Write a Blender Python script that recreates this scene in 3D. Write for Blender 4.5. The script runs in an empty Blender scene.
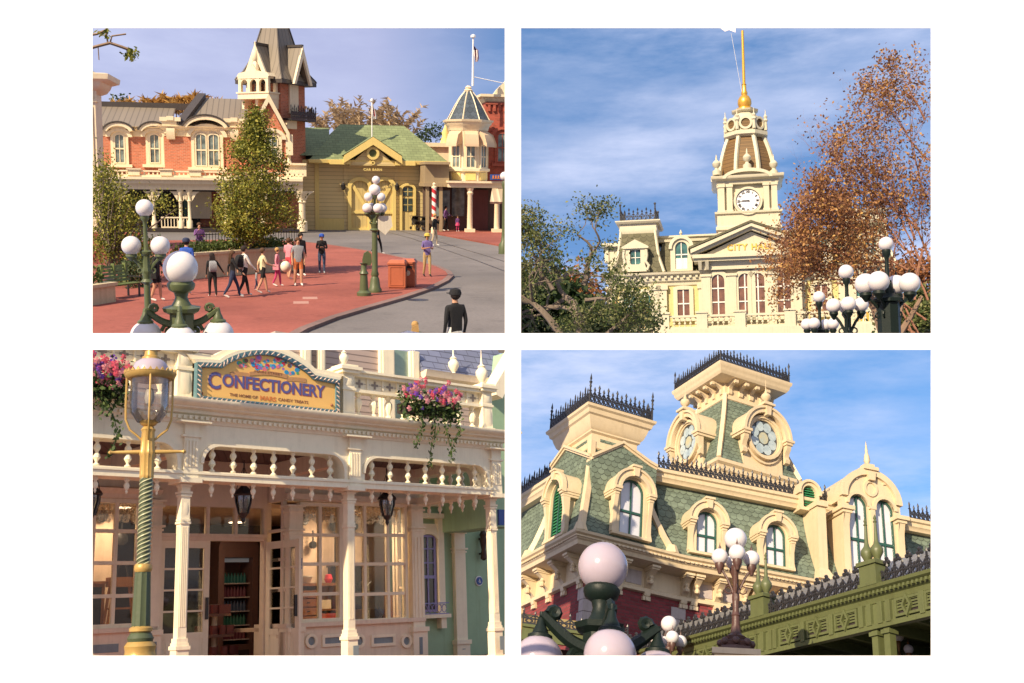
import bpy, bmesh, math, random
from mathutils import Vector, Matrix, noise
R = math.radians
rnd = random.Random(7)
scene = bpy.context.scene
col = scene.collection
FPX, CX, CY = 1100.0, 512.0, 341.5
PITCH = R(12.0)                        # the viewer looks 12 degrees above level
CAM = Matrix.Translation((0, 0, 12)) @ Matrix.Rotation(PITCH, 4, 'X')   # view frame: looks along +Y, Z up

# ------------------------------------------------------------------ places
ROOTS = []                              # (object, place)
class Place:
    """A real place with its own level ground: z = 0 is the ground, the viewer's eye stands at (0, 0, H)."""
    def __init__(s, pc, elev, H, roll=0):
        d = Vector(((pc[0]-CX)/FPX, 1, -(pc[1]-CY)/FPX)).normalized()
        z = Vector((0, 0, 1)); up = (z - z.dot(d)*d).normalized(); rt = d.cross(up); up = math.cos(roll)*up + math.sin(roll)*rt
        Z = math.cos(elev)*up + math.sin(elev)*d
        Y = math.cos(elev)*d - math.sin(elev)*up
        X = Y.cross(Z)
        s.R = Matrix((X, Y, Z)).transposed(); s.H = H
        s.M = CAM @ s.R.to_4x4() @ Matrix.Translation((0, 0, -H))
    def ray(s, px, py):
        return s.R.transposed() @ Vector(((px-CX)/FPX, 1, -(py-CY)/FPX))
    def pix(s, v):
        q = s.R @ (v-Vector((0,0,s.H))); return (CX+FPX*q.x/q.y, CY-FPX*q.z/q.y) if q.y > .1 else (0, 9999)
    def trim(s, b, x0, x1, y0, y1):
        """drop foliage that would grow out of this place's plot"""
        ok = [x0 < p[0] < x1 and y0 < p[1] < y1 for p in (s.pix(v) for v in b.v)]
        k = [i for i, f in enumerate(b.f) if all(ok[j] for j in f)]; b.mi = [b.mi[i] for i in k]; b.f = [b.f[i] for i in k]
    def atY(s, px, py, Y):
        d = s.ray(px, py); return Vector((0, 0, s.H)) + d*(Y/d.y)
    def ground(s, px, py, z=0):
        d = s.ray(px, py); return Vector((0, 0, s.H)) + d*((z-s.H)/d.z)
class Frame:
    """Wall frame: u runs along the wall, w goes into the building, z up."""
    def __init__(s, pl, origin, ang, pre=None):
        s.pl = pl; s.o = Vector((origin[0], origin[1], 0)); s.a = ang
        s.M0 = Matrix.Translation(s.o) @ Matrix.Rotation(ang, 4, 'Z'); s.M = pre @ s.M0 if pre else s.M0
        s.Mi = s.M.inverted()
    def hit(s, px, py, ax, val):
        o = s.Mi @ Vector((0, 0, s.pl.H)); d = s.Mi.to_3x3() @ s.pl.ray(px, py)
        i = 'uwz'.index(ax); t = (val-o[i])/d[i]
        return o + d*t
    def u(s, px, py, w=0): return s.hit(px, py, 'w', w).x
    def z(s, px, py, w=0): return s.hit(px, py, 'w', w).z
    def uz(s, px, py, w=0):
        p = s.hit(px, py, 'w', w); return p.x, p.z

# ------------------------------------------------------------------ mesh builder
class MB:
    def __init__(s, M=None):
        s.v = []; s.f = []; s.M = M.copy() if M else Matrix.Identity(4); s.mi = []; s.cur = 0
    def add(s, vs, fs):
        b = len(s.v); M = s.M
        s.v.extend([M @ Vector(p) for p in vs])
        for f in fs: s.f.append([b+i for i in f]); s.mi.append(s.cur)
        return s
    def box(s, x0, x1, y0, y1, z0, z1):
        return s.add([(x0,y0,z0),(x1,y0,z0),(x1,y1,z0),(x0,y1,z0),(x0,y0,z1),(x1,y0,z1),(x1,y1,z1),(x0,y1,z1)],
                     [(0,3,2,1),(4,5,6,7),(0,1,5,4),(1,2,6,5),(2,3,7,6),(3,0,4,7)])
    def cbox(s, c, sz): return s.box(c[0]-sz[0]/2, c[0]+sz[0]/2, c[1]-sz[1]/2, c[1]+sz[1]/2, c[2]-sz[2]/2, c[2]+sz[2]/2)
    def poly(s, pts): return s.add(pts, [tuple(range(len(pts)))])
    def prism(s, pts, y0, y1):
        """pts in the (x,z) wall plane, extruded in y"""
        n = len(pts)
        return s.add([(a,y0,b) for a,b in pts]+[(a,y1,b) for a,b in pts],
                     [tuple(range(n)), tuple(range(2*n-1, n-1, -1))]+[(i,(i+1)%n,n+(i+1)%n,n+i) for i in range(n)])
    def slab(s, pts, z0, z1):
        n = len(pts)
        return s.add([(a,b,z0) for a,b in pts]+[(a,b,z1) for a,b in pts],
                     [tuple(range(n)), tuple(range(2*n-1, n-1, -1))]+[(i,(i+1)%n,n+(i+1)%n,n+i) for i in range(n)])
    def ring(s, outer, inner, y0, y1, closed=True):
        """band between two outlines of equal count in the wall plane"""
        n = len(outer); vs = []
        for y in (y0, y1):
            vs += [(a,y,b) for a,b in outer]; vs += [(a,y,b) for a,b in inner]
        fs = []
        for i in range(n if closed else n-1):
            j = (i+1) % n
            fs += [(i,j,n+j,n+i), (2*n+i,3*n+i,3*n+j,2*n+j), (i,2*n+i,2*n+j,j), (n+i,n+j,3*n+j,3*n+i)]
        if not closed:
            for i in (0, n-1): fs.append((i, n+i, 3*n+i, 2*n+i))
        return s.add(vs, fs)
    def loft(s, rings, cap=True, closed=True):
        n = len(rings[0]); vs = [p for r in rings for p in r]; fs = []
        for k in range(len(rings)-1):
            for i in range(n if closed else n-1):
                j = (i+1) % n; fs.append((k*n+i, k*n+j, (k+1)*n+j, (k+1)*n+i))
        if cap: fs.append(tuple(range(n))); fs.append(tuple(range(len(vs)-1, len(vs)-n-1, -1)))
        return s.add(vs, fs)
    def tube(s, pts, r, n=6, cap=True):
        pts = [Vector(p) for p in pts]; rs = r if isinstance(r, (list, tuple)) else [r]*len(pts)
        rings = []; prev = None
        for i, p in enumerate(pts):
            t = (pts[min(i+1, len(pts)-1)]-pts[max(i-1, 0)])
            if t.length < 1e-9: t = Vector((0,0,1))
            t.normalize()
            if prev is None:
                a = Vector((0,0,1)) if abs(t.z) < .9 else Vector((1,0,0)); prev = (a - a.dot(t)*t).normalized()
            else:
                prev = prev - prev.dot(t)*t
                prev = prev.normalized() if prev.length > 1e-6 else Vector((1,0,0))
            b = t.cross(prev)
            rings.append([p + rs[i]*(math.cos(2*math.pi*k/n)*prev + math.sin(2*math.pi*k/n)*b) for k in range(n)])
        return s.loft(rings, cap)
    def lathe(s, prof, c=(0,0,0), n=12, sx=1, sy=1, ph=0):
        rings = [[(c[0]+sx*r*math.cos(2*math.pi*k/n+ph), c[1]+sy*r*math.sin(2*math.pi*k/n+ph), c[2]+z) for k in range(n)] for r, z in prof]
        return s.loft(rings)
    def sphere(s, c, r, n=16, m=10, sz=1):
        return s.lathe([(max(1e-4, r*math.sin(math.pi*i/m)), -r*sz*math.cos(math.pi*i/m)) for i in range(m+1)], c, n)
    def mold(s, path, prof, closed=False, closeprof=True):
        """sweep profile (outward, z) along a plan path; outward is to the right of travel"""
        n = len(path); P = [Vector((p[0], p[1])) for p in path]; offs = []
        for i in range(n):
            def nrm(a, b): d = (b-a).normalized(); return Vector((d.y, -d.x))
            if closed: n1, n2 = nrm(P[i-1], P[i]), nrm(P[i], P[(i+1)%n])
            else:
                n1 = nrm(P[i-1], P[i]) if i > 0 else None; n2 = nrm(P[i], P[i+1]) if i < n-1 else None
                n1 = n1 or n2; n2 = n2 or n1
            offs.append((n1+n2)/max(.25, 1+n1.dot(n2)))
        k = len(prof); vs = []; fs = []
        for i in range(n):
            for o, z in prof: q = P[i]+offs[i]*o; vs.append((q.x, q.y, z))
        for i in range(n if closed else n-1):
            j = (i+1) % n
            for a in range(k if closeprof else k-1):
                b = (a+1) % k; fs.append((i*k+a, j*k+a, j*k+b, i*k+b))
        if not closed and closeprof: fs.append(tuple(range(k))); fs.append(tuple(range(n*k-1, n*k-k-1, -1)))
        return s.add(vs, fs)

def rect(x0, x1, y0, y1): return [(x0,y0),(x1,y0),(x1,y1),(x0,y1)]     # ccw from above: outward = right
def arc(cx, cz, rx, rz, a0, a1, n):
    return [(cx+rx*math.cos(R(a0+(a1-a0)*i/n)), cz+rz*math.sin(R(a0+(a1-a0)*i/n))) for i in range(n+1)]
def archpts(x0, x1, z0, z1, rise=None, n=10):
    """window outline with a rounded head, ccw from bottom left"""
    r = (x1-x0)/2; rise = r if rise is None else rise
    return [(x0,z0),(x1,z0)] + arc((x0+x1)/2, z1-rise, r, rise, 0, 180, n)

def make_obj(name, mb, mats, parent=None, Minv=None, smooth=True):
    me = bpy.data.meshes.new(name)
    vs = [Minv @ v for v in mb.v] if Minv is not None else mb.v
    me.from_pydata([tuple(v) for v in vs], [], mb.f)
    if not isinstance(mats, (list, tuple)): mats = [mats]
    for m in mats: me.materials.append(m)
    if len(mats) > 1: me.polygons.foreach_set('material_index', mb.mi)
    bm = bmesh.new(); bm.from_mesh(me)
    bmesh.ops.recalc_face_normals(bm, faces=bm.faces)
    uv = bm.loops.layers.uv.new('UVMap')
    for f in bm.faces:
        n = f.normal
        if abs(n.z) > .98: t = Vector((1,0,0)); b = Vector((0,1,0))
        else: t = Vector((-n.y, n.x, 0)).normalized(); b = n.cross(t)
        for l in f.loops: p = l.vert.co; l[uv].uv = (p.dot(t), p.dot(b))
        f.smooth = smooth
    bm.to_mesh(me); bm.free()
    if smooth: me.set_sharp_from_angle(angle=R(38))
    o = bpy.data.objects.new(name, me); col.objects.link(o)
    if parent: o.parent = parent
    return o

class Thing:
    """Empty at the base of a thing that parents its parts; shapes are given in place coordinates unless local=True"""
    def __init__(s, pl, name, label, cat, loc=(0,0,0), rz=0, group=None):
        s.o = bpy.data.objects.new(name, None); col.objects.link(s.o); s.o.empty_display_size = .2
        s.pl = pl; s.L = Matrix.Translation(loc) @ Matrix.Rotation(rz, 4, 'Z'); s.Li = s.L.inverted()
        tag(s.o, label, cat, group); ROOTS.append([s.o, pl, s.L])
    def part(s, name, mb, m, parent=None, local=False, label=None):
        o = make_obj(name, mb, m, parent or s.o, None if local else s.Li)
        if label: o['label'] = label
        return o
    def copy(s, loc, rz=0, label=None, group=None, scale=1):
        t = Thing.__new__(Thing); t.pl = s.pl; t.o = s.o.copy(); col.objects.link(t.o)
        t.L = Matrix.Translation(loc) @ Matrix.Rotation(rz, 4, 'Z') @ Matrix.Scale(scale, 4); t.Li = t.L.inverted()
        if label: t.o['label'] = label
        if group: t.o['group'] = group
        ROOTS.append([t.o, t.pl, t.L])
        for ch in list(s.o.children):
            c = ch.copy(); col.objects.link(c); c.parent = t.o
            for g in list(ch.children):
                d = g.copy(); col.objects.link(d); d.parent = c
        return t
def tag(o, label=None, cat=None, group=None, kind=None):
    if label: o['label'] = label
    if cat: o['category'] = cat
    if group: o['group'] = group
    if kind: o['kind'] = kind
def single(pl, name, mb, m, label, cat, group=None, base=None):
    """a thing that is one mesh; origin at its base"""
    if base is None:
        xs = [v.x for v in mb.v]; ys = [v.y for v in mb.v]; zs = [v.z for v in mb.v]
        base = ((min(xs)+max(xs))/2, (min(ys)+max(ys))/2, min(zs))
    L = Matrix.Translation(base); o = make_obj(name, mb, m, None, L.inverted()); tag(o, label, cat, group)
    ROOTS.append([o, pl, L]); return o
def struct(pl, name, mb, m, kind='structure'):
    o = make_obj(name, mb, m); o['kind'] = kind; ROOTS.append([o, pl, Matrix.Identity(4)]); return o

# ------------------------------------------------------------------ materials
class NT:
    def __init__(s, nt): s.nt = nt
    def n(s, t, **k):
        x = s.nt.nodes.new(t)
        for a, b in k.items(): setattr(x, a, b)
        return x
    def l(s, a, b): s.nt.links.new(a, b)
    def m(s, op, a, b=None, c=None):
        x = s.n('ShaderNodeMath', operation=op)
        for i, q in enumerate((a, b, c)):
            if q is None: continue
            if isinstance(q, (int, float)): x.inputs[i].default_value = q
            else: s.l(q, x.inputs[i])
        return x.outputs[0]
    def mix(s, f, a, b):
        x = s.n('ShaderNodeMix', data_type='RGBA')
        for i, q in ((0, f), (6, a), (7, b)):
            if isinstance(q, (int, float)): x.inputs[i].default_value = q
            elif isinstance(q, (tuple, list)): x.inputs[i].default_value = (*q[:3], 1)
            else: s.l(q, x.inputs[i])
        return x.outputs[2]
    def ramp(s, f, stops):
        x = s.n('ShaderNodeValToRGB'); e = x.color_ramp.elements
        while len(e) < len(stops): e.new(.5)
        for i, (p, c) in enumerate(stops):
            e[i].position = p; e[i].color = (*c, 1) if isinstance(c, (tuple, list)) else (c, c, c, 1)
        s.l(f, x.inputs[0]); return x.outputs[0]
    def noise(s, vec, scale, det=4, rough=.55):
        x = s.n('ShaderNodeTexNoise'); x.inputs['Scale'].default_value = scale; x.inputs['Detail'].default_value = det
        x.inputs['Roughness'].default_value = rough
        if vec is not None: s.l(vec, x.inputs['Vector'])
        return x.outputs['Fac']
def base_mat(name, rough=.6, metal=0, spec=.5):
    m = bpy.data.materials.new(name); m.use_nodes = True; g = NT(m.node_tree); p = m.node_tree.nodes['Principled BSDF']
    p.inputs['Roughness'].default_value = rough; p.inputs['Metallic'].default_value = metal
    p.inputs['Specular IOR Level'].default_value = spec
    return m, g, p
MATS = {}
def bump(g, p, h, dist, st=.6):
    b = g.n('ShaderNodeBump'); b.inputs['Distance'].default_value = dist; b.inputs['Strength'].default_value = st
    g.l(h, b.inputs['Height']); g.l(b.outputs[0], p.inputs['Normal'])
def paint(name, c, rough=.55, var=.14, scale=1.3, metal=0, dirt=.35, spec=.4, bmp=.004):
    """painted or plain surface: broad tone drift plus fine grime"""
    if name in MATS: return MATS[name]
    m, g, p = base_mat(name, rough, metal, spec); tc = g.n('ShaderNodeTexCoord').outputs['Object']
    a = g.noise(tc, scale, 5); b = g.noise(tc, scale*9, 3, .7)
    lo = [x*(1-var) for x in c]; hi = [min(.95, x*(1+var)) for x in c]
    base = g.mix(a, lo, hi)
    grime = g.m('MULTIPLY', g.ramp(b, [(.48, 0.), (.78, 1.)]), dirt)
    cc = g.mix(grime, base, [x*.62 for x in c])
    if dirt > .15:      # rain streaks running down
        mp = g.n('ShaderNodeMapping'); g.l(tc, mp.inputs['Vector']); mp.inputs['Scale'].default_value = (5.5,5.5,.35)
        st_ = g.m('MULTIPLY', g.ramp(g.noise(mp.outputs[0], 1.6, 4, .65), [(.5, 0.), (.72, 1.)]), min(.5, dirt*1.1)); cc = g.mix(st_, cc, [c[0]*.60, c[1]*.56, c[2]*.48])
    g.l(cc, p.inputs['Base Color'])
    g.l(g.m('ADD', g.m('MULTIPLY', b, .25), rough-.12), p.inputs['Roughness'])
    if bmp: bump(g, p, b, bmp)
    MATS[name] = m; return m
def uvnode(g): return g.n('ShaderNodeTexCoord').outputs['UV']
def brick(name, c, mortar, bw=.22, bh=.075, var=.25, rough=.85, ms=.012, bd=.01, st=.8):
    m, g, p = base_mat(name, rough, 0, .25); uv = uvnode(g)
    x = g.n('ShaderNodeTexBrick'); g.l(uv, x.inputs['Vector']); x.inputs['Scale'].default_value = 1
    x.inputs['Brick Width'].default_value = bw; x.inputs['Row Height'].default_value = bh
    x.inputs['Mortar Size'].default_value = ms; x.inputs['Mortar Smooth'].default_value = .3
    x.inputs['Color1'].default_value = (*[q*(1-var) for q in c], 1); x.inputs['Color2'].default_value = (*[min(1,q*(1+var)) for q in c], 1)
    x.inputs['Mortar'].default_value = (*mortar, 1)
    n = g.noise(uv, 1.1, 5); cc = g.mix(g.m('MULTIPLY', n, .45), x.outputs['Color'], [q*.55 for q in c]); g.l(cc, p.inputs['Base Color'])
    bd and bump(g, p, g.m('SUBTRACT', 1., x.outputs['Fac']), bd, st)
    MATS[name] = m; return m
def shingle(name, c, w=.26, h=.2, k=.5, var=.3, rough=.8, bd=.02):
    """scalloped (k>0) or square shingles laid in rows up the slope"""
    m, g, p = base_mat(name, rough, 0, .3); uv = uvnode(g); sp = g.n('ShaderNodeSeparateXYZ'); g.l(uv, sp.inputs[0])
    v = g.m('DIVIDE', sp.outputs[1], h); row = g.m('FLOOR', v); fy = g.m('SUBTRACT', v, row)
    def cell(row):
        uu = g.m('ADD', g.m('DIVIDE', sp.outputs[0], w), g.m('MULTIPLY', g.m('MODULO', row, 2.), .5))
        cu = g.m('FLOOR', uu); fx = g.m('MULTIPLY', g.m('ABSOLUTE', g.m('SUBTRACT', g.m('SUBTRACT', uu, cu), .5)), 2.)
        return cu, fx
    cu, fx = cell(row); edge = g.m('MULTIPLY', g.m('POWER', fx, 2.2), k); t = g.m('SUBTRACT', fy, edge)
    below = g.m('LESS_THAN', t, 0.)
    row2 = g.m('SUBTRACT', row, below); cu2, _ = cell(row2)
    cv = g.n('ShaderNodeCombineXYZ'); g.l(cu2, cv.inputs[0]); g.l(row2, cv.inputs[1])
    wn = g.n('ShaderNodeTexWhiteNoise'); wn.noise_dimensions = '2D'; g.l(cv.outputs[0], wn.inputs['Vector'])
    line = g.ramp(g.m('ABSOLUTE', g.m('SUBTRACT', t, .02)), [(.03, 1.), (.13, 0.)])
    side = g.m('MULTIPLY', g.m('GREATER_THAN', fx, .93), g.m('SUBTRACT', 1., below)); dark = g.m('MAXIMUM', line, g.m('MULTIPLY', side, .7))
    base = g.mix(wn.outputs['Value'], [q*(1-var) for q in c], [min(1,q*(1+var)) for q in c])
    n = g.noise(uv, .9, 5); base = g.mix(g.m('MULTIPLY', n, .5), base, [c[0]*.75, c[1]*.8, c[2]*.7])
    g.l(g.mix(g.m('MULTIPLY', dark, .75), base, [q*.28 for q in c]), p.inputs['Base Color'])
    if bd: bump(g, p, g.m('SUBTRACT', g.m('MULTIPLY', g.m('SUBTRACT', 1., fy), .6), g.m('MULTIPLY', dark, .8)), bd, .7)
    MATS[name] = m; return m
def siding(name, c, h=.14, horiz=True, gap=.1, rough=.6, var=.1, bd=.012):
    """lapped boards (horiz) or standing seams / boards running up"""
    m, g, p = base_mat(name, rough, 0, .4); uv = uvnode(g); sp = g.n('ShaderNodeSeparateXYZ'); g.l(uv, sp.inputs[0])
    v = g.m('DIVIDE', sp.outputs[1 if horiz else 0], h); row = g.m('FLOOR', v); fy = g.m('SUBTRACT', v, row)
    line = g.ramp(fy, [(0., 1.), (gap, 1.), (gap*1.7, 0.)])
    wn = g.n('ShaderNodeTexWhiteNoise'); wn.noise_dimensions = '1D'; g.l(row, wn.inputs['W'])
    base = g.mix(wn.outputs['Value'], [q*(1-var) for q in c], [min(1,q*(1+var)) for q in c])
    n = g.noise(uv, 1.2, 5); base = g.mix(g.m('MULTIPLY', n, .3), base, [q*.7 for q in c])
    g.l(g.mix(g.m('MULTIPLY', line, .65), base, [q*.4 for q in c]), p.inputs['Base Color'])
    if bd: bump(g, p, g.m('SUBTRACT', g.m('SUBTRACT', 1., fy), g.m('MULTIPLY', line, 1.)), bd, .6)
    MATS[name] = m; return m
def speckle(name, c1, c2, scale=6, rough=.9, b=.006, big=.25):
    m, g, p = base_mat(name, rough, 0, .25); tc = g.n('ShaderNodeTexCoord').outputs['Object']
    a = g.noise(tc, scale, 6, .7); q = g.noise(tc, big, 4, .6)
    base = g.mix(g.ramp(a, [(.3, 0.), (.7, 1.)]), c1, c2)
    base = g.mix(g.m('MULTIPLY', g.ramp(q, [(.38, 0.), (.66, 1.)]), .6), base, [x*.58 for x in c1]); q2 = g.noise(tc, big*6, 5, .75); base = g.mix(g.m('MULTIPLY', g.ramp(q2, [(.56, 0.), (.62, 1.)]), .3), base, [x*.5 for x in c1])
    g.l(base, p.inputs['Base Color']); bump(g, p, g.noise(tc, scale*8, 3), b); MATS[name] = m; return m
def leafmat(name, cs, scale=1.6):
    """foliage: light and dark clumps, a little light through the leaves"""
    m, g, p = base_mat(name, .6, 0, .3); geo = g.n('ShaderNodeNewGeometry'); tc = g.n('ShaderNodeTexCoord').outputs['Object']
    a = g.noise(tc, scale, 3); f = g.m('ADD', g.m('MULTIPLY', geo.outputs['Random Per Island'], .65), g.m('MULTIPLY', g.m('SUBTRACT', a, .15), .5))
    k = len(cs); cc = g.ramp(f, [(.1+.8*i/(k-1), c) for i, c in enumerate(cs)])
    g.l(cc, p.inputs['Base Color']); tr = g.n('ShaderNodeBsdfTranslucent'); g.l(cc, tr.inputs['Color'])
    mx = g.n('ShaderNodeMixShader'); mx.inputs[0].default_value = .3; g.l(p.outputs[0], mx.inputs[1]); g.l(tr.outputs[0], mx.inputs[2])
    g.l(mx.outputs[0], m.node_tree.nodes['Material Output'].inputs['Surface']); MATS[name] = m; return m
def glass(name, tint=(.9,.95,1), refl=.12, rough=.03):
    """thin pane: mostly see-through with a fresnel reflection"""
    m = bpy.data.materials.new(name); m.use_nodes = True; g = NT(m.node_tree); nt = m.node_tree
    nt.nodes.remove(nt.nodes['Principled BSDF'])
    t = g.n('ShaderNodeBsdfTransparent'); t.inputs[0].default_value = (*tint, 1); gl = g.n('ShaderNodeBsdfGlossy'); gl.inputs['Roughness'].default_value = rough
    lw = g.n('ShaderNodeLayerWeight'); lw.inputs[0].default_value = .35; f = g.m('ADD', g.m('MULTIPLY', lw.outputs['Fresnel'], .8), refl)
    f = g.m('MINIMUM', f, 1.)
    mx = g.n('ShaderNodeMixShader'); g.l(f, mx.inputs[0]); g.l(t.outputs[0], mx.inputs[1]); g.l(gl.outputs[0], mx.inputs[2])
    g.l(mx.outputs[0], nt.nodes['Material Output'].inputs['Surface']); MATS[name] = m; return m
def darkglass(name, c=(.02,.03,.04), rough=.08, var=.5):
    m, g, p = base_mat(name, rough, 0, .9); tc = g.n('ShaderNodeTexCoord').outputs['Object']
    a = g.noise(tc, 1.5, 3); g.l(g.mix(g.ramp(a, [(.35, 0.), (.65, 1.)]), [q*(1-var) for q in c], [q*(1+var) for q in c]), p.inputs['Base Color'])
    bump(g, p, g.noise(tc, .8, 2), .01, .3); MATS[name] = m; return m
def glow(name, c, st):
    m, g, p = base_mat(name); p.inputs['Base Color'].default_value = (*c, 1); p.inputs['Emission Color'].default_value = (*c, 1)
    p.inputs['Emission Strength'].default_value = st; MATS[name] = m; return m

# ------------------------------------------------------------------ shared shapes
def text_mb(txt, size, M, depth=.01, spacing=1., bold=0.0, font_scale=(1,1)):
    cu = bpy.data.curves.new('t', 'FONT'); cu.body = txt; cu.size = size; cu.align_x = 'CENTER'; cu.align_y = 'CENTER'
    cu.extrude = depth; cu.space_character = spacing; cu.offset = bold; cu.resolution_u = 3
    o = bpy.data.objects.new('t', cu); col.objects.link(o); dg = bpy.context.evaluated_depsgraph_get()
    me = bpy.data.meshes.new_from_object(o.evaluated_get(dg)); mb = MB(M @ Matrix.Rotation(R(90), 4, 'X') @ Matrix.Diagonal((font_scale[0], font_scale[1], 1, 1)))
    mb.add([v.co.copy() for v in me.vertices], [tuple(p.vertices) for p in me.polygons])
    bpy.data.objects.remove(o); bpy.data.meshes.remove(me); return mb
def cresting(mb, p0, p1, h, step, thick=.02):
    """cast iron roof cresting: rails, spear heads and scrolls between two points"""
    p0 = Vector(p0); p1 = Vector(p1); d = p1-p0; L = d.length; e = d/L; n = max(2, round(L/step))
    side = Vector((-e.y, e.x, 0))
    def bar(a, b, t=thick):
        a = Vector(a); b = Vector(b); x = (b-a).normalized(); q = side*t; r = x.cross(side).normalized()*t
        mb.loft([[a+q+r, a-q+r, a-q-r, a+q-r], [b+q+r, b-q+r, b-q-r, b+q-r]])
    up = Vector((0,0,1))
    bar(p0+up*h*.04, p1+up*h*.04); bar(p0+up*h*.36, p1+up*h*.36, thick*.8)
    for i in range(n+1):
        b = p0+e*(L*i/n); tall = 1.0 if i % 2 == 0 else .82
        bar(b, b+up*h*.8*tall, thick*.8)
        c = b+up*h*.83*tall; s1 = h*.07; s2 = h*.17
        mb.add([c+e*s1, c+side*s1*.6, c-e*s1, c-side*s1*.6, c+up*s2, c-up*s2*.7], [(0,1,4),(1,2,4),(2,3,4),(3,0,4),(1,0,5),(2,1,5),(3,2,5),(0,3,5)])
        c = b+up*h*.6*tall; s1 = h*.12; s2 = h*.05
        mb.add([c+e*s1, c+side*s1*.5, c-e*s1, c-side*s1*.5, c+up*s2, c-up*s2], [(0,1,4),(1,2,4),(2,3,4),(3,0,4),(1,0,5),(2,1,5),(3,2,5),(0,3,5)])
        if i < n:
            m_ = b+e*(L/n/2)
            for sg in (1, -1):
                bar(m_+up*h*.08, m_+e*sg*(L/n*.33)+up*h*.22, thick*.7); bar(m_+e*sg*(L/n*.33)+up*h*.22, m_+up*h*.36, thick*.7)
            bar(m_+up*h*.36, m_+e*(L/n*.42)+up*h*.56, thick*.7); bar(m_+up*h*.36, m_-e*(L/n*.42)+up*h*.56, thick*.7)
def baluster_prof(h, r):
    return [(r*.75,0),(r*.75,h*.08),(r*.4,h*.12),(r*.5,h*.2),(r*1.0,h*.38),(r*.85,h*.5),(r*.4,h*.62),(r*.6,h*.68),(r*.35,h*.74),(r*.5,h*.88),(r*.75,h*.92),(r*.75,h)]
def scroll_arm(mb, c, ang, reach, rise, r=.03, n=6, down=True):
    """lamp arm that leaves the post and hooks over the globe holder"""
    ca, sa = math.cos(ang), math.sin(ang); pts = []
    for i in range(15):
        t = i/14; x = .08+reach*t; z = rise*math.sin(t*math.pi*.5)-.22*reach*math.sin(t*math.pi)*(1 if down else -1)
        pts.append((c[0]+ca*x, c[1]+sa*x, c[2]+z))
    mb.tube(pts, [r*(1.15-.35*i/14) for i in range(15)], n)
    for k, (x0, z0, rr) in enumerate(((.16, -.08, .1), (reach*.92, rise+.02, .055))):
        sp = [(c[0]+ca*(x0+rr*(1-a/14)*math.cos(a*.75)), c[1]+sa*(x0+rr*(1-a/14)*math.cos(a*.75)), c[2]+z0+rr*(1-a/14)*math.sin(a*.75)) for a in range(12)]
        mb.tube(sp, r*.6, 5)
def bal_prof(h): return [(.028,0),(.045,.02),(.045,h*.08),(.018,h*.14),(.022,h*.2),(.055,h*.32),(.045,h*.42),(.02,h*.52),(.03,h*.56),(.05,h*.66),(.048,h*.74),(.02,h*.86),(.035,h*.92),(.035,h)]
# ------------------------------------------------------------------ palette (real base colours, linear)
CREAM = paint('cream_paint', (.62,.50,.33), .5, .07, .6, dirt=.25)
CREAM2 = paint('ivory_paint', (.56,.515,.38), .5, .07, .5, dirt=.22)
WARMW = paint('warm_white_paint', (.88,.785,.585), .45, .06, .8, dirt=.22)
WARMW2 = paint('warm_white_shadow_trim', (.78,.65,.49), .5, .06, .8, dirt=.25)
GREENSH = shingle('green_slate', (.15,.19,.15), .19, .145, .4)
IRON = paint('black_iron', (.022,.021,.024), .4, .2, 3, dirt=.2, spec=.6)
DGREEN = paint('dark_green_paint', (.016,.075,.055), .35, .1, 2, spec=.6)
SHUT = paint('green_shutter_paint', (.03,.22,.09), .4, .1, 2, spec=.5)
MOSSG = paint('olive_green_paint', (.10,.115,.045), .45, .12, 1.2, dirt=.4, spec=.5)
MOSSD = paint('deep_olive_paint', (.10,.12,.045), .5, .12, 1.5, dirt=.4)
REDB = brick('dark_red_brick', (.23,.045,.05), (.15,.075,.07), .24, .085, ms=.01)
ORB = brick('orange_brick', (.52,.16,.085), (.52,.33,.24), .30, .11, ms=.014, var=.2, bd=0)
REDB2 = brick('far_red_brick', (.45,.10,.065), (.35,.16,.12), .3, .11, bd=0)
QUOIN = paint('grey_stone', (.42,.36,.34), .8, .12, 2)
GLOBE = paint('milk_glass', (.66,.62,.63), .22, .02, 1, dirt=.05, spec=.6, bmp=0)
GLOBEL = paint('lilac_shaded_milk_glass', (.40,.34,.40), .16, .03, 1.5, dirt=.08, spec=.7, bmp=0)  # darker lilac copy of the milk glass, with shade put into its colour
LAMPG = paint('lamp_green_black', (.006,.013,.010), .5, .2, 4, spec=.3)
LAMPM = paint('lamp_moss_green', (.085,.105,.045), .42, .2, 4, spec=.5)
LAMPB = paint('lamp_brown', (.085,.04,.032), .42, .2, 4, spec=.5)
CURT = paint('net_curtain_and_pane_reflection', (.60,.60,.66), .12, .05, 2, dirt=.06, spec=.9, bmp=0)  # whitish curtain, with the pane's lavender reflection put into the colour
ROSE = None
ASPH = speckle('asphalt', (.15,.14,.14), (.215,.195,.19), 9, .9, .004, .12)
REDP = speckle('red_pavement', (.27,.078,.06), (.36,.115,.085), 7, .88, .004, .2)
KERB = speckle('kerb_stone', (.20,.13,.12), (.27,.18,.16), 8, .9)
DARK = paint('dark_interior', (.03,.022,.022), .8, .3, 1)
GOLD = paint('gold_leaf', (.80,.50,.12), .28, .1, 3, metal=.85, dirt=.1)
BARK = paint('bark', (.19,.15,.12), .9, .35, 3, dirt=.6, bmp=.02)
BARKL = paint('pale_bark', (.24,.16,.11), .85, .3, 3, dirt=.5, bmp=.01)

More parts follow.
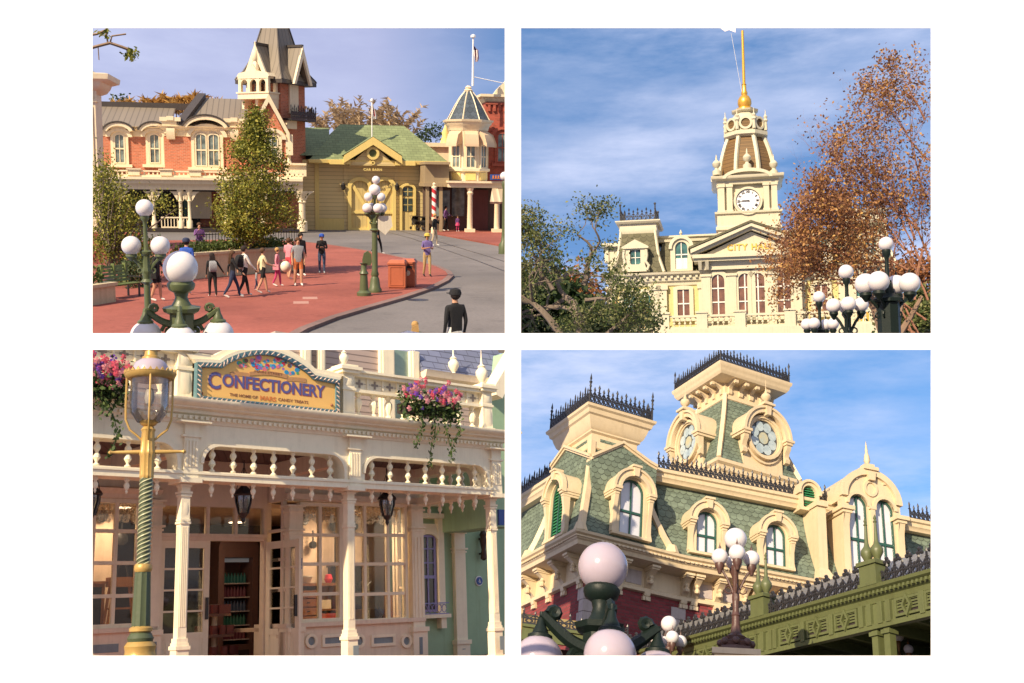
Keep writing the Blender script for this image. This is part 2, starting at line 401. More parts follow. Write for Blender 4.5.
def cluster_lamp(pl, x, y, zt, rt, rs, reach, dz, phis, matl, label, group=None, hang=True, z0=0, post_r=.06, base=True, name='globe_lamp', n=20, gm=None, block=.16, rise=.22):
    """post with a globe on top and globes on scroll arms"""
    t = Thing(pl, name, label, 'lamp', (x, y, z0), group=group); zs = zt-dz
    part0 = t.part
    def part(nm, mb, m, parent=None):
        for v in mb.v: v.z = max(v.z, z0)
        return part0(nm, mb, m, parent)
    t.part = part
    b = MB(); prof = []
    if base: prof += [(post_r*2.5,z0),(post_r*2.5,z0+.1),(post_r*2.0,z0+.18),(post_r*1.6,z0+.45),(post_r*1.2,z0+.55),(post_r*1.5,z0+.62),(post_r*1.1,z0+.75)]
    else: prof += [(post_r*1.2, z0)]
    zc = zs+(.05 if hang else -.45)
    prof += [(post_r*1.05, (z0+zc)/2+.1), (post_r, zc-.35), (post_r*1.9, zc-.3), (post_r*1.2, zc-.24), (post_r*1.5, zc-.12)]
    b.lathe(prof, (x,y,0), 14); t.part('post', b, matl)
    b = MB(); bs = block
    b.lathe([(bs*.9,zc-.14),(bs*1.15,zc-.1),(bs*1.15,zc-.06),(bs*.85,zc),(bs*.85,zc+.24),(bs*1.25,zc+.28),(bs*1.35,zc+.33),(bs*.7,zc+.36)], (x,y,0), 8, ph=.39)
    zz = zt-rt
    b.lathe([(bs*.75,zc+.34),(bs*.5,zc+.42),(bs*.42,zz-.16),(bs*.5,zz-.1),(bs*.85,zz-.06),(bs*.95,zz-.01),(bs*.95,zz+.02),(bs*.8,zz+.05)], (x,y,0), 16)
    t.part('lamp_head', b, matl)
    t.part('globe', MB().sphere((x,y,zt), rt, n+8, n), gm or GLOBE)
    for ph in phis:
        b = MB(); ca, sa = math.cos(ph), math.sin(ph); gx, gy = x+ca*reach, y+sa*reach
        if hang:
            scroll_arm(b, (x,y,zc+.1), ph, reach-.08, rise, post_r*.62)
            gt = zs+rs
            b.lathe([(.02,zc+.1+rise+.02),(.022,gt+.17),(rs*.14,gt+.15),(rs*.2,gt+.09),(rs*.3,gt+.05),(rs*.34,gt+.02),(rs*.5,gt),(rs*.52,gt-.04)], (gx,gy,0), 12)
        else:
            pts = [(x+ca*reach*q, y+sa*reach*q, zs-rs-.06-.40*(1-q)**1.6) for q in (.1,.3,.55,.8,1.)]
            b.tube(pts, post_r*.5, 6)
            b.lathe([(.02,zs-rs-.12),(rs*.35,zs-rs-.07),(rs*.6,zs-rs-.02),(rs*.55,zs-rs+.03)], (gx,gy,0), 10)
            sp = [(x+ca*(reach*.45+.05*math.cos(a*.7)), y+sa*(reach*.45+.05*math.cos(a*.7)), zs-rs-.32+.05*math.sin(a*.7)) for a in range(10)]
            b.tube(sp, post_r*.3, 5)
        a = t.part('arm', b, matl)
        t.part('globe', MB().sphere((gx,gy,zs), rs, n, n-4), gm or GLOBE, a)
        if not hang: t.part('globe_finial', MB().lathe([(.01,zs+rs-.01),(.018,zs+rs+.02),(.006,zs+rs+.05),(.002,zs+rs+.09)], (gx,gy,0), 6), matl, a)
    return t
SUN_AZ, SUN_EL, SUN_ST = 37, 39, 5.0
SKY_ST, EXPO, SKY_ROT = .11, .58, 26
SKY_TINT = (1.0,1.5,1.75); CLOUD_C = (5.4,5.7,7.2); CLOUD_F = 1.0; HAZE_C = (3.7,3.75,5.3); HAZE_F, HAZE_L = .08, .75
# ================================================================== upper right place: domed hall among trees
P2 = Place((725,180), R(12), 1.6, R(-1.6))
c = P2.atY(745,200,76); C2 = Frame(P2, (c.x, c.y), 0)
def hx(px, py=280, w=0): return C2.u(px, py, w)
def hz(py, px=745, w=0): return C2.z(px, py, w)
CR = CREAM2
SL2 = shingle('brown_slate', (.13,.12,.075), .45, .32, .5, .25, bd=0)
WIN = darkglass('brown_window', (.16,.075,.045), .15, .35); WTEAL = darkglass('teal_window', (.05,.14,.13), .12, .4); WAMB = paint('amber_blind', (.55,.30,.05), .5, .3, 1.5)
YW = paint('pale_yellow_wall', (.56,.48,.21), .6, .06, .5)
ZB = hz(340.5)                                        # nothing of the hall shows lower than the terrace
hl = Thing(P2, 'domed_hall', 'cream and pale yellow hall with slate mansard roof, pediment and balustrade', 'building', C2.M @ Vector((0,4,ZB)))
xL, xR = hx(610), hx(894); xc0 = hx(751)
def sym(px): return [hx(px), 2*xc0-hx(px)]
zcor = hz(270); zc_b = hz(280)
b = MB(C2.M); b.box(xL,xR,0,.6,ZB,zcor); b.box(xL,xR,.6,8,hz(300),zcor); 
hl.part('wall', b, YW)
pp = [(xL,8),(xL,0),(xR,0),(xR,8)]
hl.part('cornice', MB(C2.M).mold(pp, [(0,zc_b-.2),(.08,zc_b-.2),(.1,zc_b),(.25,zc_b+.1),(.3,zcor-.25),(.55,zcor-.15),(.6,zcor),(0,zcor+.05)]), CR)
b = MB(C2.M); x = xL
while x < xR: b.box(x,x+.16,-.42,-.1,zcor-.42,zcor-.22); x += .42
b.box(xL,xR,-.2,-.1,zcor-.42,zcor-.2); hl.part('dentil_row', b, CR)
# ends and pilasters
for px in (611,655,662,703,770): 
    for x in sym(px):
        b = MB(C2.M); b.box(x-.32,x+.32,-.28,.1,ZB,zc_b-.15); b.box(x-.4,x+.4,-.36,.1,zc_b-.5,zc_b-.2); b.box(x-.36,x+.36,-.33,.1,hz(316),hz(316)+.2); hl.part('pilaster', b, CR)
def hwin(x, hw, z0, z1, mat, wo=0, arch=True, pair=False, surround=CR, sill=True, lower=None):
    HM = C2.M @ Matrix.Translation((0,wo,0)); b = MB(HM); t = .28; n = 10; rise = hw if arch else .001
    o = archpts(x-hw-t, x+hw+t, z0-.05, z1+t, rise+t*.6, n); i_ = archpts(x-hw, x+hw, z0, z1, rise, n); b.ring(o, i_, -.16, .02)
    if sill: b.box(x-hw-t-.1,x+hw+t+.1,-.3,0,z0-.25,z0-.04)
    s = hl.part('window_surround', b, surround)
    hl.part('window_pane', MB(HM).prism(i_, -.03, -.01), mat, s)
    if lower: hl.part('window_blind', MB(HM).box(x-hw,x+hw,-.045,-.032,z0,z0+(z1-z0)*.45), lower, s)
    b = MB(HM); b.box(x-.04,x+.04,-.09,-.03,z0,z1-.05); 
    for k in ((.36,.68) if arch else (.5,)): z = z0+(z1-z0)*k; b.box(x-hw,x+hw,-.092,-.03,z-.04,z+.04)
    hl.part('window_bars', b, WHT2, s)
WHT2 = paint('window_white', (.75,.72,.65), .5, .03, 1)
cb0, cb1 = hx(703), 2*xc0-hx(703); zcb = hz(264)
b = MB(C2.M); b.box(cb0,cb1,-.75,.1,ZB,zcb); hl.part('centre_bay', b, CR)
for px in (706,731.5,770.5,796): x = hx(px); b = MB(C2.M); b.box(x-.3,x+.3,-.98,-.7,ZB,hz(277)); b.box(x-.38,x+.38,-1.06,-.7,hz(277),hz(274.5)); b.box(x-.35,x+.35,-1.02,-.7,hz(317),hz(317)+.25); hl.part('centre_pilaster', b, CR)
for px in (718,744.5,757.5,783): hwin(hx(px), .42, hz(318), hz(275), WIN, wo=-.75)
for x in sym(683): hwin(x, .4, hz(316), hz(287.5), WIN, arch=False)
hwin(hx(772)+1.0, .4, hz(316), hz(285), WIN, arch=False)
for px in (629,644.5):
    for x in sym(px): hwin(x, .42, hz(325), hz(289.5), WTEAL, lower=WAMB)
# balustrade along the first floor
zb0, zb1 = hz(330), hz(316.5); bx0, bx1 = hx(668,320,-2.2), hx(895,320,-2.2)
b = MB(C2.M); b.box(bx0,bx1,-2.35,-2.05,zb1-.15,zb1); b.box(bx0,bx1,-2.35,-2.05,zb0,zb0+.15); b.box(bx0-.3,bx1,-2.6,0,ZB,zb0); hl.part('terrace', b, CR)
for px in (664,702,740,790,840):
    x = hx(px,320,-2.2); b = MB(C2.M); b.box(x-.35,x+.35,-2.5,-1.9,ZB+.05,zb1+.1); b.box(x-.42,x+.42,-2.57,-1.83,zb1+.1,zb1+.22); hl.part('terrace_pier', b, CR)
x = bx0+.4; nb = 0
while x < bx1-.2 and nb < 60: hl.part('baluster', MB(C2.M).lathe([(r*1.7, z+zb0+.15) for r, z in bal_prof(zb1-zb0-.3)], (x,-2.2,0), 7), CR); x += .36; nb += 1
# main mansard roof
def roofbox(u0, u1, w0, w1, z0, z1, inset_, M=C2.M, bul=1.5):
    b = MB(M); n = 5; rings = []
    for i in range(n+1):
        t = i/n; k = 1-(1-t)**bul; rings.append([(x,y,z0+(z1-z0)*t) for x,y in rect(u0+inset_*k,u1-inset_*k,w0+inset_*k,w1-inset_*k)])
    return b.loft(rings)
zr_ = hz(231)
hl.part('mansard_roof', roofbox(hx(660)-1,2*xc0-hx(660)+1,.3,8,zcor,zr_-.1,1.2), SL2)
hl.part('ridge_trim', MB(C2.M).mold(rect(hx(655)+.3,2*xc0-hx(655)-.3,1.5,6.8), [(0,zr_-.35),(.12,zr_-.3),(.15,zr_-.1),(.3,zr_),(.3,zr_+.12),(0,zr_+.15)], True, False), CR)
b = MB(C2.M); b.box(hx(656),2*xc0-hx(656),1.6,6.6,zr_-.2,zr_+.12); hl.part('flat_roof', b, QUOIN)
# corner pavilions with crested tops
for sgn in (0,1):
    def X(px): return hx(px) if not sgn else 2*xc0-hx(px)
    a, q = sorted((X(613),X(664.5))); zt_ = hz(223)
    hl.part('pavilion_roof', roofbox(a,q,-.3,4.5,zcor+.05,zt_+.0,.62), SL2)
    for xx, dx in ((a,.62),(q,-.62)): hl.part('hip_trim', MB(C2.M).tube([(xx,-.3,zcor+.05),(xx+dx*.6,.1,zcor+1.2),(xx+dx,.32,zt_)], .11, 5), CR)
    a2, q2 = sorted((X(620.5),X(657))); z1 = hz(216)
    hl.part('pavilion_top', MB(C2.M).mold(rect(a2,q2,.25,3.9), [(-.05,zt_-.35),(.05,zt_-.1),(0,zt_+.1),(.02,zt_+.35),(.2,z1-.12),(.3,z1),(.3,z1+.08),(-1.2,z1+.1)], True, False), CR)
    b = MB(C2.M); zi = z1+.06
    r4 = rect(a2+.05,q2-.05,.4,3.7)
    for i in range(4): cresting(b, (*r4[i],zi), (*r4[(i+1)%4],zi), 1.0, .3, .028)
    for p_ in r4: b.tube([(p_[0],p_[1],zi),(p_[0],p_[1],zi+1.15)], [.06,.05], 5); b.sphere((p_[0],p_[1],zi+1.2), .09, 6, 5)
    hl.part('iron_cresting', b, IRON)
    # elaborate dormer
    xm = X(636.5); zd0 = zcor+.1; DM = C2.M @ Matrix.Translation((xm,0,zd0)) @ Matrix.Scale(.84,4) @ Matrix.Translation((-xm,0,-zd0)); b = MB(DM)
    b.ring([(xm-.95,zd0),(xm+.95,zd0),(xm+.75,zd0+.7),(xm+.85,zd0+1.9),(xm-.85,zd0+1.9),(xm-.75,zd0+.7)], [(xm-.3,zd0+.6),(xm+.3,zd0+.6),(xm+.42,zd0+.7),(xm+.42,zd0+1.8),(xm-.42,zd0+1.8),(xm-.42,zd0+.7)], -.75, 1.0)
    b.prism([(xm-1.1,zd0+1.9),(xm+1.1,zd0+1.9),(xm+1.1,zd0+2.05),(xm,zd0+2.65),(xm-1.1,zd0+2.05)], -.9, .8)
    for s_ in (-1,1): b.tube([(xm+s_*.95,-.78,zd0+.1),(xm+s_*1.1,-.8,zd0+.45),(xm+s_*.85,-.78,zd0+.8),(xm+s_*.95,-.78,zd0+1.3),(xm+s_*.9,-.78,zd0+1.8)], .13, 6)
    d = hl.part('dormer', b, CR); hl.part('window_pane', MB(DM).prism(archpts(xm-.42,xm+.42,zd0+.6,zd0+1.85,.4), -.55, -.5), WTEAL, d)
    b = MB(DM); b.box(xm-.03,xm+.03,-.6,-.55,zd0+.6,zd0+1.8); b.box(xm-.4,xm+.4,-.6,-.55,zd0+1.15,zd0+1.2); hl.part('window_bars', b, WHT2, d)
    # small arched dormer on the main roof
    xm = X(682); zd0 = zcor+.1; zsd = hz(245); o = .75; b = MB(C2.M)
    b.ring([(xm-o,zd0),(xm+o,zd0)]+arc(xm,zsd,o,o,0,180,12), [(xm-.42,zd0+.15),(xm+.42,zd0+.15)]+arc(xm,zsd,.42,.42,0,180,12), -.05, 1.8)
    b.ring(arc(xm,zsd,o+.1,o+.1,-5,185,12), arc(xm,zsd,o-.12,o-.12,-5,185,12), -.2, 1.2, closed=False)
    b.lathe([(.12,zsd+o),(.06,zsd+o+.12),(.12,zsd+o+.25),(.01,zsd+o+.5)], (xm,-.1,0), 8)
    d = hl.part('dormer', b, CR); hl.part('window_pane', MB(C2.M).prism([(xm-.42,zd0+.15),(xm+.42,zd0+.15)]+arc(xm,zsd,.42,.42,0,180,12), .1, .12), WTEAL, d)
    b = MB(C2.M); b.box(xm-.03,xm+.03,.04,.1,zd0+.1,zsd+.4); b.box(xm-.42,xm+.42,.04,.1,(zd0+zsd)/2+.3,(zd0+zsd)/2+.38); b.box(xm-.4,xm+.4,.05,.09,zd0+.15,zd0+.9); hl.part('window_bars', b, WHT2, d)
b = MB(C2.M); x = hx(607); b.box(x-.1,x+1.2,1.5,6,hz(262),hz(238)); b.box(x-.5,x+1.2,1.1,6,hz(238),hz(234.5)); b.box(x-.3,x+.0,1.4,2,hz(254),hz(238)); hl.part('side_wing_cornice', b, CR)
# pediment
ap_ = (hx(752),hz(227.5)); pl_ = hx(695); pr_ = 2*ap_[0]-pl_; zpb = hz(256); wp = -1.2
b = MB(C2.M); b.prism([(pl_+.6,zpb),(pr_-.6,zpb),(ap_[0],ap_[1]-.5)], wp, 1.5); b.box(pl_+.4,pr_-.4,wp,.4,hz(262),zpb); hl.part('pediment', b, CR)
b = MB(C2.M)
for t0, t1, y0 in ((0,.22,-.65),(.22,.42,-.4)):
    b.prism([(pl_-.2,zpb-t1+.3),(pl_-.2,zpb-t0+.35),(ap_[0],ap_[1]-t0),(pr_+.2,zpb-t0+.35),(pr_+.2,zpb-t1+.3),(ap_[0],ap_[1]-t1)], wp+y0, 2)
b.box(pl_-.1,pr_+.1,wp-.5,.3,zpb-.25,zpb); b.box(pl_,pr_,wp-.3,.3,zpb-.45,zpb-.25)
hl.part('pediment_moulding', b, CR)
b = MB(C2.M); b.prism([(pl_-.35,zpb+.36),(ap_[0],ap_[1]+.02),(pr_+.35,zpb+.36),(pr_+.3,zpb+.52),(ap_[0],ap_[1]+.18),(pl_-.3,zpb+.52)], wp-.72, 2.2); hl.part('pediment_roof', b, SL2)
mb = text_mb('CITY HALL', .56, C2.M @ Matrix.Translation((hx(750,247,wp),wp-.04,hz(247,750,wp))), .02, 1.15, .012); mb.M = C2.M; hl.part('gold_lettering', mb, paint('gilded_letters',(.72,.46,.08),.4,.05,2))
b = MB(C2.M)
for px in (700,707,797,804): x = hx(px,264,wp); b.loft([[(x-.12,wp-.4,zpb-.45),(x+.12,wp-.4,zpb-.45),(x+.12,wp,zpb-.45),(x-.12,wp,zpb-.45)],[(x-.1,wp-.08,zpb-1.0),(x+.1,wp-.08,zpb-1.0),(x+.1,wp,zpb-1.0),(x-.1,wp,zpb-1.0)]])
b.box(pl_+.3,pr_-.3,wp+.1,wp+.2,zpb-1.0,zpb-.46); hl.part('bracket_row', b, CR)
b = MB(C2.M); xm = hx(718); b.prism([(xm-1.1,zc_b-.3),(xm+1.1,zc_b-.3),(xm+1.1,zc_b-.1),(xm,zc_b+.75),(xm-1.1,zc_b-.1)], -.5, .05); hl.part('window_gable', b, CR)
# ---- tower
T2 = Thing(P2, 'domed_clock_tower', 'cream tower with white clock face, louvred dome and golden spire above the hall', 'tower', C2.M @ Vector((hx(748,225,3),5,hz(228,745,3))))
wt = 2.6; tx = C2.u(748,200,wt); 
def tz(py, w=wt): return C2.z(748,py,w)
hwid = (C2.u(778.5,200,wt)-C2.u(717,200,wt))/2; D_ = hwid*2
def trect(h): return rect(tx-h,tx+h,wt+hwid-h,wt+hwid+h)
b = MB(C2.M); b.slab(trect(hwid+.0), tz(234), tz(211)); b.slab(trect(hwid-.35), tz(212), tz(178))
b.mold(trect(hwid), [(0,tz(230)),(.15,tz(229)),(.15,tz(226)),(.05,tz(225)),(.05,tz(214)),(.2,tz(213)),(.22,tz(211)),(0,tz(210.5))], True, False); T2.part('tower_body', b, CR)
for face in range(2):
    M = C2.M @ Matrix.Translation((tx,wt+hwid,0)) @ Matrix.Rotation(R(-90*face),4,'Z')
    for x in (-hwid+.3,-hwid+.85,hwid-.85,hwid-.3): b = MB(M); b.box(x-.2,x+.2,-hwid+.02,-hwid+.4,tz(211),tz(183)); b.box(x-.25,x+.25,-hwid-.04,-hwid+.4,tz(186),tz(183)); b.box(x-.25,x+.25,-hwid-.02,-hwid+.4,tz(211),tz(209)); T2.part('corner_pilaster', b, CR)
b = MB(C2.M); b.mold(trect(hwid-.1), [(0,tz(184)),(.1,tz(183.5)),(.15,tz(180)),(.4,tz(179)),(.48,tz(177.5)),(.5,tz(175.5)),(0,tz(174))], True, False); b.slab(trect(hwid-.2), tz(178), tz(174.5)); T2.part('tower_cornice', b, CR)
b = MB(C2.M)
for face in range(4):
    b.M = C2.M @ Matrix.Translation((tx,wt+hwid,0)) @ Matrix.Rotation(R(90*face),4,'Z'); z0 = tz(178.5); r1 = hwid*.72
    b.prism([(-r1,z0)]+list(reversed(arc(0,z0,r1,r1*.32,0,180,14)))[1:-1]+[(r1,z0)], -hwid-.1, -hwid+1)
    b.ring(arc(0,z0,r1+.2,r1*.32+.2,0,180,14), arc(0,z0,r1-.05,r1*.32-.05,0,180,14), -hwid-.42, -hwid+1, closed=False)
    b.ring(arc(0,z0,r1-.35,r1*.32-.22,0,180,14), arc(0,z0,r1-.5,r1*.32-.32,0,180,14), -hwid-.16, -hwid, closed=False)
T2.part('arched_pediments', b, CR)
zc = tz(201); yf = wt-.06
b = MB(C2.M); b.ring(arc(tx,zc,1.0,1.0,0,352,44), arc(tx,zc,.84,.84,0,352,44), yf-.12, yf+.5); ck = T2.part('clock_rim', b, CR)
T2.part('clock_face', MB(C2.M).prism(arc(tx,zc,.85,.85,0,352,44), yf-.02, yf+.4), WHT3 if False else paint('clock_white', (.78,.77,.78), .4, .02, 1, dirt=.05), ck)
b = MB(C2.M)
for i, t in enumerate(['XII','I','II','III','IIII','V','VI','VII','VIII','IX','X','XI']):
    a = R(90-30*i); M = C2.M @ Matrix.Translation((tx+.64*math.cos(a), yf-.04, zc+.64*math.sin(a))) @ Matrix.Rotation(-(a-R(90)),4,'Y')
    mb = text_mb(t, .24, M, .006, .9, .008); 
    base_ = len(b.v); b.v += mb.v; b.f += [[base_+k for k in f] for f in mb.f]; b.mi += mb.mi
b.M = C2.M; b.ring(arc(tx,zc,.83,.83,0,352,44), arc(tx,zc,.8,.8,0,352,44), yf-.05, yf-.02)
T2.part('clock_numerals', b, BLK2 if False else paint('clock_black', (.03,.03,.035), .4, .05, 1), ck)
b = MB(C2.M); 
for a, l, wd in ((R(182),.62,.035),(R(176),.42,.05)): d_ = Vector((math.cos(a),0,math.sin(a))); n_ = Vector((-d_.z,0,d_.x)); o_ = Vector((tx,yf-.07,zc)); b.add([o_-n_*wd-d_*.1,o_+n_*wd-d_*.1,o_+n_*wd*.4+d_*l,o_-n_*wd*.4+d_*l], [(0,1,2,3)])
T2.part('clock_hands', b, MATS['clock_black'], ck)
# dome: eight curved louvred sides between white ribs
zq0, zq1 = tz(174.5), tz(131); cyd = wt+hwid
r0, r1 = (C2.u(775,170,wt)-C2.u(718,170,wt))/2*1.06, (C2.u(763,131,wt)-C2.u(727,131,wt))/2*1.06
def dr(t): return r0+(r1-r0)*(t**1.75)
LOUV = siding('brown_louvres', (.20,.115,.04), .19, True, .35, .6, .15, bd=0)
def octr(r, z): return [(tx+r*math.cos(R(22.5+45*k)), cyd+r*math.sin(R(22.5+45*k)), z) for k in range(8)]
T2.part('louvred_dome', MB(C2.M).loft([octr(dr(i/10)-.06, zq0+(zq1-zq0)*i/10) for i in range(11)]), LOUV)
b = MB(C2.M)
for k in range(8): b.tube([Vector(octr(dr(i/10)+.0, zq0+(zq1-zq0)*i/10)[k]) for i in range(11)], .17, 5)
b.lathe([(r0+.05,zq0),(r0+.12,zq0+.2),(r0-.05,zq0+.3)], (tx,cyd,0), 8, ph=R(22.5)); T2.part('dome_ribs', b, CR)
b = MB(C2.M); z1 = tz(131); z2 = tz(126)
b.lathe([(r1+.1,z1-.15),(r1+.35,z1),(r1+.35,z2-.1),(r1+.1,z2),(r1,z2+.1),(r1-.25,tz(112)),(r1-.5,tz(108)),(r1-.6,tz(106)),(r1-.35,tz(104.5)),(r1-.3,tz(103)),(.4,tz(102))], (tx,cyd,0), 8, ph=R(22.5))
T2.part('upper_drum', b, CR)
for k in range(8):
    a = R(45*k-90); M = C2.M @ Matrix.Translation((tx,cyd,0)) @ Matrix.Rotation(R(45*k),4,'Z'); zz = tz(119.5); y_ = -(r1*.93)
    b = MB(M); b.ring(arc(0,zz,.48,.48,0,345,23), arc(0,zz,.32,.32,0,345,23), y_-.22, y_+.5); o = T2.part('porthole', b, CR)
    T2.part('porthole_louvre', MB(M).prism(arc(0,zz,.33,.33,0,345,23), y_-.12, y_-.05), LOUV, o)
    a = R(22.5+45*k); T2.part('pinnacle', MB(C2.M).lathe([(.14,z2),(.1,z2+.6),(.18,z2+.7),(.1,z2+.85),(.15,z2+1.0),(.04,z2+1.15),(.02,z2+1.5)], (tx+(r1+.22)*math.cos(a),cyd+(r1+.22)*math.sin(a),0), 7), CR)
for px, py, w in ((716.5,168,wt),(747,160,wt-.2),(773.5,165,wt)):
    x = C2.u(px,py,w); z0 = C2.z(px,175,w)+(.45 if px == 747 else 0); b = MB(C2.M); b.lathe([(.3,z0),(.3,z0+.3),(.14,z0+.4),(.12,z0+.5),(.27,z0+.65),(.3,z0+.85),(.2,z0+1.0),(.08,z0+1.1),(.05,z0+1.35),(.01,z0+1.5)], (x,w+.1,0), 10)
    T2.part('urn_finial', b, CR)
b = MB(C2.M); z0 = tz(102.5)
b.lathe([(.62,z0),(.6,z0+.15),(.42,z0+.25),(.5,z0+.5),(.48,z0+.8),(.34,z0+1.05),(.2,z0+1.15),(.24,z0+1.3),(.17,z0+1.5),(.15,z0+1.9),(.19,z0+1.95),(.11,z0+2.0),(.09,tz(20))], (tx,cyd,0), 14); T2.part('golden_spire', b, paint('gilded_metal',(.75,.42,.07),.3,.08,2,metal=.6))
fx, fz = C2.u(735,34,wt+2), C2.z(735,34,wt+2)
b = MB(C2.M); b.tube([(tx-.12,cyd,z0+1),(C2.u(731,28,cyd-0),cyd,tz(22))], .012, 4); T2.part('halyard', b, WHT2)
b = MB(C2.M); pts = [C2.hit(px,py,'w',cyd+.0) for px,py in ((736,20),(735.5,32.5),(729,30),(725,31.5),(720,28),(722,20))]; b.add([tuple(p) for p in pts]+[(p.x,p.y+.03,p.z) for p in pts], [tuple(range(6)), tuple(range(11,5,-1))]+[(i,(i+1)%6,6+(i+1)%6,6+i) for i in range(6)])
single(P2, 'white_flag', b, paint('flag_cloth',(.75,.70,.74),.8,.1,1), 'white flag edge flying at the top of the golden spire', 'flag', base=tuple(C2.M @ pts[1]))
# ---- trees
TRIM = {P2: (513,2000,-500,341)}
def leaf_cluster(b, c, n, sp, s, r_, droop=.2):
    for i in range(n):
        p = c+Vector((r_.gauss(0,sp),r_.gauss(0,sp),r_.gauss(0,sp*.8))); leafq(b, p, s*r_.uniform(.6,1.3), r_, droop)
def leafq(b, c, s, r_, droop=0):
    d = Vector((r_.uniform(-1,1), r_.uniform(-1,1), r_.uniform(-1,1)-droop)).normalized(); e = d.cross(Vector((r_.uniform(-1,1),r_.uniform(-1,1),r_.uniform(-1,1)))).normalized()
    b.add([c-d*s*.5, c+e*s*.3, c+d*s*.55, c-e*s*.3], [(0,1,2,3)])
def grow(bt, bl, p, d, L, r, depth, r_, cfg):
    """recursive limb: bends, tapers, forks, ends in leaf clumps"""
    pts = [p]; rs = [r]; n = 4; q = p
    for i in range(n):
        d = (d+Vector((r_.gauss(0,cfg['bend']),r_.gauss(0,cfg['bend']),r_.gauss(0,cfg['bend'])+cfg['up']))).normalized(); q = q+d*L/n; pts.append(q); rs.append(r*(1-.42*(i+1)/n))
        if depth <= cfg['leafd'] and r_.random() < cfg['lp']: leaf_cluster(bl, q, cfg['ln'], cfg['ls'], cfg['lsize'], r_)
    bt.tube(pts, rs, 6 if depth > 2 else 4, cap=False)
    if depth == 0: leaf_cluster(bl, q, cfg['ln']+2, cfg['ls'], cfg['lsize'], r_); return
    for k in range(cfg['forks'](r_)):
        nd = (d+Vector((r_.gauss(0,1),r_.gauss(0,1),r_.gauss(0,.8)))*cfg['spread']).normalized()
        st_ = q if k < 2 else pts[2]
        if cfg.get('keep') and not cfg['keep'](st_+nd*L*.6): nd = (nd+cfg['pull'](st_)).normalized()
        grow(bt, bl, st_, nd, L*r_.uniform(.68,.85), rs[-1]*.82, depth-1, r_, cfg)
OAK = leafmat('oak_leaf', [(.03,.055,.015),(.08,.11,.03),(.17,.19,.065),(.30,.28,.13)], .8)
AUT = leafmat('autumn_leaf', [(.09,.045,.038),(.23,.10,.05),(.38,.18,.065),(.62,.40,.13)], 1.2)
RUSTL = leafmat('rust_leaf', [(.10,.04,.02),(.28,.11,.04),(.40,.19,.07)], 1)
HEDGE = leafmat('dark_leaf', [(.01,.025,.008),(.03,.055,.015),(.07,.10,.03)], 1)
def cutlow(b, zmin):
    keep = []; mi = []
    for f, m_ in zip(b.f, b.mi):
        if all(b.v[i].z > zmin for i in f): keep.append(f); mi.append(m_)
    b.f = keep; b.mi = mi
# gnarled oak at the left
def tree2(label, name, base, dirs, L, r, depth, cfg, seed, leaf, bark, group=None, pl=P2, cut=None, thin=None):
    r_ = random.Random(seed); bt, bl = MB(), MB()
    for p, d, l, rr in dirs: grow(bt, bl, Vector(p), Vector(d).normalized(), l, rr, depth, r_, cfg)
    pl.trim(bl, *TRIM[pl]); pl.trim(bt, *TRIM[pl])
    if thin:
        def keepf(b, sc, f0):
            out = []
            for f in b.f:
                px, py = pl.pix(b.v[f[0]]); d = thin(px, py); 
                
                if r_.random() < ((.27 if py < 190 else .5) if d <= 0 else math.exp(-d/sc)*f0): out.append(f)
            b.f = out; b.mi = [0]*len(out)
        keepf(bl, 16, .7)
    T = Thing(pl, name, label, 'tree', base, group=group); T.part('trunk', bt, bark); T.part('crown', bl, leaf); return T
D2 = 42
def t2(px, py, Y=D2): return P2.atY(px,py,Y)
cfgo = dict(bend=.3, up=.0, leafd=1, lp=.45, ln=10, ls=.2, lsize=.12, forks=lambda r_: 3 if r_.random() < .62 else 2, spread=.62)
bA, bB, bC_ = t2(562,340), t2(582,338), t2(600,339)
zmin2 = min(t2(560,340.5).z, t2(640,340.5).z)
tree2('gnarled evergreen oak with bare twisting limbs at the left of the hall', 'oak_tree', bB,
      [(bA,(-.25,0,1),1.95,.17),(t2(553,290),(-.55,.1,.9),1.2,.09),(bB,(.05,0,1),2.1,.22),(t2(584,285),(.1,.1,1),1.35,.12),(t2(585,300),(.9,-.1,.3),.9,.08),(bC_,(.55,0,.6),.9,.09),(t2(560,275),(-.5,0,.8),1.0,.08),(t2(540,285),(-.2,0,1),1.2,.09)], 0, 0, 4, cfgo, 11, OAK, BARK, cut=zmin2)
cfgh = dict(bend=.15, up=.04, leafd=3, lp=.9, ln=26, ls=.6, lsize=.34, forks=lambda r_: 3, spread=.6)
tree2('dark dense evergreen filling the left edge behind the oak', 'evergreen_tree', t2(530,338,50), [(t2(538,340,50),(0,0,1),1.15,.2),(t2(524,340,50),(-.1,0,1),1.3,.2),(t2(560,340,50),(.1,0,1),.55,.2),(t2(585,340,50),(.1,0,1),.5,.2)], 0, 0, 3, cfgh, 5, HEDGE, BARK, cut=t2(530,340.5,50).z)
tree2('rust brown leafed tree showing between the oak limbs', 'rust_tree', t2(565,338,54), [(t2(572,340,54),(0,0,1),1.15,.15),(t2(556,340,54),(-.1,0,1),1.0,.12)], 0, 0, 3, dict(cfgh, ln=16, lsize=.28), 9, RUSTL, BARK, cut=t2(560,340.5,54).z)
tree2('green shrubby tree at the foot of the hall beside the oak', 'shrub_tree', t2(640,338,46), [(t2(640,340,46),(0,0,1),.5,.06),(t2(628,340,46),(-.3,0,1),.55,.06),(t2(652,340,46),(.3,0,1),.4,.05)], 0, 0, 3, dict(cfgh, ln=4, ls=.22, lsize=.14, lp=.4), 4, OAK, BARKL, cut=t2(640,340.5,46).z)
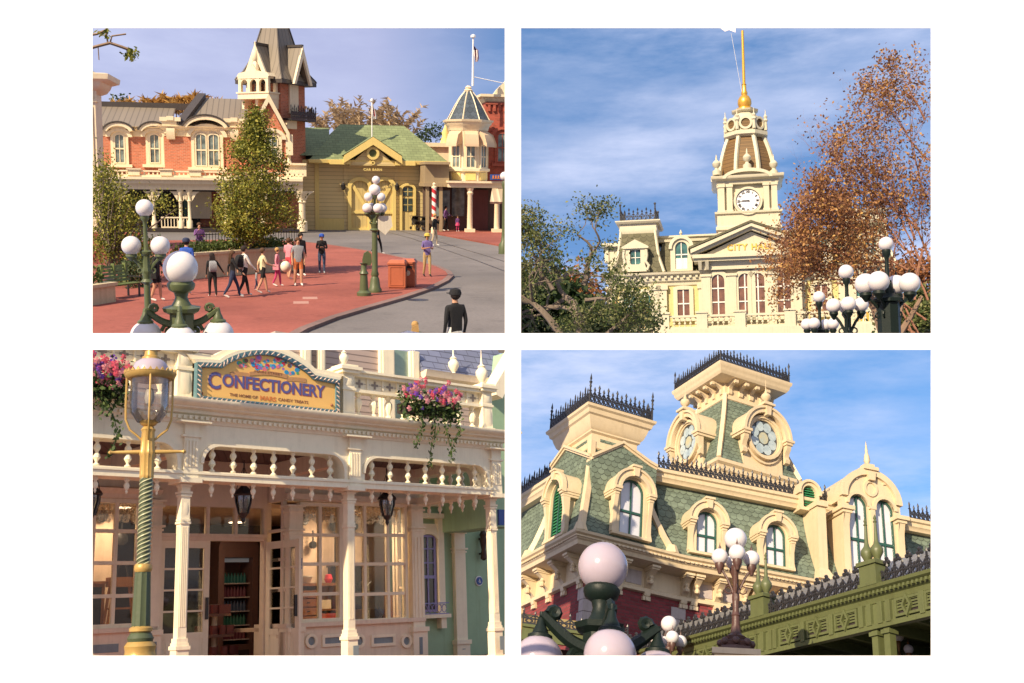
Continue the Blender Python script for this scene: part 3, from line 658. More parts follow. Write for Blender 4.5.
tree2('green leafy tree low between the oak trunk and the hall', 'shrub_tree', t2(606,338,47), [(t2(610,340,47),(0,0,1),.42,.08),(t2(600,340,47),(-.2,0,1),.5,.08)], 0, 0, 3, dict(cfgh, ln=16, ls=.4, lsize=.22), 14, OAK, BARKL, cut=t2(606,340.5,47).z)
# autumn crape myrtle on the right: fans of thin twigs reaching left and up
cfgm = dict(bend=.11, up=.03, leafd=3, lp=.42, ln=4, ls=.12, lsize=.085, forks=lambda r_: 3 if r_.random() < .85 else 2, spread=.38)
def m2(px, py, Y=30): return P2.atY(px,py,Y)
o_ = m2(905,330); dirs = []
starts = [((915,333),(-.75,0,.45),1.9),((918,333),(-.45,0,.9),2.0),((912,333),(-.1,0,1),2.4),((915,300),(.1,0,1),2.2),((900,300),(-.9,.1,.3),1.9),((908,270),(-.8,-.1,.55),1.8),((905,250),(-.55,.1,.8),1.9),((915,240),(-.3,0,1),2.0),((895,285),(-1,0,.05),1.5),((920,230),(-.6,0,.6),1.7),((926,200),(-.2,0,1),1.5),((895,240),(-.9,.1,.4),1.5),((885,262),(-1,-.1,.2),1.4),((928,300),(-.3,0,1),1.8),((930,260),(-.5,0,.8),1.6),((926,320),(-.6,0,.5),1.5),((925,270),(-.3,0,.8),1.5),((870,235),(-.8,.1,.5),1.0),((900,215),(-.5,.1,.8),1.3),((868,268),(-1,.1,.1),1.3),((862,280),(-1,.1,.05),1.3),((850,255),(-1,.1,.1),1.2),((925,120),(-.3,0,1),1.0),((928,160),(-.7,0,.7),1.2)]
for (px,py),d,l in starts: dirs.append((m2(px,py),d,l*.70,.032))
starts2 = 0
tm = tree2('large bare-twigged tree with rust and gold autumn leaves covering the right of the hall', 'autumn_tree', m2(908,339), dirs, 0, 0, 5, cfgm, 21, AUT, paint('russet_twig',(.30,.14,.085),.8,.25,3,dirt=.3), cut=m2(900,322).z, thin=lambda px, py: max(((880-px)-(py-60)*.42)*.9, (py-215-(px-760)*.5)*0.0, (py-305)*.6 if px < 850 else 0))
b = MB()
for (x0_,y0_),(x1_,y1_),(x2_,y2_) in (((892,340),(880,318),(866,300)),((888,340),(884,322),(892,300)),((896,340),(910,318),(922,296)),((893,340),(900,312),(905,280)),((884,340),(874,310),(870,285))): b.tube([m2(x0_,y0_),m2(x1_,y1_),m2(x2_,y2_)], [.1,.075,.045], 6)
tm.part('limbs', b, BARKL)
tree2('dark green hedge tree at the lower right edge behind the lamps', 'hedge_tree', m2(918,339,40), [(m2(920,340,40),(0,0,1),.6,.1),(m2(930,340,40),(.2,0,1),.7,.1),(m2(910,340,40),(-.2,0,1),.5,.1)], 0, 0, 3, dict(cfgh, ln=18, ls=.3, lsize=.16), 8, OAK, BARK, cut=m2(918,340.5,40).z)
tree2('ochre autumn tree above the dark hedge at the right edge', 'ochre_tree', m2(925,300,46), [(m2(925,310,46),(0,0,1),.9,.1),(m2(912,312,46),(-.2,0,1),.7,.1)], 0, 0, 3, dict(cfgh, ln=8, ls=.35, lsize=.18), 18, RUSTL, BARKL, cut=m2(918,340.5,46).z)
# ---- globe lamps in front
for (px,py,rt,D,sides,lb,hh,zb_) in (
    (881,244,.11,17.5,[(867,283),(905,282),(863,286),(899,285)],'nearest and biggest dark green lamp cluster at the right, before the autumn tree',True,340),
    (846,272,.13,20,[(834.5,305),(860,305)],'middle dark green lamp of white globes between two other lamps',True,340),
    (819,297,.12,23,[(807,324),(832,324),(814,324),(827,325)],'smallest and leftmost dark green lamp of white globes',True,340)):
    q = P2.atY(px+(5 if px == 881 else 0),py,D); rs = .16 if px == 881 else rt; k = D/FPX; dz = (sides[0][1]-py)*k*.98; reach = (max(s_[0] for s_ in sides)-min(s_[0] for s_ in sides))/2*k
    cluster_lamp(P2, q.x, q.y, q.z, rt, rs, max(reach,.2), dz, [R(a) for a in ((10,190,60,240) if px != 846 else (0,180,90,270))], LAMPG, lb, group='globe lamps before the hall', hang=False, post_r=.05, base=False, block=.07, z0=P2.atY(px,zb_,D).z, name='globe_lamp')
    if px == 881:
        z0 = P2.atY(888,340,D).z; z1 = P2.atY(888,300,D).z; b = MB(); b.lathe([(.17,z0),(.17,z1-.05),(.22,z1-.03),(.22,z1+.02),(.1,z1+.1),(.06,z1+.3)], (q.x,q.y,0), 8); single(P2, 'lamp_pedestal', b, LAMPG, 'dark octagonal pedestal under the biggest lamp cluster at the right', 'pedestal')
# ================================================================== lower left place: sweet shop porch
P3 = Place((298,503), math.atan(107/1100), 1.0, R(.3))
c = P3.atY(298,575,17); G = Frame(P3, (c.x, c.y), R(32))
def GU(px, py=575, w=0): return G.u(px, py, w)
def GZ(py, px=348, w=0): return G.z(px, py, w)
WW = WARMW
struct(P3, 'road', MB().box(-12, 14, 6, 15.4, -.16, 0), ASPH)
b = MB(G.M); b.box(-6,7.5,-2.2,8,-.1,.09); struct(P3, 'pavement', b, REDP)
MAUVE = siding('mauve_siding', (.46,.36,.32), .115, True, .12, .6, .05)
SLATEB = shingle('blue_slate', (.20,.22,.34), .3, .16, .0, .25)
MINT = paint('mint_green_wall', (.32,.47,.30), .6, .07, .7, dirt=.25)
CEIL = siding('porch_ceiling_boards', (.12,.075,.07), .12, False, .1, .6, .1)
PANEL = paint('inset_grey_panel', (.22,.27,.29), .5, .08, 2)
PURP = paint('violet_window_paint', (.25,.24,.50), .45, .08, 2)
GLS = glass('shop_glass', (.93,.92,.9), .02)
WOOD = paint('orange_wood', (.36,.15,.055), .5, .22, 2.5, dirt=.4)
BLK = paint('black_enamel', (.02,.018,.018), .3, .2, 3)
sh = Thing(P3, 'sweet_shop', 'cream shop front and porch carrying the arched yellow sign, green wall at its right end', 'shop', G.M @ Vector((0,2,0)))
zr0, zr1 = GZ(488), GZ(479.5); zat = GZ(456); zd0, zd1 = GZ(437), GZ(430); zdk = GZ(417.5)
UL, c1, c2, c3 = -7.2, GU(182,560,.16), GU(349,560,.16), GU(492.5,560,.16)
UR = min(c3+.2, G.u(511,420,0)-.32)
# columns
for cxu in (UL+1.1, c1, c2, c3):
    b = MB(G.M @ Matrix.Translation((cxu, .16, 0)) @ Matrix.Diagonal((.54,.54,1,1))); zt = zr0-.02
    b.box(-.2,.2,-.2,.2,.09,.22); b.box(-.17,.17,-.17,.17,.22,GZ(640)); z = GZ(640); b.box(-.2,.2,-.2,.2,z,z+.05); b.box(-.17,.17,-.17,.17,z+.05,z+.09)
    b.box(-.15,.15,-.15,.15,z+.09,z+.15); b.box(-.12,.12,-.12,.12,z+.15,zt)
    for x in (-.075,-.025,.025,.075):
        b.box(x-.011,x+.011,-.132,-.12,z+.3,zt-.62); b.box(-.132,-.12,x-.011,x+.011,z+.3,zt-.62); 
    for zz, e in ((zt-.58,.03),(zt-.54,.015),(zt-.2,.03),(zt-.16,.045),(zt-.06,.03)): b.box(-.12-e,.12+e,-.12-e,.12+e,zz,zz+.03)
    b.add([(-.06,-.121,zt-.46),(.06,-.121,zt-.46),(.06,-.121,zt-.28),(-.06,-.121,zt-.28),(0,-.15,zt-.37)], [(0,1,4),(1,2,4),(2,3,4),(3,0,4)])
    p = sh.part('column', b, WW)
    b = MB(G.M @ Matrix.Translation((cxu, .16, 0))); b.box(-.05,.05,-.176,-.168,.3,GZ(646)); sh.part('inset_panel', b, PANEL, p)
def rounded(x0, x1, z0, z1, r, n=6):
    return [(x0,z0),(x1,z0)]+arc(x1-r,z1-r,r,r,0,90,n)+arc(x0+r,z1-r,r,r,90,180,n)
def entab(M, u0, u1, t, name='entablature', cols=()):
    b = MB(M)
    # frieze with round-cornered openings below
    op = rounded(u0+.2, u1-.2, zr1, zat, .26); n = len(op)
    poly = [(u0,zr1),(u0+.2,zr1)]+list(reversed(op[2:]))+[(u1-.2,zr1),(u1,zr1),(u1,zd0),(u0,zd0)]
    b.prism(poly, 0, t)
    b.box(u0,u1,-.03,t+.03,zr0,zr1-.002)
    b.box(u0,u1,-.05,t+.02,zr1-.05,zr1-.02)
    b.ring(op[1:], rounded(u0+.15,u1-.15,zr1,zat+.05,.3)[1:], -.025, .0, closed=False)
    return b
def spindles(T, M, u0, u1, n, t=.1, drop=True):
    for i in range(n):
        u = u0+(u1-u0)*(i+.5)/n; b = MB(M); h = zat-zr1
        b.lathe([(r, z+zr1) for r, z in bal_prof(h)], (u,t,0), 8)
        if drop: b.lathe([(.03,zr0),(.042,zr0-.03),(.02,zr0-.06),(.042,zr0-.1),(.035,zr0-.14),(.012,zr0-.17),(.02,zr0-.19),(.004,zr0-.22)], (u,t,0), 8)
        T.part('spindle', b, WW)
bays = [(UL,UL+1.1),(UL+1.1,c1),(c1,c2),(c2,c3)]
for u0, u1 in bays[1:]:
    sh.part('entablature', entab(G.M, u0, u1, .3), WW)
    spindles(sh, G.M, u0+.22, u1-.22, 7 if u1 != c1 else 9)
# pier faces over the columns
for cxu in (UL+1.1, c1, c2, c3):
    b = MB(G.M); b.box(cxu-.11,cxu+.11,-.04,.3,zr0-.02,zd0-.0); b.box(cxu-.16,cxu+.16,-.07,.33,zr0-.04,zr0+.03); b.box(cxu-.15,cxu+.15,-.06,.32,zat+.1,zat+.13)
    for x in (-.075,-.025,.025,.075): b.box(cxu+x-.013,cxu+x+.013,-.052,-.04,zr1+.05,zat+.05)
    sh.part('pier_block', b, WW)
# cornice with dentils wrapping round the right end
cpth = [(UL,0),(UR,0),(UR,2.8)]; cp = [tuple((G.M @ Vector((a,b_,0)))[:2]) for a,b_ in cpth]
prof = [(-.3,zd0),(.02,zd0),(.03,zd0+.03),(.05,zd0+.05),(.05,zd1),(.1,zd1+.02),(.11,zd1+.06),(.19,zd1+.08),(.2,zdk-.1),(.27,zdk-.07),(.3,zdk-.03),(.3,zdk),(-.3,zdk+.01)]
sh.part('cornice', MB().mold(cp, prof), WW)
b = MB(G.M); u = UL
while u < UR: b.box(u,u+.045,-.085,-.05,zd0+.05,zd1-.01); u += .085
for cxu in (c1,c2,c3): b.box(cxu-.24,cxu+.24,-.16,0,zd0-.01,zd0+.02)
b.box(UL,UR,-.06,-.05,zd1-.03,zd1-.005)
sh.part('dentil_band', b, WW)
# side return of the porch at the right end
MR = G.M @ Matrix.Translation((c3,0,0)) @ Matrix.Rotation(R(90),4,'Z')
sh.part('side_entablature', entab(MR, .15, 2.75, .3), WW); spindles(sh, MR, .35, 2.6, 7, -.12+.2)
# porch ceiling and beams
b = MB(G.M); b.box(UL,c3,.3,2.9,zat+.16,zat+.22); sh.part('porch_ceiling', b, CEIL)
b = MB(G.M)
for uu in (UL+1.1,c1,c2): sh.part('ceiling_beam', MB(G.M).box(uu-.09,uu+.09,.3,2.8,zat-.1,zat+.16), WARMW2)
# ---- balustrade above
zb1, zp0, zp1, zc1 = GZ(392,372), GZ(392,372), GZ(375,358), GZ(366,348)
def upper_post(uu, w=.02):
    b = MB(G.M); b.box(uu-.11,uu+.11,w-.05,w+.2,zdk,zp1); b.box(uu-.14,uu+.14,w-.08,w+.23,zdk,zdk+.06); b.box(uu-.13,uu+.13,w-.07,w+.22,zp0-.02,zp0+.02)
    b.box(uu-.17,uu+.17,w-.12,w+.26,zp1,zp1+.05); b.box(uu-.2,uu+.2,w-.15,w+.29,zp1+.05,zp1+.1); b.box(uu-.15,uu+.15,w-.1,w+.24,zp1+.1,zp1+.14)
    for za, zb_ in ((zdk+.1,zp0-.05),(zp0+.05,zp1-.03)):
        b.add([(uu-.07,w-.051,za),(uu+.07,w-.051,za),(uu+.07,w-.051,zb_),(uu-.07,w-.051,zb_),(uu,w-.09,(za+zb_)/2)], [(0,1,4),(1,2,4),(2,3,4),(3,0,4)])
    return sh.part('parapet_post', b, WW)
def urn(uu, w, z, s=1):
    b = MB(G.M); b.lathe([(.06*s,z),(.04*s,z+.05*s),(.08*s,z+.1*s),(.13*s,z+.2*s),(.13*s,z+.28*s),(.07*s,z+.36*s),(.09*s,z+.39*s),(.03*s,z+.44*s),(.012*s,z+.6*s),(.003,z+.8*s)], (uu,w,0), 12)
    sh.part('urn_finial', b, WW)
us = GU(184,380); up2 = GU(348,400); up3 = GU(486.5,410)
CROSS = paint('cut_through_shade', (.30,.25,.21), .7, .1, 1)
def cross(b, x, z, s, y): 
    b.box(x-s,x+s,y-.006,y,z-s*.28,z+s*.28); b.box(x-s*.28,x+s*.28,y-.008,y-.002,z-s,z+s)
def parapet(u0, u1, nb, nc):
    b = MB(G.M); b.box(u0,u1,.02,.18,zdk+.0,zdk+.07); b.box(u0,u1,.0,.2,zp0-.03,zp0+.02); b.box(u0,u1,-.03,.22,zp1-.03,zp1+.03); b.box(u0,u1,-.07,.26,zp1+.03,zp1+.07)
    b.box(u0,u1,.06,.14,zp0,zp1)
    for i in range(nc+1): u = u0+(u1-u0)*i/nc; b.box(u-.015,u+.015,.03,.16,zp0,zp1)
    sh.part('parapet_rail', b, WW)
    cb = MB(G.M); cb.box(u0,u1,.0585,.0595,(zp0+zp1)/2-.004,(zp0+zp1)/2+.004)
    for i in range(nc):
        u = u0+(u1-u0)*(i+.5)/nc; cross(cb, u, (zp0+zp1)/2, .065, .058)
    sh.part('cross_cutouts', cb, CROSS)
    for i in range(nb):
        u = u0+(u1-u0)*(i+.5)/nb; h = zp0-.03-zdk-.07; b = MB(G.M)
        b.lathe([(r*1.25, z+zdk+.07) for r, z in ((.045,0),(.045,.03),(.02,.05),(.03,.09),(.05,h*.45),(.055,h*.62),(.03,h*.78),(.02,h*.82),(.04,h*.9),(.045,h))], (u,.1,0), 8)
        sh.part('baluster', b, WW)
for uu in (us, up2, up3): upper_post(uu)
parapet(up2+.11, up3-.11, 9, 9); parapet(UL, us-.11, 13, 17)
urn(GU(484.5,365)-.02, .06, zp1+.14, .85); urn(GU(346,355), .06, zp1+.14, .55)
b = MB(G.M); b.box(us+.1,up2-.1,.12,.2,zdk,GZ(360,265)); sh.part('parapet_wall', b, WW)
# ---- the sign
def sp(px, py): return G.uz(px, py, -.1)
sg = Thing(P3, 'shop_sign', 'yellow arched sign reading CONFECTIONERY with painted sweets, in a blue and gold twisted rope border', 'sign', G.M @ Vector((GU(265,400),-.1,zdk)))
SY = paint('sign_yellow', (.80,.48,.15), .5, .03, .5, dirt=.05, bmp=0); SB = paint('sign_teal_border', (.10,.20,.24), .4, .15, 2)
x0, zB0 = sp(194.5,403); x1, zB1 = sp(338,414); zb_ = (zB0+zB1)/2
_, zs0 = sp(195,364.5); zs0 = (zs0+sp(338,379)[1])/2
xa, xb = sp(219,366)[0], sp(313,376)[0]; xc = (xa+xb)/2; zt = sp(266,351)[1]
top = []
for i in range(17):
    t = i/16; x = xb+(xa-xb)*t; top.append((x, zs0+.03+(zt-zs0-.03)*math.sin(math.pi*t)**.8))
outl = [(x0,zb_),(x1,zb_),(x1,zs0)]+top+[(x0,zs0)]
cen = ((x0+x1)/2,(zb_+zt)/2)
def inset(pts, d):
    out = []; n = len(pts)
    for i in range(n):
        a = Vector(pts[i-1]); p = Vector(pts[i]); q = Vector(pts[(i+1)%n]); e1 = (p-a).normalized(); e2 = (q-p).normalized()
        n1 = Vector((-e1.y,e1.x)); n2 = Vector((-e2.y,e2.x)); v = (n1+n2)/max(.3,1+n1.dot(n2)); out.append(tuple(p+v*d))
    return out
brd = sg.part('sign_border', MB(G.M).ring(outl, inset(outl,.075), -.16, -.06), SB)
sg.part('sign_face', MB(G.M).prism(inset(outl,.07), -.13, -.07), SY)
b = MB(G.M); io = inset(outl,.037); acc = 0; n = len(io)
for i in range(n):
    a = Vector(io[i]); q = Vector(io[(i+1)%n]); L = (q-a).length; k = max(1, round(L/.075)); d = (q-a).normalized()
    for j in range(k):
        p = a+(q-a)*(j+.5)/k; s = Vector((d.x-d.y, d.y+d.x))*.03
        b.tube([(p.x-s.x,-.165,p.y-s.y),(p.x,-.185,p.y),(p.x+s.x,-.165,p.y+s.y)], [.006,.012,.006], 5)
sg.part('rope_twist', b, paint('rope_gold_pink', (.55,.42,.36), .4, .25, 8), brd)
b = MB(G.M)
oo = inset(outl,-.05); b.ring(oo[2:], inset(outl,.0)[2:], -.14, .1, closed=False); oo2 = inset(outl,-.13); b.ring(oo2[2:], inset(outl,-.04)[2:], -.08, .12, closed=False)
sg.part('sign_moulding', b, WW)
NAVY = paint('letter_blue', (.10,.10,.28), .4, .05, 2, dirt=.1); PINKL = paint('letter_red_edge', (.50,.12,.10), .4, .05, 2, dirt=.1); BRN = paint('letter_brown', (.25,.10,.05), .5, .05, 2)
def sign_text(txt, pxc, pyc, wpx, hpx, mat, y=-.145, name='lettering', sp_=1., bold=0):
    xa_, za_ = sp(pxc-wpx/2, pyc-wpx/2*.075); xb_, zb2 = sp(pxc+wpx/2, pyc+wpx/2*.075); xm, zm = (xa_+xb_)/2, (za_+zb2)/2
    h = hpx*(xb_-xa_)/wpx*.93
    mb = text_mb(txt, h/.72, Matrix.Identity(4), .001, sp_, bold)
    lx = max(v.x for v in mb.v)-min(v.x for v in mb.v); k = (xb_-xa_)/lx
    M = G.M @ Matrix.Translation((xm,y,zm)) @ Matrix.Diagonal((k,1,1,1))
    mb.v = [M @ v for v in mb.v]; return mb
L1 = sign_text('C', 213.5, 382, 13, 17, PINKL, -.1325, bold=.012); sg.part('lettering', L1, PINKL)
sg.part('lettering', sign_text('C', 213, 381.7, 12.4, 16.5, NAVY, -.136, bold=.006), NAVY)
sg.part('lettering', sign_text('ONFECTIONERY', 272.4, 387.3, 103, 11.5, PINKL, -.1325, bold=.012), PINKL)
sg.part('lettering', sign_text('ONFECTIONERY', 271.7, 386.9, 102.5, 11.5, NAVY, -.136, bold=.006), NAVY)
sg.part('lettering', sign_text('THE HOME OF', 242.5, 396.5, 28, 2.8, BRN, -.134, bold=.001), BRN)
sg.part('lettering', sign_text('MARS', 266.8, 399.2, 16, 4.2, PINKL, -.134, bold=.003), paint('letter_orange', (.65,.22,.06), .5, .05, 2))
sg.part('lettering', sign_text('CANDY TREATS', 292, 401.5, 30, 2.8, BRN, -.134, bold=.001), BRN)
RIB = paint('ribbon_tan', (.50,.26,.11), .5, .08, 2)
b = MB(G.M)
def bowpts(x0p, x1p, ym, sag, h, n=10):
    up = []; dn = []
    for i in range(n+1):
        t = i/n; px = x0p+(x1p-x0p)*t; py = ym-sag*math.sin(math.pi*t)+(px-265)*.077; up.append(sp(px,py)); dn.append(sp(px,py+h))
    return up+list(reversed(dn))
b.prism(bowpts(248,286,373.5,2.2,4), -.14, -.13); b.prism(bowpts(229,249,375,.6,4), -.136, -.13); b.prism(bowpts(285,305,376,.6,4), -.136, -.13)
sg.part('ribbon', b, RIB)
sg.part('lettering', sign_text('MAIN STREET', 267, 373.4, 28, 2.2, BRN, -.142), BRN)
swc = [paint('sweet_blue', (.03,.28,.55), .4, .1, 2), paint('sweet_pink', (.75,.18,.22), .4, .1, 2), paint('sweet_red', (.55,.03,.06), .4, .1, 2), paint('sweet_cyan', (.1,.45,.6), .4, .1, 2), paint('sweet_brown', (.18,.07,.04), .4, .1, 2), paint('sweet_green', (.08,.35,.12), .4, .1, 2), paint('sweet_violet', (.3,.15,.5), .4, .1, 2)]
b = MB(G.M); r_ = random.Random(3)
def dot(px, py, r, ci, y):
    b.cur = ci; x, z = sp(px,py); b.prism(arc(x,z,r,r*.9,0,330,11), -.131+(y+.136)*.12, -.13)
for i in range(70):
    t = r_.random(); px = 237+t*61; arcY = 362-4*math.sin(math.pi*t); lim = 371+(px-265)*.077
    dot(px, arcY+1.5+r_.random()*(lim-arcY-2)+(px-266)*.07, .022+.02*r_.random(), r_.choice([0,0,3,1,2,3,0,4,5,6]), -.136-.0004*i)
dot(257.5,358,.06,1,-.17); dot(277,359,.06,1,-.171); dot(257.5,358,.035,6,-.175); dot(277,359,.035,2,-.176); dot(245,361,.035,4,-.17); dot(288,366,.03,4,-.17)
for px, py in ((262,351.5),(265.5,350.8),(269,352)): b.cur = 2; x0_, z0_ = sp(266,356); x1_, z1_ = sp(px,py+1); b.tube([(x0_,-.14,z0_),(x1_,-.14,z1_)], .008, 5)
sg.part('painted_sweets', b, swc)
for px, py in ((200.5,368),(200.5,394),(330,381.5),(330.5,405.5)):
    x, z = sp(px,py); sg.part('bolt', MB(G.M).lathe([(.02,0),(.02,.02),(.008,.035)], (0,0,0), 10).__class__(G.M @ Matrix.Translation((x,-.13,z)) @ Matrix.Rotation(R(90),4,'X')).lathe([(.022,0),(.022,.015),(.008,.03)], (0,0,0), 10), BRN)
# ---- upper storey wall behind the parapet
W2 = 1.6
def u2(px, py=360): return G.u(px, py, W2)
zT = G.z(340,341,W2)
b = MB(G.M); b.box(UL,u2(190),W2,W2+.2,zdk,G.z(120,350,W2)); b.box(u2(190),u2(275),W2,W2+.2,zdk,G.z(240,343,W2)); b.box(u2(275),u2(345),W2,W2+.2,zdk,G.z(340,341,W2)); b.box(u2(345),u2(378),W2,W2+.2,zdk,G.z(360,340,W2)); sh.part('siding_wall', b, MAUVE)
for a, q in ((u2(378),u2(392)),(u2(408),u2(417)),(u2(300),u2(309)),(u2(316),u2(323))): b = MB(G.M); b.box(a,q,W2-.08,W2+.1,zdk,zT); b.box(a+.04,q-.04,W2-.11,W2+.1,zdk,zT); sh.part('window_trim', b, WW)
b = MB(G.M); b.box(u2(391),u2(409),W2+.0,W2+.05,zdk,zT); sh.part('shaded_window', b, paint('sage_glass',(.22,.32,.27),.2,.1,1,spec=.8))
b = MB(G.M); b.box(u2(308),u2(317),W2+.0,W2+.05,zdk,zT); sh.part('shaded_window', b, MATS['sage_glass'])
# slate roof at the right, gutter, gable
ra, rb = u2(417), u2(506); zg = G.z(420,369,W2-.3)
zrt = G.z(480,343,W2+.3); b = MB(G.M); b.loft([[(ra,W2-.2,zg),(rb,W2-.2,zg),(rb,W2+2.2,zg),(ra,W2+2.2,zg)],[(ra,W2+.3,zrt),(rb,W2+.3,zrt),(rb,W2+2.2,zrt),(ra,W2+2.2,zrt)]]); sh.part('slate_roof', b, SLATEB)
b = MB(G.M); b.box(ra,rb,W2-.1,W2+.1,zdk,zg-.2); sh.part('siding_wall', b, MAUVE)
b = MB(G.M).mold([(ra,W2-.1),(rb,W2-.1)], [(0,zg-.28),(.06,zg-.26),(.08,zg-.14),(.16,zg-.1),(.18,zg-.02),(.2,zg+.02),(0,zg+.02)]); sh.part('gutter', b, WARMW2)
urn(G.u(452,371,W2-.15), W2-.2, zg+.02, .8)
# gable at the far right over the side
ga = G.u(487,400,-.0)
b = MB(G.M); M_ = G.M
p1 = G.hit(488,392,'w',1.3); p2 = G.hit(506,354,'w',1.3); ur_ = G.u(510,400,1.3)
b.prism([(p1.x,p1.z-2.6),(ur_,p1.z-2.6),(ur_,p2.z+.05),(p1.x,p1.z)], 1.3, 3.4); sh.part('green_gable', b, MINT)
b = MB(G.M); b.prism([(p1.x-.1,p1.z-.12),(p1.x+.06,p1.z-.18),(ur_,p2.z-.06),(ur_,p2.z+.14),(p1.x-.12,p1.z+.06)], .95, 1.32); sh.part('gable_trim', b, WW)

# ---- shop front
WB, WD, WG = 1.95, 2.5, 2.9          # bay, door wall, green side wall
def pz(px, py, w): q = G.hit(px,py,'w',w); return q.x, q.z
def wallbox(px0, py0, px1, py1, w, t0, t1, b):
    u0, z1 = pz(px0,(py0),w); u1, _ = pz(px1,py0,w); z0 = pz((px0+px1)/2,py1,w)[1]; z1 = pz((px0+px1)/2,py0,w)[1]; b.box(u0,u1,w+t0,w+t1,z0,z1); return u0,u1,z0,z1
def glazed(px0, px1, py0, py1, w, vx, hy, name='display_window', mat=WW, depth=.09, mw=.028, pane=True, fw=.06):
    u0 = pz(px0,560,w)[0]; u1 = pz(px1,560,w)[0]; pc = (px0+px1)/2; z1 = pz(pc,py0,w)[1]; z0 = pz(pc,py1,w)[1]
    b = MB(G.M); b.ring([(u0,z0),(u1,z0),(u1,z1),(u0,z1)], [(u0+fw,z0+fw),(u1-fw,z0+fw),(u1-fw,z1-fw),(u0+fw,z1-fw)], w-.03, w+depth)
    for v in vx: u = pz(v,560,w)[0]; b.box(u-mw,u+mw,w-.015,w+depth*.6,z0+.01,z1-.01)
    for h in hy: z = pz(pc,h,w)[1]; b.box(u0+.01,u1-.01,w-.012,w+depth*.55,z-mw,z+mw)
    o = sh.part(name, b, mat)
    if pane: sh.part('pane', MB(G.M).box(u0+fw*.5,u1-fw*.5,w+.03,w+.036,z0+fw*.5,z1-fw*.5), GLS, o)
    return u0,u1,z0,z1,o
# main bay
bu0,bu1,bz0,bz1,_ = glazed(299,341.5,503,622,WB,(320,),(535,564,594))
cu0,cu1,_,_,_ = glazed(341.5,407,503,622,WB,(365,388),(535,564,594))
b = MB(G.M); ulft = pz(284,560,WB)[0]; urgt = pz(420,560,WB)[0]; z0 = .09; zt_ = pz(350,503,WB)[1]
b.box(ulft,urgt,WB-.05,WB+.12,z0,bz0-.06); b.box(ulft-.02,urgt+.02,WB-.12,WB+.14,bz0-.07,bz0); b.box(ulft,urgt,WB-.1,WB,z0,z0+.14)
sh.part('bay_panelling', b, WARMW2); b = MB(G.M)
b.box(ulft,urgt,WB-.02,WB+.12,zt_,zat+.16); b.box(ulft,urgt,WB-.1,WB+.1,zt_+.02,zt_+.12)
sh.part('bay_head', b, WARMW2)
for px in (309,357,404):
    u,z = pz(px,641,WB); b = MB(G.M); b.ring(arc(u,z,.12,.12,0,345,23), arc(u,z,.07,.07,0,345,23), WB-.09, WB-.05); o = sh.part('roundel', b, WW); sh.part('roundel_centre', MB(G.M).prism(arc(u,z,.07,.07,0,345,23), WB-.062, WB-.048), PANEL, o)
for a, q in ((320,342),(369,393)):
    ua_,zz = pz(a,641,WB); ub_,_ = pz(q,641,WB); b = MB(G.M); b.ring([(ua_,zz-.1),(ub_,zz-.1),(ub_,zz+.1),(ua_,zz+.1)],[(ua_+.05,zz-.05),(ub_-.05,zz-.05),(ub_-.05,zz+.05),(ua_+.05,zz+.05)],WB-.08,WB-.05); o = sh.part('sunk_panel_frame', b, WW)
    sh.part('sunk_panel', MB(G.M).box(ua_+.05,ub_-.05,WB-.06,WB-.048,zz-.05,zz+.05), PANEL, o)
def pilaster(px0, px1, w, ptop, pbase, zbot=.09, nfl=3, mat=WW, t=.1):
    u0, u1 = pz(px0,580,w)[0], pz(px1,580,w)[0]; zt = pz((px0+px1)/2,ptop,w)[1]; zp = pz((px0+px1)/2,pbase,w)[1]
    b = MB(G.M); b.box(u0,u1,w-t,w+.12,zp,zt); b.box(u0-.03,u1+.03,w-t-.03,w+.12,zbot,zp-.08); b.box(u0-.05,u1+.05,w-t-.06,w+.12,zp-.08,zp)
    for k, e in ((.5,.02),(.44,.04),(.12,.03),(.04,.05)): b.box(u0-e,u1+e,w-t-e,w+.12,zt-k,zt-k+.035)
    for i in range(nfl): x = u0+(u1-u0)*(i+.5)/nfl*.9+(u1-u0)*.05; b.box(x-.012,x+.012,w-t-.012,w-t,zp+.12,zt-.6)
    o = sh.part('pilaster', b, mat); um_ = (u0+u1)/2; sh.part('inset_panel', MB(G.M).box(um_-.035,um_+.035,w-t-.04,w-t-.029,zbot+.15,zp-.18), PANEL, o)
pilaster(286,298.5,WB,505,627); pilaster(409.5,421,WB,505,627)
# bay side return to the door and to the green wall
for uu in (ulft+.05,urgt-.05):
    b = MB(G.M)
    b.box(uu-.05,uu+.05,WB,WG,z0,bz0); b.box(uu-.05,uu+.05,WB,WG,zt_,zat+.16)
    for w in (WB+.1,WB+.7,WG-.35 if uu > 0 else WD-.1): b.box(uu-.04,uu+.04,w-.03,w+.03,bz0,zt_)
    for z in (bz0+(zt_-bz0)*.27,bz0+(zt_-bz0)*.52,bz0+(zt_-bz0)*.76): b.box(uu-.03,uu+.03,WB,WD,z-.025,z+.025)
    sh.part('bay_side', b, WARMW2)
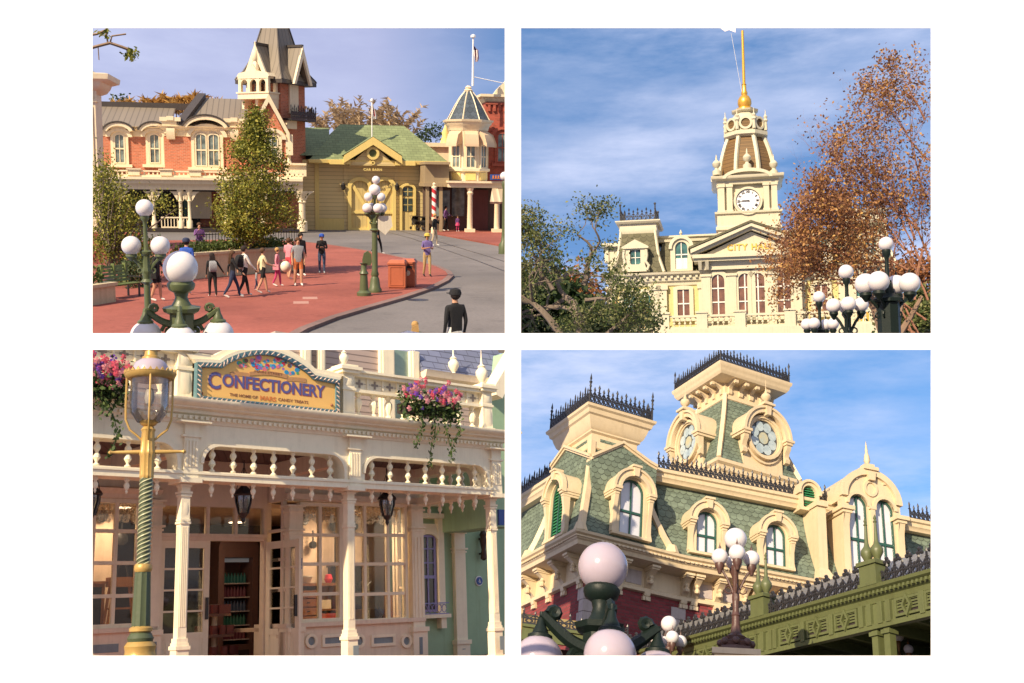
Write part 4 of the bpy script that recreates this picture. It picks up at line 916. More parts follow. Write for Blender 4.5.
# left display window
lu0,lu1,lz0,lz1,_ = glazed(78,150,499,628,WD,(92,115,137),(531,563,596))
b = MB(G.M); zlt = lz1; b.box(UL,lu1+.1,WD-.04,WD+.15,z0,lz0-.06); b.box(UL,lu1+.12,WD-.1,WD+.12,lz0-.07,lz0); b.box(UL,lu1+.15,WD-.02,WD+.12,zlt,zat+.16)
b.mold([(UL,WD),(lu1+.12,WD)], [(0,zlt+.0),(.05,zlt+.02),(.06,zlt+.08),(.12,zlt+.12),(.14,zlt+.16),(0,zlt+.2)])
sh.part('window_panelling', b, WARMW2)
uu0,uz0 = pz(92,645,WD); uu1,uz1 = pz(117,652,WD); sh.part('sunk_panel', MB(G.M).box(uu0,uu1,WD-.05,WD-.035,uz1,uz0), PANEL)
pilaster(148,157.5,WD,500,630,nfl=0)
# door wall: transom, fixed leaf, frames
zdt = pz(235,541,WD)[1]; ztr0 = pz(210,534,WD)[1]; ztr1 = pz(210,507,WD)[1]; ua_ = pz(157,560,WD)[0]; ub_ = pz(266,560,WD)[0]
b = MB(G.M); b.box(ua_,ub_,WD-.03,WD+.12,zdt,ztr0); b.box(ua_,ub_,WD-.06,WD+.1,ztr0-.05,ztr0); b.box(ua_,ub_,WD-.03,WD+.12,ztr1,zat+.16); b.box(ub_-.06,ub_+.0,WD-.03,WD+.1,z0,ztr1)
for px in (180,208,236): u = pz(px,520,WD)[0]; b.box(u-.025,u+.025,WD-.02,WD+.08,ztr0,ztr1)
tr = sh.part('door_head', b, WARMW2)
sh.part('pane', MB(G.M).box(ua_,ub_-.06,WD+.03,WD+.036,ztr0,ztr1), GLS, tr)
def door_leaf(M, wd, ht, name, handle_side):
    b = MB(M); zk = .62; fr = .1
    b.box(0,fr,0,.05,0,ht); b.box(wd-fr,wd,0,.05,0,ht); b.box(fr,wd-fr,0,.05,0,.12); b.box(fr,wd-fr,0,.05,zk,zk+.1); b.box(fr,wd-fr,0,.05,ht-.12,ht)
    b.box(fr,wd-fr,.01,.04,.12,zk); b.box(fr+.06,wd-fr-.06,0,.045,.18,zk-.06)
    b.box(wd/2-.015,wd/2+.015,.005,.045,zk+.1,ht-.12)
    for k in (1,2,3): z = zk+.1+(ht-.22-zk)*k/4; b.box(fr,wd-fr,.005,.045,z-.015,z+.015)
    d = sh.part(name, b, WW); sh.part('pane', MB(M).box(fr,wd-fr,.022,.028,zk+.1,ht-.12), GLS, d)
    x = wd-.05 if handle_side > 0 else .05
    sh.part('handle', MB(M).box(x-.02,x+.02,-.05,-.01,ht*.42,ht*.58), IRON, d)
    return d
ud0 = pz(157.5,600,WD)[0]; ud1 = pz(209,600,WD)[0]; ht = zdt-.09
door_leaf(G.M @ Matrix.Translation((ud0,WD,.09)), ud1-ud0, ht, 'closed_door_leaf', 1)
uo = pz(264,600,WD)[0]
door_leaf(G.M @ Matrix.Translation((uo,WD-.02,.09)) @ Matrix.Rotation(R(180+62+180),4,'Z') @ Matrix.Translation((-.0,0,0)) if False else G.M @ Matrix.Translation((uo,WD-.05,.09)) @ Matrix.Rotation(R(-82),4,'Z'), .86, ht-.02, 'open_door_leaf', 1)
# interior
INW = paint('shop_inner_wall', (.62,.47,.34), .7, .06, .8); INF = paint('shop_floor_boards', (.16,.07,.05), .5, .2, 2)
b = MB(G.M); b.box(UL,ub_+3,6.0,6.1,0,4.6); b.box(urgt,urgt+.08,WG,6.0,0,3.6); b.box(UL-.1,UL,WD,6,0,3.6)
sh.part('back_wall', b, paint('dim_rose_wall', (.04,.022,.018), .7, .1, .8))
b = MB(G.M); b.box(G.u(290,600,WB+1.7),urgt+.1,WB+1.7,WB+1.8,0,3.6); sh.part('display_back_wall', b, INW)
b = MB(G.M); b.box(ulft,urgt,WB+.1,WB+1.7,bz0-.12,bz0-.06); sh.part('display_floor', b, INW)
b = MB(G.M); b.box(UL,ulft-.05,WD+.1,6,.02,.1); sh.part('shop_floor', b, INF)
b = MB(G.M); b.box(UL,urgt,WD+.12,6.05,ztr1+.02,ztr1+.1); b.box(ulft+.06,urgt-.06,WB+.13,WB+1.7,zt_+.05,zt_+.1); sh.part('shop_ceiling', b, INW)
b = MB(G.M); b.box(UL,lu1,WD+1.3,WD+1.36,.1,3.3); sh.part('display_back_wall', b, INW)
# green side wall
u0g = urgt+.01; b = MB(G.M); b.box(u0g,G.u(511,500,WG),WG,WG+.2,0,zdk-.05); sh.part('green_wall', b, MINT)
b = MB(G.M)
wu0, wu1 = pz(419,580,WG)[0], pz(435,580,WG)[0]; wz0 = pz(427,612,WG)[1]; wz1 = pz(427,535,WG)[1]
seg = [(wu0,wz0),(wu1,wz0)]+arc((wu0+wu1)/2, wz1-.08, (wu1-wu0)/2, .08, 0, 180, 8); e = .045
segi = [(wu0+e,wz0+e),(wu1-e,wz0+e)]+arc((wu0+wu1)/2, wz1-.08, (wu1-wu0)/2-e, .08, 0, 180, 8)
segi = [(x, min(z, wz1-e)) for x, z in segi]
b.ring(seg, segi, WG-.05, WG); um_ = (wu0+wu1)/2; b.box(um_-.014,um_+.014,WG-.045,WG-.005,wz0,wz1-.02)
zm = wz0+(wz1-wz0)*.45; b.box(wu0,wu1,WG-.048,WG-.004,zm-.03,zm+.03)
for k in (1,2): z = zm+(wz1-zm)*k/3; b.box(wu0,wu1,WG-.043,WG-.006,z-.012,z+.012)
wn = sh.part('violet_window', b, PURP); sh.part('pane', MB(G.M).prism(segi, WG-.02, WG-.01), darkglass('dark_pane'), wn)
b = MB(G.M); q0 = pz(436,580,WG)[0]; q1 = pz(442,580,WG)[0]; zh = pz(430,519,WG)[1]
b.box(wu0-.08,q0-.0,WG-.07,WG,wz1+.06,zh-.1); b.box(q0,q1,WG-.1,WG,wz0-.05,zh); b.box(wu0-.3,q1+.1,WG-.16,WG,zh-.0,zh+.1); b.box(wu0-.3,q1+.05,WG-.2,WG,wz0-.12,wz0-.05); b.box(q1-.15,q1-.02,WG-.14,WG,wz0-.32,wz0-.12)
b.ring(arc((wu0+wu1)/2,wz1-.08,(wu1-wu0)/2+.09,.2,0,180,8), arc((wu0+wu1)/2,wz1-.08,(wu1-wu0)/2,.09,0,180,8), WG-.09, WG, closed=False)
sh.part('window_surround', b, WW)
b = MB(G.M); za = wz0-.05; ue = q1
b.box(wu0-.1,ue,WG-.2,WG-.18,za+.2,za+.22); b.box(wu0-.1,ue,WG-.2,WG-.18,za,za+.02)
k = 0; x = wu0-.02
while x < ue:
    b.tube([(x+.055*math.cos(a*.6),WG-.19,za+.11+.075*math.sin(a*.6)) for a in range(11)], .009, 4); x += .12
sh.part('window_guard', b, PURP, wn)
pilaster(452.5,463,WG,528,640,nfl=0)
b = MB(G.M); a0 = pz(441,580,WG)[0]; a1 = pz(456,580,WG)[0]; z_ = pz(448,520,WG)[1]
b.ring([(a0,z_+.5)]+arc(a0+.1,z_,.28,.4,90,0,8)+[(a1,z_-.3)], [(a0,z_+.42)]+arc(a0+.06,z_,.24,.34,90,0,8)+[(a1-.08,z_-.3)], WG-.08, WG, closed=False)
sh.part('arch_trim', b, WW)
b = MB(G.M); z_ = pz(440,507,WG)[1]; b.box(u0g,G.u(510,500,WG),WG-.09,WG,z_,z_+.4); sh.part('wall_band', b, WW)
def symbol(M, bg, fg, T, r=None):
    if r: T.part('sign_plate', MB(M).prism(arc(0,0,r,r,0,345,23), -.02, 0), bg)
    else: T.part('sign_plate', MB(M).box(-.075,.075,-.02,0,-.09,.09), bg)
    s = .6 if r else 1; b = MB(M @ Matrix.Scale(s,4)); b.prism(arc(-.01,.055,.014,.014,0,330,11), -.04, -.02)
    b.ring(arc(0,-.02,.045,.045,100,340,12), arc(0,-.02,.032,.032,100,340,12), -.04, -.02, closed=False)
    b.box(-.017,-.003,-.04,-.02,-.02,.04); b.box(-.017,.03,-.041,-.02,-.024,-.01); b.box(.02,.032,-.042,-.02,-.055,-.012); b.box(.02,.052,-.043,-.02,-.062,-.05); b.box(-.015,.025,-.044,-.02,.012,.022)
    T.part('wheelchair_symbol', b, fg)
BLUE = paint('sign_blue', (.03,.08,.30), .4, .05, 2, dirt=.1); WHT = paint('white_enamel', (.8,.8,.8), .4, .03, 2, dirt=.1)
u, z = pz(294,564,WB); T_ = Thing(P3, 'access_sign', 'small square blue wheelchair sign on the pilaster left of the display window', 'sign', G.M @ Vector((u,WB-.12,z)))
symbol(G.M @ Matrix.Translation((u,WB-.115,z)), BLUE, WHT, T_)
u, z = pz(478.5,581,WG); T_ = Thing(P3, 'access_sign', 'round blue and white wheelchair sign on the green wall', 'sign', G.M @ Vector((u,WG,z)))
T_.part('rim', MB(G.M @ Matrix.Translation((u,WG-.005,z))).prism(arc(0,0,.1,.1,0,345,23), -.015, 0), WHT); symbol(G.M @ Matrix.Translation((u,WG-.02,z)), BLUE, WHT, T_, .078)
u, z = pz(502,516,0); u = GU(503,516,1.0); z = G.z(503,516,1.0)
b = MB(G.M); b.box(u-.1,u+.12,1.0,1.05,z-.17,z+.12); single(P3, 'hanging_sign', b, BLUE, 'dark blue hanging sign cut off beside the right porch column', 'sign')
u, z = pz(479.5,545,WG); b = MB(G.M)
b.lathe([(.02,z-.32),(.07,z-.28),(.06,z-.2),(.045,z-.1),(.06,z),(.075,z+.08),(.06,z+.16),(.08,z+.2),(.05,z+.26),(.02,z+.34)], (u,WG-.12,0), 10); b.box(u-.02,u+.02,WG-.12,WG,z+.1,z+.14); b.box(u-.02,u+.02,WG-.12,WG,z-.2,z-.16)
single(P3, 'wall_plaque_figure', b, paint('bronze_dark',(.07,.04,.035),.4,.2,4,metal=.5), 'tall dark bronze ornament fixed to the green wall beside the round sign', 'ornament')
# hanging lanterns
def lantern(px, py, w, label, s=1):
    p = G.hit(px,py,'w',w); T = Thing(P3, 'hanging_lantern', label, 'lantern', G.M @ p, group='black lanterns under the porch'); M = G.M @ Matrix.Translation(p) @ Matrix.Scale(s,4)
    b = MB(M); b.lathe([(.01,.62),(.012,.3),(.05,.29),(.03,.24),(.06,.2),(.15,.12),(.17,.08),(.15,.06)], (0,0,0), 12)
    b.lathe([(.08,-.2),(.06,-.24),(.03,-.28),(.035,-.32),(.004,-.37)], (0,0,0), 10)
    for i in range(6):
        a = i*math.pi/3; b.tube([(.145*math.cos(a),.145*math.sin(a),.08),(.14*math.cos(a),.14*math.sin(a),-.02),(.085*math.cos(a),.085*math.sin(a),-.21)], .01, 4)
        if i % 2 == 0: b.tube([(.15*math.cos(a),.15*math.sin(a),.08),(.09*math.cos(a),.09*math.sin(a),.3),(.012*math.cos(a),.012*math.sin(a),.5)], .006, 4)
    T.part('cage', b, IRON); b = MB(M); b.lathe([(.135,.07),(.13,-.02),(.078,-.2)], (0,0,0), 12); T.part('smoked_glass', b, glass('smoke_glass',(.5,.5,.55),.2))
lantern(243.5,500,1.0,'black hanging lantern above the shop doorway'); lantern(387,504,1.0,'black hanging lantern in front of the right display window'); lantern(90,500,.9,'black hanging lantern at the left edge of the porch')

# --- things inside
t = Thing(P3, 'drinks_fridge', 'tall lit drinks cabinet with rows of bottles, seen through the shop doorway', 'fridge', G.M @ Vector((G.u(238,600,4.9),4.9,.1)))
wF = 4.9; fx0, fx1 = G.u(218,600,wF), G.u(258,600,wF); fz1 = G.z(238,549,wF); M = G.M
b = MB(M); b.box(fx0,fx0+.12,wF,wF+.6,.1,fz1+.05); b.box(fx1-.12,fx1,wF,wF+.6,.1,fz1+.05); b.box(fx0,fx1,wF+.5,wF+.6,.1,fz1); b.box(fx0+.12,fx1-.12,wF,wF+.6,.1,.52); b.box(fx0+.12,fx1-.12,wF,wF+.6,fz1-.16,fz1+.05)
b.prism([(fx0,fz1+.05),(fx1,fz1+.05)]+arc((fx0+fx1)/2,fz1+.05,(fx1-fx0)/2,.2,0,180,10)[1:-1], wF, wF+.5)
t.part('cabinet', b, paint('fridge_rose_frame', (.12,.06,.05), .5, .1, 2))
r_ = random.Random(5); cols_ = [(.35,.04,.05),(.05,.25,.12),(.12,.14,.2),(.4,.06,.08),(.03,.3,.2)]
for k in range(5):
    z = .62+k*.26; t.part('shelf', MB(M).box(fx0+.12,fx1-.12,wF+.1,wF+.48,z-.02,z), QUOIN); b = MB(M)
    x = fx0+.16
    while x < fx1-.15: b.lathe([(.03,z),(.03,z+.12),(.012,z+.16),(.012,z+.19)], (x,wF+.16,0), 7); x += .068
    t.part('bottles', b, glow('drink_%d' % k, [q*.12 for q in cols_[k]], .2))  # bottles given a faint glow of their own, standing in for cabinet light
b = MB(M); b.box(fx0+.14,fx1-.14,wF+.12,wF+.16,fz1-.24,fz1-.17); t.part('light_strip', b, glow('fridge_light', (.3,.33,.36), .12))
t.part('kick_grille', MB(M).box(fx0+.18,fx1-.18,wF-.01,wF,.16,.42), DARK)
t = Thing(P3, 'sweet_stand', 'round tiered stand of red boxes just inside the doorway', 'display stand', G.M @ Vector((G.u(214,640,3.6),3.6,.1)))
xx = G.u(214,640,3.6); 
for k, (z, r) in enumerate(((.35,.42),(.7,.34),(1.05,.28))):
    t.part('tier', MB(M).lathe([(r,z),(r,z+.04)], (xx,3.6,0), 16), MATS['fridge_rose_frame']); b = MB(M)
    for i in range(12): a = i*math.pi/6; b.cbox((xx+(r-.07)*math.cos(a),3.6+(r-.07)*math.sin(a),z+.12), (.09,.09,.15))
    t.part('sweet_boxes', b, paint('box_red', (.12,.03,.03), .5, .4, 6))
t.part('stem', MB(M).lathe([(.25,.1),(.05,.14),(.05,1.2),(.08,1.25)], (xx,3.6,0), 10), WARMW2)
wI = WB+.9; zf = bz0-.06
def iu(px, w=wI): return G.u(px,600,w)
t = Thing(P3, 'drawer_cabinet', 'small wooden cabinet with drawers and stacked books in the display window', 'cabinet', G.M @ Vector((iu(318),wI,zf)))
a0, a1, a2 = iu(297), iu(318), iu(341); hz = G.z(318,583,wI)
b = MB(M); b.box(a0,a2,wI,wI+.4,hz-.05,hz); b.box(a0,a0+.03,wI,wI+.4,zf,hz); b.box(a1,a1+.03,wI,wI+.4,zf,hz); b.box(a2-.03,a2,wI,wI+.4,zf,hz); b.box(a0,a2,wI+.36,wI+.4,zf,hz); b.box(a1,a2,wI,wI+.38,zf+.25,zf+.27)
t.part('carcass', b, WOOD)
for k in range(4): z = zf+.03+k*.15; d = t.part('drawer', MB(M).box(a0+.04,a1-.01,wI-.02,wI+.02,z,z+.13), WOOD); t.part('knob', MB(M).cbox(((a0+a1)/2,wI-.03,z+.065), (.05,.02,.02)), BLK, d)
b = MB(M); b.box(a1+.06,a2-.08,wI+.03,wI+.3,zf+.01,zf+.2); b.cur = 1; b.box(a1+.06,a1+.3,wI+.03,wI+.3,zf+.28,zf+.44); t.part('books', b, [paint('book_red',(.5,.07,.04),.6,.2,4), WARMW])
t = Thing(P3, 'kitchen_range', 'black cast iron cooking range on curved legs with pans on top', 'stove', G.M @ Vector((iu(360),wI,zf)))
s0, s1 = iu(343), iu(380); hs = G.z(360,588,wI)
b = MB(M); b.box(s0,s1,wI,wI+.5,zf+.25,hs-.12); b.box(s0-.05,s1+.05,wI-.05,wI+.55,hs-.12,hs-.06); b.box(s0,s1,wI+.4,wI+.5,hs-.06,hs+.45); b.box(s0-.03,s1+.03,wI+.2,wI+.5,hs+.4,hs+.44)
for x in (s0+.05,s1-.05): b.tube([(x,wI+.05,zf+.3),(x+(.08 if x > (s0+s1)/2 else -.08),wI-.02,zf+.15),(x,wI+.05,zf)], [.05,.035,.02], 6)
b.tube([(s0+.15,wI+.4,hs+.4),(s0+.15,wI+.4,hs+1.3)], .06, 8); t.part('range_body', b, BLK)
b = MB(M); b.lathe([(.1,hs-.06),(.12,hs+.04),(.13,hs+.06),(.05,hs+.1),(.02,hs+.13)], ((s0+s1)/2-.12,wI+.2,0), 12); t.part('pan', b, BLK)
b = MB(M); b.lathe([(.08,hs-.06),(.1,hs),(.07,hs+.1),(.02,hs+.12)], ((s0+s1)/2+.15,wI+.2,0), 12); b.tube([((s0+s1)/2+.22,wI+.2,hs+.0),((s0+s1)/2+.36,wI+.2,hs+.12)], .015, 5); t.part('kettle', b, BLK)
t = Thing(P3, 'butter_churn', 'wooden butter churn barrel with upright handle in the right display window', 'churn', G.M @ Vector((iu(394),wI,zf)))
x = iu(394); t.part('barrel', MB(M).lathe([(.14,zf),(.15,zf+.04),(.12,zf+.5),(.13,zf+.52),(.1,zf+.54)], (x,wI+.1,0), 12), WOOD); t.part('handle', MB(M).tube([(x,wI+.1,zf+.5),(x,wI+.1,zf+1.25)], .02, 6), WOOD)
cols2 = [('mixing_bowl','white mixing bowl on the wooden cabinet',(.55,.5,.42),311,.13),('storage_jar','yellow storage jar on the cabinet beside the left mullion',(.55,.32,.04),300,.09),('enamel_jug','red enamel jug on the right end of the cabinet',(.55,.03,.05),334,.08)]
for nm, lb, cc, px, r in cols2:
    b = MB(M); b.lathe([(r*.6,hz),(r,hz+r*.9),(r*.95,hz+r),(r*.7,hz+r*1.9 if nm != 'mixing_bowl' else hz+r),(r*.5,hz+r*2 if nm != 'mixing_bowl' else hz+r*.9)], (iu(px),wI+.18,0), 12); single(P3, nm, b, paint('paint_'+nm, cc, .35, .08, 3), lb, nm.split('_')[-1])
for i, (px, py, r) in enumerate(((303,521,.08),(334,526,.11),(352,526,.1),(312,545,.07))):
    p = G.hit(px,py,'w',WB+1.6); b = MB(M @ Matrix.Translation((p.x,WB+1.6,p.z)) @ Matrix.Rotation(R(90),4,'X'))
    b.lathe([(r,0),(r*1.05,.05),(r*.9,.08)], (0,0,0), 14); b.box(-.012,.012,r,r+.2,.02,.04)
    single(P3, 'hanging_pan', b, BLK, ['black pan hanging at the upper left of the display window','largest black pan, hanging centre of the display window','black pan hanging just right of the middle column','dark utensil rack below the upper left pan'][i], 'pan', group='pans hung on the display wall')
# lace valance across the windows
def lace(u0, u1, w, zt, label):
    b = MB(M); n = 60; rings = []
    top = []; bot = []
    for i in range(n+1):
        t_ = i/n; u = u0+(u1-u0)*t_; yy = w+.03*math.sin(i*1.3); top.append((u,yy,zt)); bot.append((u,yy+.01,zt-.28-.06*abs(math.sin(t_*math.pi*8))))
    b.loft([top, bot], cap=False, closed=False); single(P3, 'lace_valance', b, LACE, label, 'curtain')
LACE = glass('lace', (.6,.6,.6), .0); m, g, p = base_mat('lace_cloth', .8); MATS['lace_cloth'] = m; nt = m.node_tree
p.inputs['Base Color'].default_value = (.6,.52,.45,1); tr = g.n('ShaderNodeBsdfTransparent'); mx = g.n('ShaderNodeMixShader'); tcx = g.n('ShaderNodeTexCoord').outputs['Object']
g.l(g.ramp(g.noise(tcx, 34, 2), [(.42,.25),(.55,.85)]), mx.inputs[0]); g.l(tr.outputs[0], mx.inputs[1]); g.l(p.outputs[0], mx.inputs[2]); g.l(mx.outputs[0], nt.nodes['Material Output'].inputs[0]); LACE = m
lace(bu0+.05, cu1-.05, WB+.12, zt_-.02, 'pale lace valance across the top of the right display window'); lace(lu0, lu1, WD+.14, lz1-.02, 'pale lace valance across the top of the left display window')
# left window display
t = Thing(P3, 'wooden_stool', 'light wooden step stool with basket handle in the left display window', 'stool', G.M @ Vector((G.u(122,610,WD+.6),WD+.6,lz0)))
x = G.u(121,610,WD+.6); zs_t = G.z(121,585,WD+.6); w_s = WD+.6
t.part('seat', MB(M).box(x-.22,x+.22,w_s-.12,w_s+.12,zs_t-.03,zs_t+.12), WOOD)
for sx in (-1,1):
    for sy in (-.08,.08): t.part('leg', MB(M).tube([(x+sx*.16,w_s+sy,zs_t),(x+sx*.26,w_s+sy,lz0-.06)], .025, 5), WOOD)
t.part('stretcher', MB(M).box(x-.22,x+.22,w_s-.02,w_s+.02,(zs_t+lz0)/2-.05,(zs_t+lz0)/2-.02), WOOD)
t.part('handle', MB(M).tube([(x+.09*math.cos(a*.314),w_s,zs_t+.12+.22*math.sin(a*.314)) for a in range(11)], .014, 5), BLK)
t = Thing(P3, 'display_cupboard', 'dark wooden cupboard at the left end of the left display window', 'cupboard', G.M @ Vector((G.u(98,610,WD+.7),WD+.7,lz0)))
x0_ = G.u(80,610,WD+.7); x1_ = G.u(104,610,WD+.7); zc2 = G.z(95,584,WD+.7); b = MB(M); b.box(x0_,x1_,WD+.7,WD+1.1,lz0-.06,zc2); b.box(x0_-.03,x1_+.03,WD+.66,WD+1.1,zc2,zc2+.04); t.part('carcass', b, WOOD)
t.part('door', MB(M).box(x0_+.08,x1_-.06,WD+.68,WD+.7,lz0+.05,zc2-.05), BLK)
b = MB(M); b.box(UL,lu1,WD+.2,WD+1.3,lz0-.12,lz0-.07); sh.part('display_floor', b, INW)
for i, (px, py) in enumerate(((101,516),(121,516),(121,539))):
    p = G.hit(px,py,'w',WD+1.25); b = MB(M @ Matrix.Translation((p.x,WD+1.25,p.z)) @ Matrix.Rotation(R(90),4,'X')); b.lathe([(.1,0),(.11,.04),(.02,.07)], (0,0,0), 14); b.box(-.012,.012,.1,.28,.0,.02)
    single(P3, 'hanging_pan', b, BLK, ['black pan hanging highest at the left window','black pan hanging left of the gold lamp post','lower black pan hanging left of the gold lamp post'][i], 'pan', group='pans in the left display window')

# ---- flower baskets
LEAFI = leafmat('ivy_leaf', [(.02,.04,.012),(.05,.09,.025),(.12,.17,.05)], 3)
PETS = [paint('petal_pink',(.75,.10,.16),.6,.2,6,bmp=0), paint('petal_rose',(.80,.30,.32),.6,.2,6,bmp=0), paint('petal_violet',(.22,.07,.45),.6,.2,6,bmp=0)]
def leafquad(b, c, s, r_, droop=0):
    d = Vector((r_.uniform(-1,1), r_.uniform(-1,1), r_.uniform(-1,.6)-droop)).normalized(); e = d.cross(Vector((r_.uniform(-1,1),r_.uniform(-1,1),r_.uniform(-1,1)))).normalized()
    b.add([c-d*s*.5, c+e*s*.32, c+d*s*.6, c-e*s*.32], [(0,1,2,3)])
def basket(px0, px1, py, label, vines, w=-.2):
    ua, ub = GU(px0,py,w), GU(px1,py,w); z = G.z((px0+px1)/2,py,w); r_ = random.Random(int(px0)); T = Thing(P3, 'flower_box', label, 'flower box', G.M @ Vector(((ua+ub)/2,w,z-.3)))
    T.part('trough', MB(G.M).box(ua+.05,ub-.05,w-.08,w+.1,z-.28,z-.12), DARK)
    b = MB(G.M)
    for i in range(900):
        u = r_.uniform(ua,ub); b_c = Vector((u, w+r_.gauss(-.09,.08), z+r_.gauss(-.13,.12))); leafquad(b, b_c, r_.uniform(.05,.09), r_)
    T.part('foliage', b, LEAFI)
    for (vp, vy, sprd) in vines:
        u = GU(vp,py,w); zl = G.z(vp,vy,w); b = MB(G.M); n = int((z-zl)/.012)
        for i in range(n):
            t_ = i/n; zz = z-.1-(z-.1-zl)*t_; cx_ = u+.07*math.sin(t_*7+vp)+r_.gauss(0,sprd*(1-t_*.65)); leafquad(b, Vector((cx_, w-.16+r_.gauss(0,.035), zz)), r_.uniform(.045,.08), r_, 1)
        b.tube([(u+.07*math.sin(k/8*7+vp), w-.15, z-.1-(z-.1-zl)*k/8) for k in range(9)], .006, 4)
        T.part('trailing_ivy', b, LEAFI)
    b = MB(G.M)
    for i in range(95):
        u = r_.uniform(ua,ub); c_ = Vector((u, w-.18+r_.gauss(0,.04), z+r_.gauss(.05,.1))); b.cur = r_.choice([0,0,0,1,1,1,0,2]) if (u-ua)/(ub-ua) > .3 else r_.choice([0,1,2,2])
        rr = r_.uniform(.028,.045)
        for k in range(5):
            a = k*1.257+i; p_ = c_+Vector((rr*math.cos(a),-.01,rr*math.sin(a))); b.add([c_+Vector((0,-.02,0)), p_+Vector((rr*.5*math.sin(a),-.01,-rr*.5*math.cos(a))), p_*1+Vector((rr*.35*math.cos(a),0,rr*.35*math.sin(a))), p_-Vector((rr*.5*math.sin(a),.01,-rr*.5*math.cos(a)))], [(0,1,2,3)])
    T.part('flowers', b, PETS)['kind'] = 'stuff'
basket(398, 455, 399, 'flower box of pink and violet blooms with long ivy on the right parapet', [(413,450,.04),(426,470,.045),(442,464,.06),(450,445,.05)])
basket(84, 122, 377, 'flower box of pink and violet blooms behind the lamp at the left edge', [(110,460,.06),(97,418,.05)])

# ---- gilded gas lamp
q = P3.atY(144,545,11); x, y = q.x, q.y
def lz(py): return P3.atY(144,py,11).z
YEL = paint('gilt_paint', (.50,.32,.10), .35, .08, 2, metal=.25, dirt=.2); SPG = paint('lamp_post_green', (.075,.095,.05), .4, .15, 2)
gl = Thing(P3, 'gas_lamp', 'tall gilded street lamp with round glass lantern and spiral green post', 'lamp', (x,y,0)); s = .01
b = MB(); b.lathe([(.17,lz(656)),(.16,lz(650)),(.17,lz(646))], (x,y,0), 24)
prof = [(.2,0),(.2,.3),(.17,.35),(.17,lz(660)),(.145,lz(657)),(.135,lz(651)),(.145,lz(646)),(.12,lz(642)),(.09,lz(640))]
gl.part('post_base', MB().lathe(prof, (x,y,0), 24), YEL)
gl.part('post_collar', MB().lathe([(.11,lz(642)),(.12,lz(638)),(.1,lz(634)),(.085,lz(632))], (x,y,0), 24), SPG)
gl.part('gilt_ring', MB().lathe([(.08,lz(633)),(.105,lz(631)),(.105,lz(628)),(.08,lz(626))], (x,y,0), 24), YEL)
b = MB(); nn = 20; rings = []
for z_, rr in ((lz(627),.085),(lz(624),.085),(lz(573),.072),(lz(571),.072)): rings.append([(x+(rr if k%2 else rr*.88)*math.cos(2*math.pi*k/nn), y+(rr if k%2 else rr*.88)*math.sin(2*math.pi*k/nn), z_) for k in range(nn)])
gl.part('fluted_shaft', b.loft(rings), SPG)
gl.part('gilt_ring', MB().lathe([(.072,lz(572)),(.082,lz(570)),(.082,lz(566)),(.07,lz(564))], (x,y,0), 24), YEL)
b = MB(); rr = .056; gl.part('spiral_core', MB().lathe([(rr,lz(566)),(rr,lz(477))], (x,y,0), 20), SPG)
za, zb2 = lz(565), lz(478)
for k in range(4):
    pts = []
    for i in range(161): t_ = i/160; a = t_*2*math.pi*5.2+k*math.pi/2; pts.append((x+(rr+.003)*math.cos(a), y+(rr+.003)*math.sin(a), za+(zb2-za)*t_))
    b.tube(pts, .0075, 4)
gl.part('spiral_band', b, paint('pale_gilt', (.42,.42,.26), .4, .1, 2))
rings = []
for z_, rr_ in ((lz(479),.058),(lz(477),.068),(lz(475),.066),(lz(457),.068),(lz(455),.075),(lz(452),.075),(lz(450),.068),(lz(432),.06),(lz(430),.07),(lz(427),.05)): rings.append([(x+(rr_ if k%2 else rr_*.9)*math.cos(2*math.pi*k/24), y+(rr_ if k%2 else rr_*.9)*math.sin(2*math.pi*k/24), z_) for k in range(24)])
gl.part('gilt_capital', MB().loft(rings), YEL)
b = MB(); zc3 = lz(452)
b.M = Matrix.Translation((x,y,zc3)) @ Matrix.Rotation(R(90),4,'Y') @ Matrix.Rotation(0,4,'Z')
b.lathe([(.006,-.36),(.022,-.34),(.012,-.32),(.016,-.28),(.022,-.08),(.022,.08),(.016,.28),(.012,.32),(.022,.34),(.006,.36)], (0,0,0), 12); gl.part('ladder_bar', b, YEL)
b = MB()
for a in (R(8),R(98),R(188),R(278)):
    ca, sa_ = math.cos(a), math.sin(a); b.tube([(x+ca*r0,y+sa_*r0,lz(p_)) for r0,p_ in ((.06,440),(.1,436),(.17,430),(.21,420),(.215,405),(.215,376))], .011, 6)
b.lathe([(.02,lz(428)),(.07,lz(425)),(.085,lz(423)),(.08,lz(421)),(.03,lz(420))], (x,y,0), 20)
gl.part('lantern_frame', b, YEL)
b = MB(); b.lathe([(.02,lz(420.5)),(.012,lz(417)),(.012,lz(407)),(.03,lz(405)),(.005,lz(404))], (x,y,0), 8); b.lathe([(.035,lz(404)),(.05,lz(398)),(.035,lz(390)),(.02,lz(388))], (x,y,0), 10); gl.part('burner', b, paint('burner', (.35,.33,.30), .4, .1, 4))
b = MB(); b.lathe([(.11,lz(422)),(.17,lz(413)),(.182,lz(405)),(.182,lz(379))], (x,y,0), 32); b.f = [f for f in b.f if len(f) == 4]; b.mi = b.mi[:len(b.f)]
gl.part('glass_chimney', b, glass('lamp_glass', (.95,.93,.9), .12, .02))
b = MB(); b.lathe([(.2,lz(380)),(.22,lz(379)),(.24,lz(376)),(.245,lz(374)),(.2,lz(373.5)),(.16,lz(373))], (x,y,0), 32)
